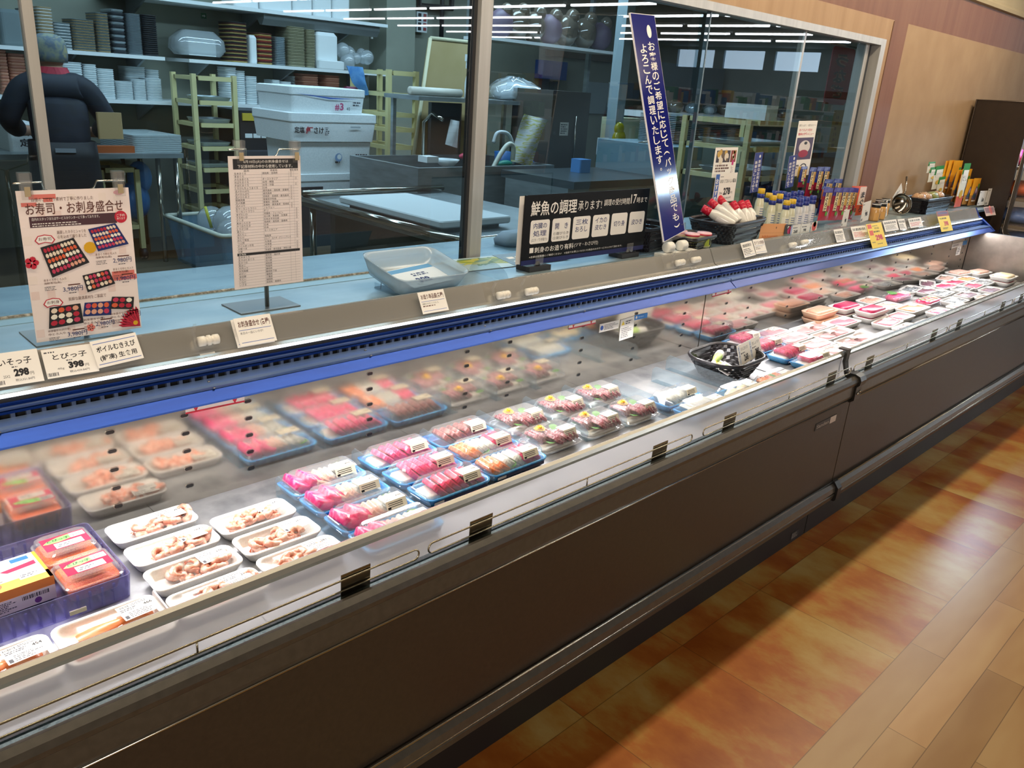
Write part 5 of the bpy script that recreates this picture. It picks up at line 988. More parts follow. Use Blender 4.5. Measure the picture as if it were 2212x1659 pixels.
for i, (a, b_, m) in enumerate(((1752, 361, [NB, NB, MR, MR]), (1768, 360, [NB, NB, MR, DARK]), (1781, 360, [NB, DARK, MR, DARK]))): pouch('sauce_pouch', 'navy pouch in the high rear row, '+('nearest the recipe strip', 'middle', 'by the window frame')[i], gp, [(a, b_), (a+15, b_+1), (a-1, b_+68), (a-16, b_+68)], 1.945+.01*i, .006, m, 'まぐろ丼')
for i, (a, b_) in enumerate(((1784, 387), (1804, 386))): pouch('sauce_pouch', 'navy pouch in the middle row behind the purple ones, '+('bottle side', 'window-frame side')[i], gp, [(a, b_), (a+19, b_+1), (a+3, b_+64), (a-16, b_+64)], 1.905+.012*i, .006, [NB, pm('#4a3a2a', .3), DARK, DARK], 'まぐろ')
pouch('sauce_pouch', 'blue pouch with pale lettering beside the blue-cap bottles', gp, [(1734, 360), (1748, 360), (1738, 405), (1722, 405)], 1.95, .006, [NB, NB, NB, MR], 'まぐろ丼'); pouch('spice_pouch', 'small gold pouch high beside the tall recipe strip', None, [(1722, 360), (1733, 360), (1732, 384), (1721, 384)], 1.962, .005, [pm('#c9a24a', .2)], '', 9)
pouch('sauce_pouch', 'blue pouch half hidden at the blue-cap bottles, front', gp, [(1775, 402), (1792, 404), (1772, 468), (1762, 466)], 1.835, .006, [pm('#2c3c8c', .25), NB, NB], '', 9); pouch('spice_pouch', 'small orange pouch leaning between purple and navy pouches', None, [(1779, 410), (1795, 409), (1788, 431), (1772, 431)], 1.825, .004, [pm('#d98a48', .3)], '', 9)
pouch('seasoning_pouch', 'pale paper pouch with black lettering before the sesame jars', None, [(1867, 407), (1881, 406), (1866, 464), (1846, 466)], 1.845, .004, [pm('#e6cfc4', .4), pm('#e4cdb8', .4), pm('#c9502e', .3)], 'まぐろ', 3); pouch('seasoning_pouch', 'bright orange pouch behind the pale paper pouch', None, [(1834, 404), (1866, 404), (1862, 450), (1830, 450)], 1.925, .004, [pm('#e2531e', .3), pm('#d9481a', .3)], '', 9)
TRB = MB(); TRB.box(3.93, 4.28, 1.752, 1.78, ZC, ZC+.022, CLEAR); tag(TRB.build('pouch_tray'), 'low clear tray edge before the purple pouches', 'tray')
# sesame jars
for i, (u, v, y) in enumerate(((1884, 487, 1.79), (1897, 484, 1.80), (1890, 484, 1.86), (1903, 482, 1.87))):
    p = at(u, v, 1, y); t = thing('sesame_jar', 'sesame jar with black cap, '+('front, at the pale pouch', 'front, at the ladle', 'rear, at the pale pouch', 'rear, at the ladle')[i], 'jar', (p.x, y, ZC), 0, 'black-cap sesame jars')
    if 'sj' not in ME:
        q = MB().lathe([(.0001, 0), (.025, 0), (.026, .004), (.026, .060), (.022, .072)], pm('#c89a5e', .25), n=18).mesh('glass'); k = MB().lathe([(.022, .072), (.0235, .073), (.0235, .094), (.0001, .095)], BLACK, n=18).lathe([(.0236, .086), (.0236, .090), (.0236, .091)], PAPER, n=18).mesh('cap')
        l = MB(); l.loft([[(.0264*math.cos(a), .0264*math.sin(a), z) for a in [math.pi*(1.1+.8*j/10) for j in range(11)]] for z in (.005, .045)], pm('#d9a45c', .5), False, False, closed=False); l.loft([[(.0267*math.cos(a), .0267*math.sin(a), z) for a in [math.pi*(1.5+.12*j/4) for j in range(5)]] for z in (.012, .042)], INK, False, False, closed=False); ME['sj'] = (q, k, l.mesh('label'))
    for nm, me in zip(('glass', 'cap', 'label'), ME['sj']): inst(nm, me, t)
up_card([(1904, 450), (1908, 446), (1916, 466), (1911, 470)], 1.80, 'thin white price tag between sesame jars and ladle', lambda c, w, h: c.fine(w*.1, h*.2, w*.8, h*.6, 5, GREY))
# ladle
p = at(1941, 470, 1, 1.83); t = thing('ladle', 'round steel ladle standing bowl-out before the tan wall', 'ladle', (p.x, 1.83, ZC+.002), math.radians(-50)); b = MB()
LS = pm('#8a857c', .16, 1); T = Matrix.Translation((0, 0, .062)) @ Matrix.Rotation(math.radians(-68), 4, 'X') @ Matrix.Diagonal((.058, .062, .035, 1))
prof = [(math.sin(a), -math.cos(a)) for a in [math.pi*.5*i/8+1e-3 for i in range(9)]]; b.lathe(prof+[(.96*r, z+.03) for r, z in prof[::-1]], LS, n=24, T=Matrix.Translation((0, 0, .062)) @ Matrix.Rotation(math.radians(68), 4, 'X') @ Matrix.Diagonal((.058, .062, .035, 1))); b.build('bowl', t)
b = MB(); b.tube([(0, -.008, .118), (.004, .0, .135), (.010, .03, .17), (.018, .07, .21)], [.004, .0045, .0045, .005], LS, 8); b.build('handle', t)
up_card([(1927, 430), (1947, 396), (1949, 418), (1931, 445)], 1.90, 'clear-sleeved white card tilted behind the ladle', lambda c, w, h: c.fine(w*.2, h*.2, w*.6, h*.6, 4, GREY))
# far basket with bags
p = at(2007, 462, 1, 1.80); t = thing('bag_basket', 'long black woven basket of snack bags at the tan wall', 'basket', (p.x, 1.83, ZC), .0); wicker(t, .44, .15, .085, .03, 1.1, 6)
def bag(x, y, z, s, m, lb, sc=(1, .7, .5)):
    b = MB(); R = random.Random(int(x*99)); b.ball((0, 0, 0), s, m, 10, sc); b.v = [(a+R.uniform(-.15, .15)*s, c+R.uniform(-.12, .12)*s, d+R.uniform(-.1, .1)*s) for a, c, d in b.v]
    t = thing('snack_bag', lb, 'bag', (x, y, z), 0, 'bags in the far basket'); b.build('bag_body', t); k = MB(); k.ball((0, 0, .003), s*1.06, FILM, 10, sc); k.build('clear_bag', t)
BRF = noise_mat('dried_fish_flakes', ['#a87a50', '#c9a078', '#8a5a3a'], (90, 90, 90), .6); SEAW = noise_mat('green_seaweed', ['#6a7430', '#8a9040', '#4f5a24'], (70, 70, 70), .5)
for dx, m, lb in ((-.15, BRF, 'bag of brown flakes in the far basket, ladle end'), (-.05, BRF, 'second bag of brown flakes in the far basket'), (.06, SEAW, 'bag of green seaweed in the far basket'), (.16, BRF, 'bag of tan flakes in the far basket, orange pouch end')): bag(p.x+dx, 1.83, ZC+.088, .055, m, lb)
GT = [pm('#2f8a44', .35), pm('#e9e6d6', .4), pm('#e6e2ce', .4)]
for i, q in enumerate(([(2004, 351), (2019, 350), (2018, 372), (2001, 374)], [(2000, 372), (2018, 370), (2023, 392), (2003, 394)], [(2002, 384), (2021, 381), (2028, 404), (2011, 410)], [(2012, 405), (2027, 402), (2038, 419), (2020, 423)])): pouch('seasoning_strip', 'green-topped white seasoning sachet on the hanging strip, '+('topmost', 'second down', 'third down', 'lowest')[i], 'green seasoning sachets', q, 1.91-.004*i, .003, GT, 'スパイス', 1)
pouch('seasoning_strip', 'green-topped white sachet standing before the orange pouches', 'green seasoning sachets', [(2049, 391), (2064, 390), (2072, 447), (2060, 448)], 1.80, .003, [GT[0], GT[1], GT[1], pm('#d9604a', .4)], 'だし', 1)
OG = [pm('#e39a1e', .3), pm('#e8a42c', .3), pm('#b9823c', .35)]
for i, (u0, v0, u1, v1, y) in enumerate(((2036, 350, 2048, 418, 1.935), (2043, 349, 2056, 418, 1.925), (2053, 350, 2073, 420, 1.915), (2060, 370, 2073, 436, 1.87), (2070, 369, 2092, 440, 1.855), (2087, 388, 2102, 442, 1.81), (2099, 387, 2115, 444, 1.80))):
    pouch('rice_topping_pouch', 'orange pouch with vegetable picture, '+('rear row nearest the green strip', 'rear row, second', 'rear row at the dark panel', 'middle row, first', 'middle row, widest', 'front row, first', 'front row beside the red pouch')[i], 'orange pouches at the far end', [(u0, v0), (u1, v0), (u1-8, v1), (u0-10, v1)], y, .005, OG, '', 2)
pouch('red_pouch', 'dark red glossy pouch at the far end behind the price cards', None, [(2093, 377), (2125, 376), (2122, 430), (2090, 432)], 1.885, .006, [pm('#7a1426', .2), pm('#9c1c2c', .2)], '', 9)
# red safety stickers, notices inside the case on the back panel
def panel_card(q4, label, draw, name='notice_sticker', base=PAPER):
    y = YM-.0015; P = [at(u, v, 1, y) for u, v in q4]; X = P[2]+P[1]-P[3]-P[0]; Y = P[0]+P[1]-P[2]-P[3]; c = Card(X.length/2, Y.length/2, base, .0004); draw(c, c.w, c.h); o = c.place(name, P[3], X, Y); return tag(o, label, 'sticker')
def d_load(c, w, h):
    c.rect(0, 0, w, h*.32, RED); c.up(); [c.poly([(w*a-h*.45, h*.95), (w*a+h*.45, h*.95), (w*a, h*.1)][::-1], RED) for a in (.17, .83)]; c.text('LOAD LINE', w*.35, h*.08, w*.3, h*.16, DARK)
for q, lb in (([(400, 884), (528, 857), (528, 869), (401, 895)], 'red and white load line sticker above the tuna trio reflection'), ([(1228, 703), (1287, 691), (1286, 698), (1228, 712)], 'red load line sticker by the white notices'), ([(1538, 634), (1580, 624), (1579, 631), (1538, 642)], 'red load line sticker in the far case')):
    panel_card(q, lb, d_load, 'load_line_sticker')
panel_card([(1296, 700), (1337, 691), (1337, 708), (1294, 719)], 'white notice sticker with blue mark on the back panel', lambda c, w, h: (c.disc(w*.12, h*.5, h*.28, BLU, 10), c.fine(w*.25, h*.15, w*.7, h*.7, 4, GREY, .4)))
panel_card([(1338, 692), (1369, 683), (1366, 727), (1337, 737)], 'white caution sticker with yellow triangle on the back panel', lambda c, w, h: (c.poly([(w*.08, h*.72), (w*.32, h*.72), (w*.2, h*.92)], YEL), c.fine(w*.38, h*.7, w*.5, h*.2, 2, GREY), c.fine(w*.1, h*.1, w*.8, h*.5, 6, GREY, .4)))
panel_card([(1370, 683), (1398, 676), (1398, 687), (1370, 692)], 'small blue sticker beside the caution sticker', lambda c, w, h: (c.disc(w*.15, h*.5, h*.3, PAPER, 8), c.fine(w*.3, h*.3, w*.6, h*.4, 1, pm('#9fc0e8', .5))), base=pm('#2a7fd0', .4))
panel_card([(2057, 528), (2080, 522), (2079, 530), (2055, 537)], 'white notice sticker in the far corner of the case', lambda c, w, h: c.fine(w*.1, h*.2, w*.8, h*.6, 2, GREY)); panel_card([(2068, 534), (2076, 532), (2073, 550), (2064, 552)], 'narrow white sticker hanging below the far corner notice', lambda c, w, h: c.fine(w*.1, h*.1, w*.8, h*.8, 4, GREY)); panel_card([(2080, 522), (2089, 520), (2088, 528), (2079, 530)], 'tiny blue sticker in the far corner of the case', lambda c, w, h: None, base=pm('#3a7fc0', .4))
# maker plate on the front panel, socket in the kick plate
P = [at(u, v, 1, 1.028) for u, v in ((1758, 921), (1803, 899), (1803, 914), (1760, 932))]; X = P[1]-P[0]; c = Card(X.length, .026, DARK, .002); c.rect(X.length*.70, .001, X.length*.29, .024, pm('#b9aea6', .4)); c.up(); c.text('Sanden', X.length*.06, .006, X.length*.58, .013, pm('#8f877e', .4), .02); o = c.place('maker_plate', P[3], (1, 0, 0), (0, 0, 1)); tag(o, 'dark name plate with pale end on the brown front panel', 'name plate')
p = at(1717, 1155, 1, 1.088); c = Card(.055, .03, DARK, .004); [c.fine(.006, .004, .044, .022, 3, pm('#8a857c', .5), .5, 2)]; o = c.place('kick_vent', (p.x-.027, 1.0885, p.z-.015)); tag(o, 'small pale marking plate low on the black kick plate', 'plate')
# ---- neighbouring upright case at the far end
t = thing('neighbour_case', 'dark brown side of the next refrigerated case with a rounded window', 'display case', (6.3, 1.6, 0)); BRP = noise_mat('dark_side_panel', ['#2a201a', '#30251d'], (20, 20, 20), .35)
b = MB(); b.box(0, .03, .03, .375, 0, 1.645, BRP); b.box(0, .03, -.9, .03, 0, .74, BRP); b.build('side_panel', t); b = MB(); b.tube([(-.002, .373, 0), (-.002, .373, 1.645), (-.002, -.1, 1.648)], .006, pm('#5a5048', .4, .5), 6); b.build('panel_trim', t)
ring = lambda k, x: [(x, y-.42+.0, z+1.10) for y, z, _ in rr(.86-k, .66-k, .07-k*.3, 0, 6)]
b = MB(); b.loft([ring(0, -.006), ring(0, -.012), ring(.012, -.014), ring(.045, -.014), ring(.045, .02), ring(0, .02)], pm('#3c3833', .35), False, False); b.build('window_frame', t); b = MB(); b.tube(ring(.004, -.013), .004, pm('#a59a8c', .25, .9), 6, True); b.build('frame_trim', t)
MB().add(ring(.045, .004), [tuple(range(len(ring(0, 0))))], FILM).build('window_pane', t); b = MB(); b.box(.03, 1.2, -.85, .37, 0, .70, DARK); b.box(.03, 1.2, .34, .37, .7, 1.645, pm('#6a7886', .5)); b.box(.03, 1.2, -.85, .37, 1.60, 1.645, DARK); b.build('case_body', t)
for z in (.84, 1.02, 1.22): MB().box(.03, 1.2, -.5, .34, z, z+.02, pm('#7a6a55', .4)).build('shelf', t)
area('neighbour_led', (6.8, 1.5, 1.58), (6.8, 1.5, 0), .9, .3, 60, (.6, .8, 1))
BLP = noise_mat('blue_film', ['#6f8fd0', '#8aa6e0', '#5a78c0'], (9, 9, 9), .2)
for v, zz, m, lb in ((505, .70, BLP, 'blue-lit pack on the floor shelf behind the rounded window'), (440, .86, BLP, 'blue-lit pack on the lower shelf behind the rounded window'), (400, 1.04, ROE, 'orange pack on the middle shelf behind the rounded window'), (350, 1.24, TUNA, 'pink and white pack on the upper shelf behind the rounded window')):
    p = at(2200, v, 0, 6.55); b = MB(); b.ball((0, 0, .05), .15, m, 14, (1, 1.0, .36)); o = b.build('film_pack', None, (6.55, p.y-.03, zz+.003)); tag(o, lb, 'pack')
# ================================================================ THE KITCHEN BEHIND THE GLASS
KST = noise_mat('kitchen_steel', ['#8d979a', '#a5b0b3'], (6, 6, 30), .35, .6); STY = noise_mat('styrofoam', ['#dfe6e8', '#f2f6f6'], (120, 120, 120), .7, 0, 2, .1); RKY = pm('#d8cf98', .5, name='rack_plastic'); WTR = pm('#e9eff0', .5)
CARD = pm('#b09468', .7); DKM = pm('#20242a', .5); BAG = clear_mat('thin_bag', haze=.35, hazecol='#dfe9ee', refl=.8)
def kx(u, v, y): return at(u, v, 1, y).x
def kz(u, v, y): return at(u, v, 1, y).z
def kspan(u0, v0, u1, v1, y):
    um, vm = (u0+u1)/2, (v0+v1)/2
    return kx(u0, vm, y), kx(u1, vm, y), kz(um, v1, y), kz(um, v0, y)
def stack(name, lb, cat, u0, v0, u1, v1, y, mats, z0=None, layers=0, dep=None, grp=None, r=.03, rz=0):
    """a pile of nested trays / a wrapped pack, seen as a rounded ribbed block"""
    x0, x1, za, zb = kspan(u0, v0, u1, v1, y); za = z0 if z0 is not None else za; w = x1-x0; d = dep or w*.8; h = max(.03, zb-za); b = MB(); n = layers or 1; r = min(r, w*.3, d*.3)
    for i in range(n):
        m = mats[i % len(mats)]; a = za+h*i/n-za; t = h/n
        if n == 1: b.loft([rr(w*.96, d*.96, r, 0), rr(w, d, r, h*.06), rr(w, d, r, h*.9), rr(w*.8, d*.8, r*.8, h)], m)
        else: b.loft([rr(w*.93, d*.93, r, a), rr(w, d, r, a+t*.55), rr(w, d, r, a+t*.85), rr(w*.93, d*.93, r, a+t*.98)], m)
    o = b.build(name, None, ((x0+x1)/2, y+d/2, za), (0, 0, rz)); return tag(o, lb, cat, grp)
YS = 7.12
zm = kz(300, 119, YS); zl = kz(300, 217, YS); zu = kz(650, 30, YS)
for nm, lb, x0, x1, z in (('wall_shelf', 'white wall shelf carrying packaging stacks, over the worker', kx(-40, 100, YS), kx(356, 120, YS), zm), ('wall_shelf', 'white wall shelf with patterned tray stacks, past the shelf gap', kx(408, 118, YS), kx(845, 145, YS), zm), ('wall_shelf', 'low white wall shelf crowded with white tray stacks', kx(-40, 210, YS), kx(640, 235, YS), zl), ('wall_shelf', 'topmost white wall shelf with wrapped white packs', kx(250, 0, YS), kx(838, 52, YS), zu)):
    t = thing(nm, lb, 'shelf', ((x0+x1)/2, (YS+7.6)/2, z)); w = (x1-x0)/2; MB().box(-w, w, -(7.6-YS)/2, (7.6-YS)/2, -.028, 0, WTR).build('shelf_board', t)
    for q in (-.8, 0, .8): MB().prism([(.23, -.028), (-.15, -.028), (.23, -.18)], q*w-.01, q*w+.01, pm('#9aa2a4', .5)).build('bracket', t)
t = thing('tube_lamp', 'grey fluorescent lamp fixture under the topmost shelf', 'lamp', ((kx(565, 35, YS+.1)+kx(815, 60, YS+.1))/2, YS+.12, zu-.03)); w = (kx(815, 60, YS+.1)-kx(565, 35, YS+.1))/2
MB().prism([(-.06, 0), (-.06, -.04), (-.02, -.09), (.02, -.09), (.06, -.04), (.06, 0)], -w, w, pm('#8b9496', .4)).build('housing', t); MB().lathe([(.0001, -.02), (.012, -.018), (.012, 0)], WHITE, (w-.05, 0, -.09), 8).build('pull_knob', t)
BRK = pm('#6a5a48', .5); GRT = pm('#6f7d80', .5); TANT = pm('#b09a74', .5); SLV = pm('#a9b6bc', .2, .6); PAT1 = pm('#c8b06a', .5); PAT2 = pm('#5a2f28', .5); BEI = pm('#a9a488', .5); ORW = pm('#c98e72', .5)
G1 = 'packaging stacks on the middle shelf'; zz = zm+.001
for (u0, v0, u1, v1, m, n, lb) in ((0, 20, 52, 95, [GRT], 1, 'tall grey wrapped block at the shelf end'), (58, 18, 77, 97, [WTR, GRT], 20, 'narrow white stack behind the window stile'), (84, 15, 117, 88, [WTR, TANT], 26, 'tall white tray stack above the worker'), (120, 49, 156, 102, [WTR, GRT], 18, 'shorter white tray stack above the worker'), (158, 42, 207, 106, [TANT, GRT], 24, 'wide brown and grey tray stack'), (211, 28, 238, 109, [TANT, GRT], 28, 'slim brown and grey tray stack'), (243, 20, 272, 111, [DKM, SLV], 14, 'dark see-through container stack'), (277, 30, 308, 114, [SLV], 30, 'glittering clear container stack'), (311, 32, 342, 116, [DKM, DARK], 20, 'black tray stack at the shelf gap')):
    stack('tray_stack', lb+' on the middle shelf', 'tray stack', u0, v0, u1, v1, YS+.06, m, zz, n, .26, G1)
for (u0, v0, u1, v1, m, n, lb) in ((500, 48, 536, 127, [PAT1, PAT2, DKM], 30, 'tall leaf-patterned tray stack'), (541, 76, 556, 128, [WTR], 1, 'slim white stack between patterned ones'), (560, 72, 590, 130, [PAT1, PAT2, pm('#a03a30', .5)], 20, 'short yellow and red patterned tray stack'), (597, 80, 619, 132, [SLV], 16, 'clear cup stack'), (624, 58, 661, 137, [BEI, pm('#8d8a70', .5)], 26, 'beige dotted tray stack, wider'), (664, 64, 683, 139, [BEI, pm('#8d8a70', .5)], 26, 'beige dotted tray stack, narrower'), (685, 70, 731, 133, [WTR], 1, 'big white wrapped block')):
    stack('tray_stack', lb+' on the middle shelf', 'tray stack', u0, v0, u1, v1, YS+.06, m, zz, n, .26, G1)
stack('paper_roll_pack', 'white rolled pack lying below the big white block', 'pack', 690, 131, 745, 146, YS+.0, [WTR], zz, 1, .06)
b = MB(); R = random.Random(4)
for i in range(9): b.ball((R.uniform(-.16, .16), R.uniform(-.05, .05), .05+R.uniform(0, .14)), R.uniform(.05, .08), BAG, 10)
tag(b.build('cup_bag', None, (kx(765, 120, YS+.15), YS+.15, zz)), 'clear bag of cups at the end of the middle shelf', 'bag')
b = MB(); b.loft([[(x*s, y*s*.8, z) for x, y, _ in rr(.46, .3, .08, 0)] for z, s in ((0, .8), (.05, 1), (.13, .95), (.2, .6))], BAG, smooth=True); b.box(-.12, .12, -.1, .1, .0, .13, pm('#cfd6d6', .6)); tag(b.build('wrapped_sheet_pack', None, (kx(428, 100, YS+.2), YS+.22, zz+.03)), 'wrapped white sheet pack lying across the shelf gap', 'pack')
G2 = 'white tray stacks on the low shelf'
for i, (u0, v0, u1, v1, c_) in enumerate(((138, 134, 182, 210, 0), (185, 139, 213, 212, 0), (214, 149, 250, 213, 0), (272, 144, 316, 178, 0), (317, 151, 346, 180, 0), (253, 176, 290, 214, 0), (291, 172, 318, 214, 0), (319, 170, 352, 214, 0), (490, 145, 514, 214, 0), (513, 153, 532, 222, 0), (534, 165, 558, 224, 0), (560, 184, 590, 226, 0), (592, 173, 607, 228, 0), (610, 177, 632, 229, 0), (634, 165, 653, 200, 0))):
    back = v1 < 205; stack('tray_stack', 'white foam tray stack on the low shelf, '+('tall, at the worker collar', 'slim, second from the worker', 'third from the worker', 'rear one, wide', 'rear one, narrow', 'low front, fourth', 'low front, fifth', 'low front, before the yellow rack', 'tall, past the yellow rack', 'slim, past the yellow rack', 'third past the yellow rack', 'low and wide, past the rack', 'narrow, past the rack', 'near the foam boxes', 'behind the top foam box')[i], 'tray stack', u0, v0, u1, v1, YS+(.25 if back else .04), [WTR, pm('#d5dfe2', .5)], zl+.001 if not back else zl+.001, 16, .2, G2)
for i, (u0, v0, u1, v1) in enumerate(((655, 160, 690, 206), (704, 163, 736, 208), (0, 108, 20, 205), (23, 116, 60, 207))):
    stack('tray_stack', 'salmon-pink tray stack, '+('first behind the top foam box', 'second behind the top foam box', 'cut by the picture edge', 'beside the window stile')[i], 'tray stack', u0, v0, u1, v1, YS+.1, [ORW, pm('#b87a64', .5)], zl+.001, 14, .2, 'salmon-pink tray stacks')
x0 = kx(640, 235, YS); x1 = kx(760, 245, YS); tag(MB().box(x0, x1, YS, 7.6, zl-.028, zl, WTR).build('wall_shelf'), 'low shelf end carrying salmon-pink tray stacks', 'shelf')
for i, (u0, u1) in enumerate(((505, 560), (563, 632), (634, 676), (678, 718), (720, 757))): stack('wrapped_pack', 'wrapped white pack on the topmost shelf, '+('first', 'second', 'third, with grey print', 'fourth, with grey print', 'last')[i], 'pack', u0, -12, u1, 12+(u0-505)*.098, YS+.08, [WTR], zu+.001, 1, .25, 'wrapped packs on the topmost shelf')
# wall fittings
p = at(440, 35, 1, 7.59); c = Card(.05, .045, pm('#4f7d58', .5)); c.poly([(.01, .018), (.028, .018), (.028, .01), (.042, .022), (.028, .035), (.028, .027), (.01, .027)], PAPER); tag(c.place('exit_sign', (p.x-.025, 7.59, p.z-.02)), 'small green arrow sign on the kitchen wall', 'sign')
t = thing('breaker_panel', 'white switch panel with coloured rows on the kitchen wall', 'switch panel', (kx(913, 48, 7.5), 7.55, kz(913, 70, 7.5))); MB().box(-.07, .07, -.04, .04, 0, .20, WTR).build('panel_box', t)
for q, m in ((-.035, DKM), (.035, pm('#a04a4a', .5))):
    for k in range(4): MB().box(q-.018, q+.018, -.048, -.04, .02+.045*k, .05+.045*k, m).build('switch', t)
b = MB(); b.tube([(kx(905, 0, 7.5), 7.5, 2.6), (kx(905, 0, 7.5), 7.5, kz(905, 12, 7.5)), (kx(975, 18, 7.5), 7.5, kz(975, 18, 7.5)), (kx(975, 18, 7.5), 7.5, 2.6)], .035, DKM); b.tube([(kx(955, 0, 7.5), 7.5, 2.6), (kx(953, 85, 7.5), 7.5, kz(953, 85, 7.5))], .025, DKM); tag(b.build('wall_pipes'), 'dark pipes running down the kitchen wall by the switch panel', 'pipe')
w = MB(); w.box(kx(835, 60, 7.3), kx(897, 60, 7.3), 7.3, 7.6, 0, 2.9, KWALL); struct(w.build('wall_kitchen_pier'))
# ---- yellow tiered carts
def rack(lb, u0, u1, vtop, vbot, y, dep, tiers, zf, name='tray_cart'):
    x0, x1 = kx(u0, (vtop+vbot)/2, y), kx(u1, (vtop+vbot)/2, y); zt = kz((u0+u1)/2, vtop, y); t = thing(name, lb, 'cart', ((x0+x1)/2, y+dep/2, 0), 0, None); hw = (x1-x0)/2; hd = dep/2
    for sx in (-1, 1):
        for sy in (-1, 1): MB().box(sx*hw-.018, sx*hw+.018, sy*hd-.018, sy*hd+.018, .09, zt, RKY).build('post', t)
    for v in tiers:
        z = kz((u0+u1)/2, v, y)
        if z < .12: continue
        b = MB(); b.box(-hw, hw, -hd, -hd+.03, z-.02, z+.01, RKY); b.box(-hw, hw, hd-.03, hd, z-.02, z+.01, RKY); b.box(-hw, -hw+.04, -hd, hd, z-.02, z+.01, RKY); b.box(hw-.04, hw, -hd, hd, z-.02, z+.01, RKY); b.prism([(-hd-.01, z-.01), (-hd-.03, z-.02), (-hd-.03, z+.015), (-hd-.01, z+.01)], -hw*.8, hw*.8, RKY); b.build('tier_frame', t)
    for sx in (-1, 1):
        for sy in (-1, 1): MB().lathe([(.0001, -.02), (.045, -.02), (.045, .02), (.0001, .02)], DKM, n=14, T=Matrix.Translation((sx*hw, sy*hd, .045)) @ Matrix.Rotation(math.pi/2, 4, 'Y')).build('caster', t)
    return t
rack('cream plastic tray cart with open tiers behind the list sheet', 428, 513, 162, 520, 6.70, .38, (170, 222, 270, 320, 366, 412, 455), 0)
rack('cream plastic tray cart beyond the foam box stack', 838, 895, 152, 480, 5.6, .5, (158, 205, 248, 280, 318, 358, 392), 0)
rack('pale cream tray cart standing behind the soy bottles', 1597, 1716, 262, 560, 2.9, .5, (266, 322, 384), 0)
rack('low cream cart beside the worker apron', 226, 302, 366, 540, 6.75, .5, (366, 490), 0, 'low_cart')
for i, v in enumerate((222, 270, 320, 366)):
    x0, x1 = kx(432, v, 6.72), kx(510, v, 6.72); z = kz(470, v, 6.7)+.011; b = MB(); b.loft([[(x, y, zz_) for x, y, _ in rr((x1-x0)*.86*s, .30*s, .03, 0)] for zz_, s in ((0, .9), (.03, 1), (.032, .96), (.006, .86))], pm('#aebcc2', .3, .3), True, True); tag(b.build('metal_tray', None, ((x0+x1)/2, 6.89, z)), 'shallow metal tray on the cream cart, '+('top tier', 'second tier', 'third tier', 'fourth tier')[i], 'tray', 'metal trays on the cream cart')
for i, v in enumerate((322, 384)):
    z = kz(1656, v, 2.9)+.012; x0, x1 = kx(1602, v, 2.95), kx(1712, v, 2.95); b = MB(); b.loft([[(x, y, zz_) for x, y, _ in rr((x1-x0)*.86*s, .4*s, .03, 0)] for zz_, s in ((0, .9), (.03, 1), (.032, .96), (.006, .86))], pm('#aebcc2', .3, .3), True, True); tag(b.build('metal_tray', None, ((x0+x1)/2, 3.15, z)), 'shallow metal tray on the pale cart behind the bottles, '+('upper tier', 'lower tier')[i], 'tray', 'metal trays on the pale cart')
z = kz(1656, 266, 2.9)+.012; x0, x1 = kx(1640, 266, 2.95), kx(1705, 266, 2.95); tag(MB().box(-.07, .09, -.16, .16, 0, .10, WTR).build('white_box', None, ((x0+x1)/2, 3.15, z)), 'white box on the top tier of the pale cart', 'box')
# ---- styrofoam boxes
def fbox(lb, u0, v0, u1, v1, y, dep, lid, z0=None, rz=0, draw=None):
    x0, x1, za, zb = kspan(u0, v0, u1, v1, y); za = z0 if z0 is not None else za; w, h = x1-x0, zb-za; t = thing('foam_box', lb, 'foam box', ((x0+x1)/2, y+dep/2, za), rz, 'stacked foam fish boxes')
    b = MB(); b.loft([rr(w*.96, dep*.96, .02, 0), rr(w, dep, .02, h*(.66 if lid else .98)), rr(w*.94, dep*.94, .02, h*(.66 if lid else 1))], STY); b.build('box_body', t)
    if lid: b = MB(); b.loft([rr(w*1.01, dep*1.01, .02, h*.665), rr(w*1.02, dep*1.02, .022, h*.7), rr(w*1.02, dep*1.02, .022, h*.97), rr(w*.96, dep*.96, .02, h)], STY); b.build('lid', t)
    if draw:
        c = Card.__new__(Card); MB.__init__(c); c.w, c.h, c.z = w, h, .001; draw(c, w, h); o = c.build('print', t, (-w/2, -dep/2*1.02-.002, 0), (math.pi/2, 0, 0))
    return za+h
def dr1(c, w, h): c.text('40', w*.73, h*.12, w*.05, h*.14, DKM); c.text('3', w*.64, h*.12, w*.05, h*.3, pm('#c0507a', .5), .03); c.text('#', w*.57, h*.1, w*.06, h*.26, pm('#c0507a', .5), .03); c.poly([(w*.05, h*.74), (w*.5, h*.62), (w*.9, h*.60), (w*.5, h*.56)], BLU); c.fine(w*.82, h*.3, w*.12, h*.2, 2, GREY)
def dr2(c, w, h): c.text('定塩', w*.04, h*.30, w*.11, h*.22, DKM, .03); c.text('紅', w*.165, h*.28, w*.08, h*.25, pm('#b03040', .5), .05); c.text('さけ', w*.255, h*.28, w*.11, h*.23, DKM, .03); c.fine(w*.38, h*.22, w*.06, h*.3, 5, GREY); c.rect(w*.68, h*.5, w*.12, h*.06, pm('#a9b4b8', .5))
def dr3(c, w, h): c.disc(w*.52, h*.5, w*.05, pm('#7a9ac0', .5)); c.up(); c.disc(w*.53, h*.52, w*.03, WTR); c.fine(w*.47, h*.30, w*.1, h*.1, 1, DKM); c.fine(w*.76, h*.28, w*.18, h*.34, 5, GREY); c.text('4.2kg', w*.86, h*.18, w*.08, h*.08, DKM)
def dr4(c, w, h): c.rect(w*.0, h*.06, w*.30, h*.40, DKM); c.up(); c.text('一夜干し', w*.06, h*.12, w*.2, h*.24, PAPER)
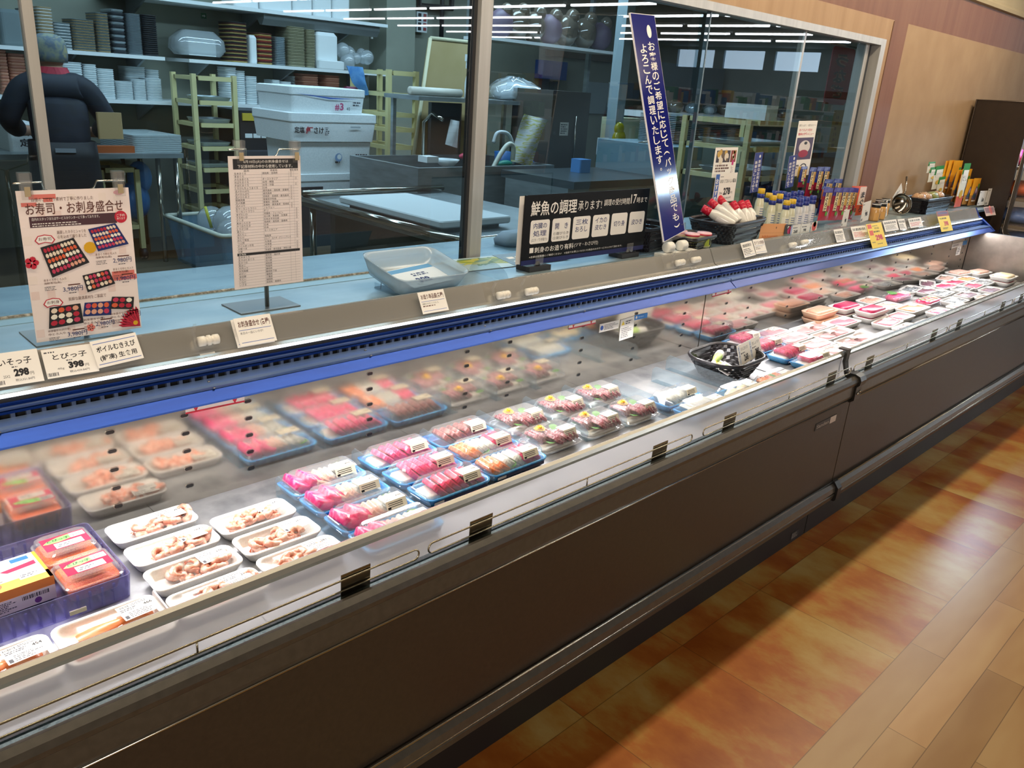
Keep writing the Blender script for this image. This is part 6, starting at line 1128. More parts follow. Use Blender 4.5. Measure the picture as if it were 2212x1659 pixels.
zb = fbox('lowest foam fish box, black banded corner, on the steel table', 640, 374, 818, 424, 5.45, .55, True, draw=dr4)
zb = fbox('foam fish box with round blue mark, second from the bottom of the stack', 647, 306, 802, 384, 5.45, .5, False, z0=zb+.001, draw=dr3)
zb = fbox('foam fish box marked for salted salmon in black and red brush letters', 627, 245, 812, 328, 5.42, .55, True, z0=zb+.001, draw=dr2)
fbox('topmost foam fish box with pink handwriting and blue strip', 629, 190, 788, 262, 5.45, .5, True, z0=zb+.001, draw=dr1)
x0, x1, za, _ = kspan(640, 374, 818, 424, 5.45); 
t = thing('steel_table', 'long steel table behind the foam boxes', 'table', ((x0+x1)/2, 5.75, 0)); zt = za-.001; MB().box(-.40, .40, -.36, .34, zt-.03, zt, KST).build('table_top', t)
for sx in (-.36, .36):
    for sy in (-.32, .30): MB().tube([(sx, sy, 0), (sx, sy, zt-.03)], .018, CHROME, 8).build('leg', t)
# box at the far side of the worker
x0, x1, za, zb_ = kspan(18, 268, 84, 328, 6.4)
zz0 = fbox('foam fish box with black brush letters beside the worker', 18, 268, 92, 328, 6.72, .4, False, draw=lambda c, w, h: c.text('定塩', w*.30, h*.18, w*.6, h*.3, DKM, .03))
t = thing('steel_table', 'steel worktable carrying grey tray pile, beside the worker', 'table', (kx(250, 330, 6.6), 6.95, 0)); zt = kz(300, 333, 6.5); MB().box(-1.2, kx(396, 330, 6.53)-kx(250, 330, 6.6), -.42, .42, zt-.035, zt, KST).build('table_top', t)
for sx in (-1.1, .30, .44):
    for sy in (-.37, .37): MB().tube([(sx, sy, 0), (sx, sy, zt-.03)], .02, CHROME, 8).build('leg', t)
b = MB(); x0, x1 = kx(275, 310, 6.6), kx(408, 320, 6.6)
for i in range(9): b.loft([[(x, y, z) for x, y, _ in rr(.40, .56, .03, 0)] for z in (i*.0145, i*.0145+.012)], pm('#a7b4b6', .45))
tag(b.build('tray_pile', None, ((x0+x1)/2-.03, 6.88, zt+.001), (0, 0, .12)), 'pile of grey shallow trays on the table beside the worker', 'tray stack')
tag(MB().box(-.25, .25, -.03, .03, 0, .05, pm('#b05a2a', .5)).build('orange_cloth', None, (kx(235, 305, 6.6), 6.62, zt)), 'orange cloth on the dark worktable by the worker', 'cloth')
t = thing('label_machine', 'dark machine with a row of white slots behind the list sheet', 'machine', (kx(590, 300, 6.7), 6.9, .861)); MB().box(-.30, .32, -.2, .2, 0, .32, DKM).build('machine_body', t); b = MB(); [b.box(-.26+.075*k, -.195+.075*k, -.205, -.2, .10, .135, WTR) for k in range(7)]; b.build('slot_strip', t); MB().box(-.28, .12, -.215, -.2, .24, .30, pm('#c9b13a', .5)).build('yellow_panel', t)
tag(MB().box(-.32, .75, -.4, .4, 0, .86, pm('#3a4048', .5)).build('base_cabinet', None, (kx(590, 400, 6.7), 7.0, 0)), 'dark base cabinet under the slot machine', 'cabinet')
tag(MB().box(-.12, .12, -.1, .1, 0, .45, pm('#a79f86', .6)).build('paper_sack', None, (kx(628, 310, 6.7)+.05, 6.72, .861)), 'tan paper sack beside the foam box stack', 'sack')
# blue-white crate on the floor, yellow straw
t = thing('clear_crate', 'pale blue see-through crate with a crumpled bag on the kitchen floor', 'crate', (2.95, 6.14, 0), .0); b = MB(); b.loft([rr(.50, .9, .03, .0), rr(.60, 1.0, .04, .36), rr(.58, .98, .04, .36), rr(.48, .88, .03, .02)], clear_mat('crate_plastic', '#cfe4f0', haze=.35, hazecol='#a9cfe6'), True, True); b.build('crate_body', t); b = MB(); b.tube([(x, y, .36) for x, y, _ in rr(.60, 1.0, .04, 0)], .018, pm('#d9dccb', .5), 6, True); b.build('crate_rim', t)
b = MB(); R = random.Random(2); [b.ball((R.uniform(-.14, .14), R.uniform(-.3, .3), .28+R.uniform(0, .12)), R.uniform(.09, .14), BAG, 10) for i in range(8)]; tag(b.build('crumpled_bag', None, (2.95, 6.14, 0)), 'crumpled clear bag filling the crate on the floor', 'bag')
b = MB(); b.tube([(2.74, 6.0, .36), (2.70, 6.0, .52)], .012, pm('#d6d23c', .5)); tag(b.build('yellow_stick'), 'yellow stick poking out of the crate', 'stick')
b = MB(); [b.ball((x, y, z), r, pm('#3a7fc0', .3), 10, (1, .8, 1.3)) for x, y, z, r in ((0, 0, .2, .12), (.05, 0, .38, .10))]; tag(b.build('blue_bag', None, (kx(308, 440, 6.7)+.02, 6.9, .25)), 'blue plastic bag hanging inside the low cream cart', 'bag')
# ---- cutting table and sinks
t = thing('cutting_table', 'steel cutting table frame carrying the thick white board', 'table', (2.95, 3.6, 0)); MB().box(-.42, .65, -.75, .72, .78, .82, KST).build('table_top', t); b = MB(); b.tube([(-.42, -.75, .82), (-.42, .72, .82)], .022, CHROME); b.tube([(-.42, .70, .85), (.64, .70, .85)], .02, CHROME); b.tube([(-.42, -.75, .82), (.65, -.75, .82)], .022, CHROME); b.build('edge_rail', t)
for sx, sy in ((-.38, -.7), (-.38, .66), (.6, -.7), (.6, .66)): MB().tube([(sx, sy, 0), (sx, sy, .78)], .02, CHROME).build('leg', t)
MB().box(-.3, .58, .55, .6, .1, .78, pm('#5f696c', .4, .4)).build('back_panel', t)
b = MB(); b.loft([rr(.47, .90, .02, 0), rr(.48, .91, .02, .006), rr(.48, .91, .02, .030), rr(.47, .90, .02, .036)], pm('#e3ecee', .4)); tag(b.build('cutting_board', None, (2.80, 3.52, .845)), 'thick white cutting board on the steel table behind the glass', 'cutting board')
b = MB(); b.box(-.2, .2, -.4, .4, 0, .0235, DKM); tag(b.build('board_rest', None, (2.80, 3.52, .8205)), 'dark support slab beneath the white cutting board', 'support')
sx0, sx1 = kx(902, 420, 4.35), kx(1172, 420, 4.45); zs = kz(960, 362, 4.35)
t = thing('sink_unit', 'tall grey steel sink block behind the mullion', 'sink', ((sx0+sx1)/2, 4.75, 0)); w = (sx1-sx0)/2
b = MB(); b.box(-w, w, -.4, -.37, .5, zs, KST); b.box(-w, w, .37, .4, .5, zs, KST); b.box(-w, -w+.03, -.37, .37, .5, zs, KST); b.box(w-.03, w, -.37, .37, .5, zs, KST); b.box(-w, w, -.4, .4, .12, .5, KST); b.build('sink_body', t); b = MB(); b.tube([(-w*.1, .3, zs), (-w*.1, .3, zs+.25), (-w*.1, .2, zs+.32), (-w*.1, .08, zs+.28)], .014, CHROME); b.build('tap', t)
def hose(pts, r, m, nm, lb):
    b = MB(); q = [Vector(p) for p in pts]; o = []
    for i in range(len(q)-1):
        for k in range(6):
            s = k/6; p0 = q[max(0, i-1)]; p1 = q[i]; p2 = q[i+1]; p3 = q[min(len(q)-1, i+2)]
            o.append(.5*((2*p1)+(p2-p0)*s+(2*p0-5*p1+4*p2-p3)*s*s+(3*p1-p0-3*p2+p3)*s**3))
    b.tube(o+[q[-1]], r, m); tag(b.build(nm), lb, 'hose')
P_ = lambda u, v, y: tuple(at(u, v, 1, y))
hose([P_(1066, 308, 4.6), P_(1075, 287, 4.6), P_(1098, 290, 4.6), P_(1108, 318, 4.6), P_(1108, 355, 4.6)], .014, pm('#c9d3d6', .4), 'grey_hose', 'looped grey hose behind the mullion')
hose([P_(1064, 366, 4.45), P_(1080, 335, 4.45), P_(1098, 312, 4.45), P_(1109, 318, 4.45), P_(1107, 345, 4.45)], .018, pm('#d3d6c8', .4), 'shower_hose', 'cream shower hose arching over the sink')
b = MB(); b.ball((0, 0, .06), .06, pm('#2f8a7a', .4), 10, (1.3, .5, .5)); tag(b.build('green_scoop', None, P_(1090, 372, 4.55)), 'green plastic scoop at the sink edge', 'scoop')
for (u0, v0, u1, v1, m, lb) in ((1073, 328, 1108, 374, '#2a5f9c', 'blue bucket standing in the sink behind the cream hose'), (1120, 345, 1160, 378, '#2c66b0', 'blue bucket under the hanging printed bag')):
    x0, x1, za, zb = kspan(u0, v0, u1, v1, 4.75); r = (x1-x0)/2; b = MB(); b.lathe([(.0001, 0), (r*.85, 0), (r, zb-za), (r*.94, zb-za), (r*.8, .02), (.0001, .02)], pm(m, .4), n=18); tag(b.build('bucket', None, ((x0+x1)/2, 4.75, za)), lb, 'bucket')
# printed bag, plastic bag, blue cloth
def sheet(lb, nm, cat, q4, y, m, wob=.02, draw=None):
    P = [at(u, v, 1, y) for u, v in q4]; b = MB(); n = 8; g = [[None]*(n+1) for _ in range(n+1)]; R = random.Random(len(lb)); vs = []
    for side in (0, 1):
        for i in range(n+1):
            for k in range(n+1):
                a, c_ = i/n, k/n; p = (P[0]*(1-a)+P[1]*a)*(1-c_)+(P[3]*(1-a)+P[2]*a)*c_; vs.append(p+Vector((0, wob*math.sin(a*6+c_*3)+(.02*math.sin(math.pi*a)*math.sin(math.pi*c_)+.002)*(1-2*side), wob*.3*math.sin(c_*9))))
    N = n+1; fs = []
    for i in range(n):
        for k in range(n):
            fs.append((i*N+k, i*N+k+1, (i+1)*N+k+1, (i+1)*N+k)); o = N*N; fs.append((o+i*N+k, o+(i+1)*N+k, o+(i+1)*N+k+1, o+i*N+k+1))
    b.add(vs, fs, m, True); return tag(b.build(nm), lb, cat)
pb = noise_mat('printed_sack', ['#dfe6ea', '#eef2f2', '#d3d04a', '#e4e9ea'], (9, 9, 60), .6, 0, 2, 0, 'Object', .35, .62)
sheet('hanging white printed sack with yellow patches over the sink', 'printed_sack', 'sack', [(1133, 246), (1182, 259), (1150, 362), (1104, 349)], 4.5, pb)
zs2_ = kz(1145, 220, 4.85); b = MB(); b.loft([[(x*s+R.uniform(-.03, .03), y*s+R.uniform(-.02, .02), z+R.uniform(-.012, .012)) for x, y, _ in rr(.42, .3, .1, 0)] for z, s in ((0.012, 1), (.05, 1.06), (.10, .95), (.15, .6), (.175, .2))], BAG, smooth=True); b.loft([[(x*s, y*s, z) for x, y, _ in rr(.36, .26, .1, 0)] for z, s in ((.002, .9), (.05, 1), (.10, .8), (.14, .4))], pm('#c3d0d6', .6), smooth=True); tag(b.build('plastic_bag', None, (kx(1145, 215, 4.9)-.03, 5.05, zs2_)), 'big white plastic bag on the steel shelf behind the mullion', 'bag')
x0, x1 = kx(905, 205, 4.85), kx(1172, 225, 4.85); zs2 = kz(1145, 220, 4.85); t = thing('steel_shelf', 'steel wall shelf holding the white plastic bag and spray bottle', 'shelf', ((x0+x1)/2, 5.05, zs2)); w = (x1-x0)/2; MB().box(-w, w, -.2, .22, -.03, -.001, KST).build('shelf_board', t)
for q in (-.9, .9): MB().box(w*q-.015, w*q+.015, .17, .2, -zs2, -.03, KST).build('shelf_post', t)
t = thing('spray_bottle', 'white spray bottle with red collar and orange label beside the mullion', 'spray bottle', (kx(1018, 200, 4.88), 4.9, zs2)); hh = kz(1018, 115, 4.88)-zs2
MB().lathe([(.0001, 0), (.036, 0), (.040, .01), (.040, hh*.35), (.03, hh*.5), (.014, hh*.62), (.014, hh*.68)], pm('#dde4e6', .3), n=18).build('bottle_body', t); MB().lathe([(.016, hh*.66), (.017, hh*.67), (.017, hh*.77), (.0001, hh*.78)], pm('#c03040', .4), n=14).build('collar', t); MB().box(-.05, .025, -.012, .012, hh*.82, hh*.97, WTR).box(-.012, .012, -.011, .011, hh*.76, hh*.84, WTR).box(-.045, -.03, -.005, .005, hh*.66, hh*.84, WTR).build('trigger_head', t)
b = MB(); b.loft([[(.0405*math.cos(a), .0405*math.sin(a), z) for a in [math.pi*(1.1+.8*i/10) for i in range(11)]] for z in (.02, hh*.33)], pm('#e8a82a', .5), False, False, closed=False); b.build('label', t)
b = MB(); T = Matrix.Rotation(math.pi/2, 4, 'Y'); b.lathe([(.012, -.24), (.03, -.24), (.03, .24), (.012, .24)], pm('#d9d6c9', .5), n=14, T=T); tag(b.build('wrap_roll', None, (kx(955, 182, 4.88), 4.95, zs2+.031)), 'long white wrap roll lying before the tan board', 'roll')
b = MB(); P4 = [at(u, v, 1, yy) for u, v, yy in ((930, 82, 5.4), (1052, 95, 5.4), (1052, 405, 5.3), (885, 398, 5.3))]; b.add([*P4]+[p+Vector((0, .03, 0)) for p in P4], [(3, 2, 1, 0), (4, 5, 6, 7), (0, 1, 5, 4), (1, 2, 6, 5), (2, 3, 7, 6), (3, 0, 4, 7)], noise_mat('tan_board', ['#a08c5c', '#ab976a'], (5, 5, 5), .6)); b.tube([P4[0], P4[3]], .014, pm('#cfc9a8', .5)); b.tube([P4[0], P4[1]], .014, pm('#cfc9a8', .5)); tag(b.build('tan_board'), 'large tan board with pale rim leaning behind the mullion', 'board')
sheet('crumpled blue cloth hanging above the top foam box', 'blue_cloth', 'cloth', [(748, 142), (782, 145), (800, 200), (786, 208)], 5.9, noise_mat('blue_cloth', ['#4f8fd0', '#6aa6e0', '#3f78b8'], (14, 14, 14), .7), .04)
sheet('dark pink bundle beside the hanging blue cloth', 'pink_bundle', 'cloth', [(745, 186), (772, 188), (780, 203), (740, 203)], 6.0, pm('#8d3a58', .6), .02)
# white scrubber, red bowl etc at the sink
sheet('white ribbed scrub brush hanging at the dark cabinet', 'scrub_brush', 'brush', [(974, 258), (992, 262), (988, 320), (962, 312)], 4.55, noise_mat('brush_ribs', ['#c9cfd2', '#e6ebec'], (2, 2, 160), .6), .004)
b = MB(); b.lathe([(.0001, 0), (.05, .0), (.09, .045), (.085, .045), (.045, .006), (.0001, .006)], pm('#d7e0e2', .4), n=16); tag(b.build('strainer_bowl', None, P_(965, 358, 4.5)), 'white bowl on the sink edge behind the mullion', 'bowl')
b = MB(); b.ball((0, 0, .04), .05, pm('#c8405a', .4), 10, (1.5, .6, .5)); tag(b.build('pink_scoop', None, P_(1008, 350, 4.5)), 'pink plastic scoop on the sink edge', 'scoop')
tag(MB().box(-.05, .05, -.05, .05, 0, .04, WTR).build('white_box', None, P_(925, 350, 4.5)), 'small white box at the sink corner', 'box')
x0, x1, za, zb = kspan(905, 225, 1040, 350, 5.0); tag(MB().box(x0+.5*(x1-x0), x1, 5.25, 5.29, .9, zb, pm('#3f474c', .4)).build('splash_panel'), 'dark steel splash panel behind the scrub brush', 'panel')
x0, x1, za, zb = kspan(1183, 197, 1262, 520, 4.5); t = thing('steel_locker', 'tall brownish steel cabinet past the white bag', 'cabinet', ((x0+x1)/2, 4.72, 0)); w = (x1-x0)/2; MB().box(-w, w, -.22, .22, 0, zb, pm('#5c5852', .35, .3)).build('cabinet_body', t); MB().tube([(w*.25, -.235, zb-.55), (w*.25, -.235, zb-.18)], .008, CHROME, 6).build('handle', t)
c = Card(.10, .10, PAPER); c.fine(.01, .01, .08, .08, 5, GREY); tag(c.place('cabinet_notice', ((x0+x1)/2-.12, 4.495, zb-.33)), 'white notice taped to the brownish steel cabinet', 'notice sheet')
# right half of the kitchen
x0, x1, za, zb = kspan(1060, 75, 1335, 115, 6.2); zq = kz(1200, 96, 6.2); t = thing('bag_shelf', 'high white shelf packed with clear bags beyond the mullion', 'shelf', ((x0+x1)/2, 6.4, zq)); w = (x1-x0)/2; MB().box(-w, w, -.2, .2, -.03, -.001, WTR).build('shelf_board', t)
for q in (-.95, .95): MB().box(w*q-.02, w*q+.02, .15, .2, -zq, 2.9-zq, KST).build('shelf_post', t)
BG2 = clear_mat('amber_bag', '#c9b8a0', haze=.45, hazecol='#8d8272', refl=.8)
for i, (u, v, s) in enumerate(((1090, 40, .14), (1125, 45, .15), (1160, 55, .15), (1195, 62, .15), (1230, 68, .16), (1270, 68, .16), (1305, 72, .15))):
    b = MB(); b.ball((0, 0, s), s, BG2 if i % 3 else pm('#6a5a6c', .5), 10, (1, .8, 1)); b.ball((s*.3, -s*.2, s*1.9), s*.5, BG2, 8); x = kx(u, v, 6.35); tag(b.build('stuffed_bag', None, (x, 6.4, zq)), 'stuffed clear bag on the high shelf, '+('first past the mullion', 'second', 'third', 'fourth', 'fifth', 'sixth', 'last by the grey post')[i], 'bag', 'stuffed bags on the high shelf')
x = kx(1345, 200, 4.4); struct(MB().box(x-.05, x+.05, 4.4, 4.5, 0, 2.9, pm('#8fa0a6', .4)).build('trim_5'))
x0, x1, za, zb = kspan(1328, 256, 1392, 380, 4.45); tag(MB().box(x0, x1, 4.52, 4.62, 0, zb, pm('#c3c3a0', .6)).build('cream_partition'), 'cream partition panel beside the blue banner', 'partition')
def kb(nm, lb, cat, u0, v0, u1, v1, y, dep, m, z0=None):
    x0, x1, za, zb = kspan(u0, v0, u1, v1, y); za = z0 if z0 is not None else za; return tag(MB().loft([rr(x1-x0, dep, .012, 0), rr(x1-x0, dep, .012, max(.01, zb-za))], m).build(nm, None, ((x0+x1)/2, y+dep/2, za)), lb, cat)
kb('towel_dispenser', 'blue wall dispenser on the back wall beyond the white bag', 'dispenser', 1172, 132, 1226, 172, 7.45, .14, pm('#2c4f94', .35)); kb('notice_board', 'pale schedule sheets on the wall behind the blue banner', 'notice sheet', 1262, 178, 1322, 246, 7.575, .02, pm('#a9b6b8', .6)); kb('wall_panel', 'brown cork strip low on the far kitchen wall', 'board', 1180, 112, 1330, 128, 7.55, .03, pm('#6a5c48', .7))
kb('white_towel', 'white towel hanging near the grey post', 'towel', 1315, 178, 1328, 232, 7.565, .03, pm('#cfd8da', .7)); kb('wall_scale', 'white hanging scale plate before the cream partition', 'scale', 1292, 298, 1316, 334, 4.3, .02, pm('#d3dade', .5)); kb('white_tray_bin', 'white tray bin on the cream partition', 'bin', 1352, 333, 1395, 350, 4.35, .12, WTR)
b = MB(); b.ball((0, 0, .05), .05, clear_mat('yellow_bag', '#d8d060', haze=.5, hazecol='#b9b02a'), 10, (1, .7, 1.1)); b.ball((.01, 0, -.03), .07, bpy.data.materials['yellow_bag'], 10, (1, .7, 1.1)); tag(b.build('yellow_bag', None, P_(1336, 292, 4.38)), 'yellow see-through bag hanging on the cream partition', 'bag')
kb('blue_pot', 'tall blue container on the worktop by the cream partition', 'container', 1253, 345, 1276, 392, 4.0, .1, pm('#4a86c4', .4))
x0, x1, za, zb = kspan(1215, 385, 1420, 430, 3.7); t = thing('side_worktop', 'dark steel worktop with sink behind the black board', 'worktop', ((x0+x1)/2, 3.95, 0)); w = (x1-x0)/2; MB().box(-w, w, -.35, .35, zb-.05, zb, pm('#4f5a5e', .3, .5)).build('table_top', t); MB().box(-w, w, -.3, .3, .1, zb-.05, KST).build('cabinet_body', t); b = MB(); q = kx(1388, 350, 3.9)-(x0+x1)/2; b.tube([(q, 0, zb), (q, 0, zb+.22), (q, -.1, zb+.24), (q, -.14, zb+.18)], .012, CHROME); b.build('tap', t)
x0, x1, za, zb = kspan(1440, 318, 1640, 470, 3.6); tag(MB().box(x0, x1, 3.6, 4.3, 0, zb, pm('#6f8c98', .45)).build('steel_cooler'), 'blue-grey steel cooler chest behind the blue banner', 'cooler')
b = MB(); x0, x1, za, zb2 = kspan(1458, 252, 1612, 312, 3.85)
for i in range(16): b.box(x0, x1, 3.85, 4.2, zb+.001+(zb2-zb)*i/16, zb+.001+(zb2-zb)*(i+.6)/16, (KST, SLV)[i % 2])
tag(b.build('rack_of_trays'), 'stack of thin metal trays on the steel cooler', 'tray stack')
kb('cool_cabinet', 'dim blue-grey cabinet behind the pale cart', 'cabinet', 1720, 330, 1800, 470, 3.3, .5, pm('#46565c', .5), 0); kb('far_partition', 'pale grey partition far beyond the blue banner', 'partition', 1400, 140, 1560, 260, 6.8, .06, pm('#7d8f96', .6), 0)
# wrapped goods glittering on a high counter at the far side
t = thing('goods_counter', 'long pale counter of glittering wrapped goods far past the blue banner', 'counter', (kx(1580, 250, 5.4)+.4, 5.8, 0)); zc_ = kz(1600, 252, 5.4); MB().box(-1.7, 2.0, -.35, .35, zc_-.06, zc_, WTR).build('table_top', t); MB().box(-1.6, 1.9, -.3, .3, 0, zc_-.06, pm('#66808c', .5)).build('counter_base', t)
ORD = 'first second third fourth fifth sixth seventh eighth ninth tenth eleventh twelfth thirteenth fourteenth fifteenth sixteenth seventeenth last'.split()
for i in range(18):
    x = t.location.x-1.5+.18*i; b = MB(); s = .07+.02*(i % 3); b.ball((0, 0, s*.6), s, (BAG, SLV, BG2)[i % 3], 8, (1, 1, .7)); tag(b.build('wrapped_goods', None, (x, 5.7+.1*(i % 2), zc_)), 'small glittering wrapped pack on the pale counter, '+ORD[i]+' from the grey post', 'pack', 'wrapped goods on the far counter')
# red hanging banner with eel lettering, seen from behind, and the yellow one below
P = [at(u, v, 1, 2.32) for u, v in ((1796, 97), (1850, 93), (1822, 232), (1778, 224))]; X = (P[1]-P[0]+P[2]-P[3]); X.z = 0; c = Card(X.length/2, (P[0].z-P[3].z), pm('#8f2a30', .6), .004, r=.03); w, h = c.w, c.h
def mirror_text(c, s, x, y, w, h, m, bold):
    n = len(s); ch = h/n
    for i, g in enumerate(s):
        v, f, ar = text_geo(g, bold); c.add([(x+w*(1-a), y+h-ch*(i+1)+ch*.06+b_*ch*.88, c.z) for a, b_ in v], [t_[::-1] for t_ in f], m)
mirror_text(c, 'うなぎ', w*.20, h*.10, w*.56, h*.80, pm('#b9a08a', .6), .10); c.up(); mirror_text(c, 'うなぎ', w*.20, h*.10, w*.56, h*.80, pm('#2f3a3c', .6), .03); o = c.place('red_hanging_banner', (P[3].x, 2.32, P[3].z)); tag(o, 'red hanging banner with dark reversed lettering at the window edge', 'banner')
up_card([(1800, 240), (1824, 238), (1808, 330), (1786, 330)], 2.36, 'yellowish hanging strip below the red banner', lambda c, w, h: c.fine(w*.3, h*.1, w*.4, h*.8, 6, pm('#6a6428', .6)), 'yellow_strip', pm('#8f8a30', .6), 'banner')
b = MB(); b.tube([(P[0].x-.05, 2.33, P[0].z+.01), (P[1].x+.05, 2.33, P[0].z+.01)], .006, CHROME, 6); b.tube([(P[0].x+.02, 2.33, P[0].z), (P[0].x+.02, 2.33, 2.9)], .004, CHROME, 6); tag(b.build('banner_rod'), 'thin rod from which the red banner hangs', 'rod')
# cloth and tools lying on the inner counter
b = MB(); b.loft([[(x*s, y*s*.5, z) for x, y, _ in rr(.26, .2, .05, 0)] for z, s in ((0, 1), (.02, 1.05), (.045, .8), (.05, .3))], pm('#aebccb', .6), smooth=True); tag(b.build('folded_cloth', None, (2.22, 2.16, .966)), 'folded pale cloth on the sill behind the glass', 'cloth')
b = MB(); R = random.Random(8); rings = []
for z, s in ((0, .7), (.02, 1), (.05, .9), (.085, .5), (.1, .15)): rings.append([(x*s+R.uniform(-.012, .012), y*s+R.uniform(-.012, .012), z+R.uniform(-.006, .006)) for x, y, _ in rr(.13, .10, .03, 0)])
b.loft(rings, pm('#cfd8e2', .6)); tag(b.build('crumpled_paper', None, (2.40, 2.15, .966)), 'crumpled white paper on the sill by the black board', 'paper')
# ================================================================ THE WORKER
def skin_body(name, verts, edges, radii, mat, parent, sub=2, root=0, mats=None):
    me = bpy.data.meshes.new(name); me.from_pydata(verts, edges, []); o = bpy.data.objects.new(name, me); COL.objects.link(o)
    sk = o.modifiers.new('skin', 'SKIN'); sk.use_smooth_shade = True; sb = o.modifiers.new('sub', 'SUBSURF'); sb.levels = sb.render_levels = sub
    for i, r in enumerate(radii): me.skin_vertices[0].data[i].radius = (r, r*.92) if isinstance(r, float) else r
    me.skin_vertices[0].data[root].use_root = True
    dg = bpy.context.evaluated_depsgraph_get(); m2 = bpy.data.meshes.new_from_object(o.evaluated_get(dg)); bpy.data.objects.remove(o); m2.name = name; m2.materials.clear(); m2.materials.append(mat); return inst(name, m2, parent)
SKIN = noise_mat('skin', ['#b98a70', '#c89a80'], (8, 8, 8), .55); JAC = noise_mat('navy_jacket', ['#10151f', '#161d2c', '#0d121b'], (9, 9, 14), .7, 0, 5, .3); APR = noise_mat('black_apron', ['#0b0c12', '#11131b'], (20, 20, 20), .6); CAPM = noise_mat('grey_cap_cloth', ['#6f7c88', '#8a8f7a', '#5a6a7c', '#a09a70'], (16, 16, 16), .8, 0, 3)
hp = px(112, 118, 5.25); wk = thing('person', 'worker in navy jacket, red collar and grey cap, back turned, head bowed over the table', 'person', (hp.x, hp.y, 0), math.radians(-12)); HZ = hp.z
V = [(0, -.02, .90), (0, .0, 1.05), (0, .04, 1.25), (0, .09, HZ-.16), (0, .13, HZ-.07), (0, .16, HZ+.02),
     (-.20, .08, HZ-.215), (-.30, .08, HZ-.42), (-.22, .28, HZ-.50), (-.14, .36, HZ-.50), (.20, .08, HZ-.215), (.31, .10, HZ-.42), (.25, .30, HZ-.50), (.16, .38, HZ-.50),
     (-.10, -.02, .86), (-.11, .0, .48), (-.12, -.04, .09), (-.12, .12, .045), (.10, -.02, .86), (.11, .0, .48), (.12, -.04, .09), (.12, .12, .045)]
E_ = [(0, 1), (1, 2), (2, 3), (3, 4), (4, 5), (3, 6), (6, 7), (7, 8), (8, 9), (3, 10), (10, 11), (11, 12), (12, 13), (0, 14), (14, 15), (15, 16), (16, 17), (0, 18), (18, 19), (19, 20), (20, 21)]
RD_ = [(.15, .11), (.14, .10), (.16, .11), (.10, .08), .052, .06, .07, .052, .042, .032, .07, .052, .042, .032, .09, .062, .045, .035, .09, .062, .045, .035]
skin_body('body', V, E_, RD_, SKIN, wk)
jv = [(x, y, z) for x, y, z in V[:4]]+[V[6], V[7], V[8], V[10], V[11], V[12]]; skin_body('jacket', [(0, -.02, .86)]+jv[1:], [(0, 1), (1, 2), (2, 3), (3, 4), (4, 5), (5, 6), (3, 7), (7, 8), (8, 9)], [(.19, .15), (.19, .145), (.205, .145), (.125, .105), .095, .078, .064, .095, .078, .064], JAC, wk)
b = MB(); b.loft([[(x, y+.05, z) for x, y, _ in rr(w_, d_, .09, 0, 5)] for z, w_, d_ in ((HZ-.165, .25, .22), (HZ-.12, .215, .19), (HZ-.075, .175, .165))], pm('#b02038', .6), False, False); o = b.build('collar', wk); o.location = (0, .045, 0)
b = MB(); b.ball((0, .155, HZ+.0), .098, SKIN, 16, (.86, 1, 1.18)); b.ball((0, .262, HZ-.02), .016, SKIN, 8, (.8, 1, 1.4)); [b.ball((s*.088, .15, HZ-.01), .024, SKIN, 8, (.4, .8, 1.2)) for s in (-1, 1)]; [b.ball((s*.033, .244, HZ+.01), .011, DKM, 8) for s in (-1, 1)]; b.ball((0, .243, HZ-.062), .02, pm('#9c5a50', .5), 8, (1, .4, .35)); b.build('head', wk)
b = MB(); b.loft([[(x, y+.145, HZ+z) for x, y, _ in rr(.205*s, .235*s, .095*s, 0, 5)] for z, s in ((-.045, .97), (.0, 1.02), (.06, 1.0), (.10, .86), (.125, .5), (.13, .1))], CAPM, True, True, True); b.build('cap', wk)
b = MB(); b.loft([[(x, y-.01, z) for x, y, _ in rr(w_, d_, .10, 0, 5)] for z, w_, d_ in ((.22, .46, .36), (.55, .44, .34), (.88, .41, .32), (.98, .40, .30))], APR, True, True, True); b.build('apron', wk)
b = MB(); b.box(-.06, .06, -.178, -.165, .92, .945, pm('#8a9098', .4)); b.build('apron_buckle', wk)
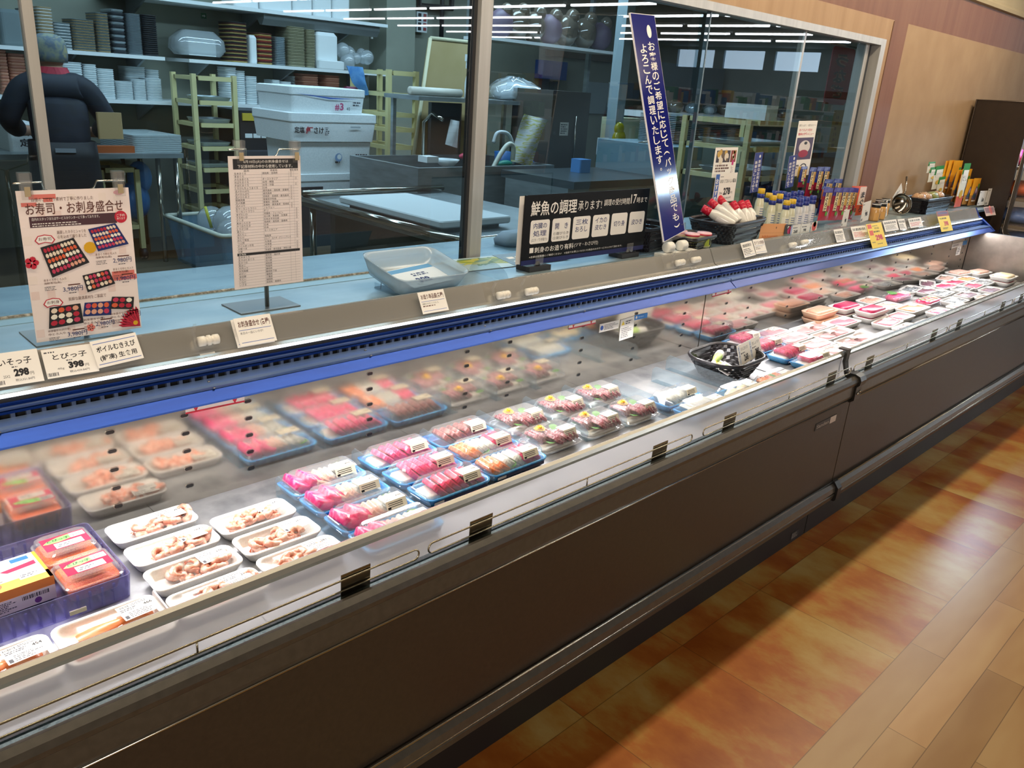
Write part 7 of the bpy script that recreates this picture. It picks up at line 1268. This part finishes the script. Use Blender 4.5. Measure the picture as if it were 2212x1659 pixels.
for s, (wx, wy, wz) in ((-1, V[9]), (1, V[13])):
    b = MB(); c0 = Vector((wx, wy, wz)); b.loft([[(c0.x+x, c0.y+y0, c0.z+z) for x, z, _ in rr(w_, h_, .012, 0, 3)] for y0, w_, h_ in ((-.01, .05, .035), (.03, .075, .032), (.075, .08, .028))], SKIN, smooth=True)
    for f in range(4): q = c0+Vector((-.03+.02*f, .075, 0)); L_ = (.055, .068, .066, .05)[f]; b.tube([q, q+Vector((0, L_*.5, -.006)), q+Vector((0, L_*.85, -.03)), q+Vector((0, L_*.9, -.05))], [.0095, .009, .0082, .0065], SKIN, 8)
    q = c0+Vector((-s*.036, .03, 0)); b.tube([q, q+Vector((-s*.022, .025, -.01)), q+Vector((-s*.02, .055, -.02))], [.011, .0105, .008], SKIN, 8); b.build('hand', wk)
b = MB(); b.loft([[(x, y, z) for x, y, _ in rr(.16, .03, .01, 0)] for z in (0, .17)], CARD); tag(b.build('cardboard_sheet', None, tuple(px(240, 300, 5.5))), 'tan cardboard sheet standing at the worker elbow', 'cardboard')

# ---- store shelf row on the aisle side, seen mirrored in the kitchen window
t = thing('store_shelf', 'long store shelf row of mixed goods mirrored in the kitchen window', 'shelf', (17, -7.5, 0)); R = random.Random(21)
MB().box(-7, 7, -.3, .3, 0, .15, WTR).box(-7, 7, -.02, .02, .15, 1.75, WTR).box(-7, 7, .0, .42, .55, .58, WTR).box(-7, 7, .0, .40, .98, 1.01, WTR).box(-7, 7, .0, .38, 1.40, 1.43, WTR).build('shelf_frame', t)
pal = [pm(x, .35) for x in ('#c9d2d6', '#b04a3a', '#d9b23c', '#4f7d4a', '#3c5a94', '#e6e2da', '#8a6a4a')]; g = MB()
for z in (.15, .58, 1.01, 1.43):
    x = -6.9
    while x < 6.8: w = R.uniform(.08, .22); g.box(x, x+w*.92, .06, .34, z, z+R.uniform(.14, .34), pal[R.randrange(7)]); x += w
o = g.build('goods', t); o['kind'] = 'stuff'
t = thing('store_column', 'white square store column mirrored in the kitchen window', 'column', (15.5, -10.5, 0)); MB().box(-.25, .25, -.25, .25, 0, 3.3, WTR).build('column_shaft', t)
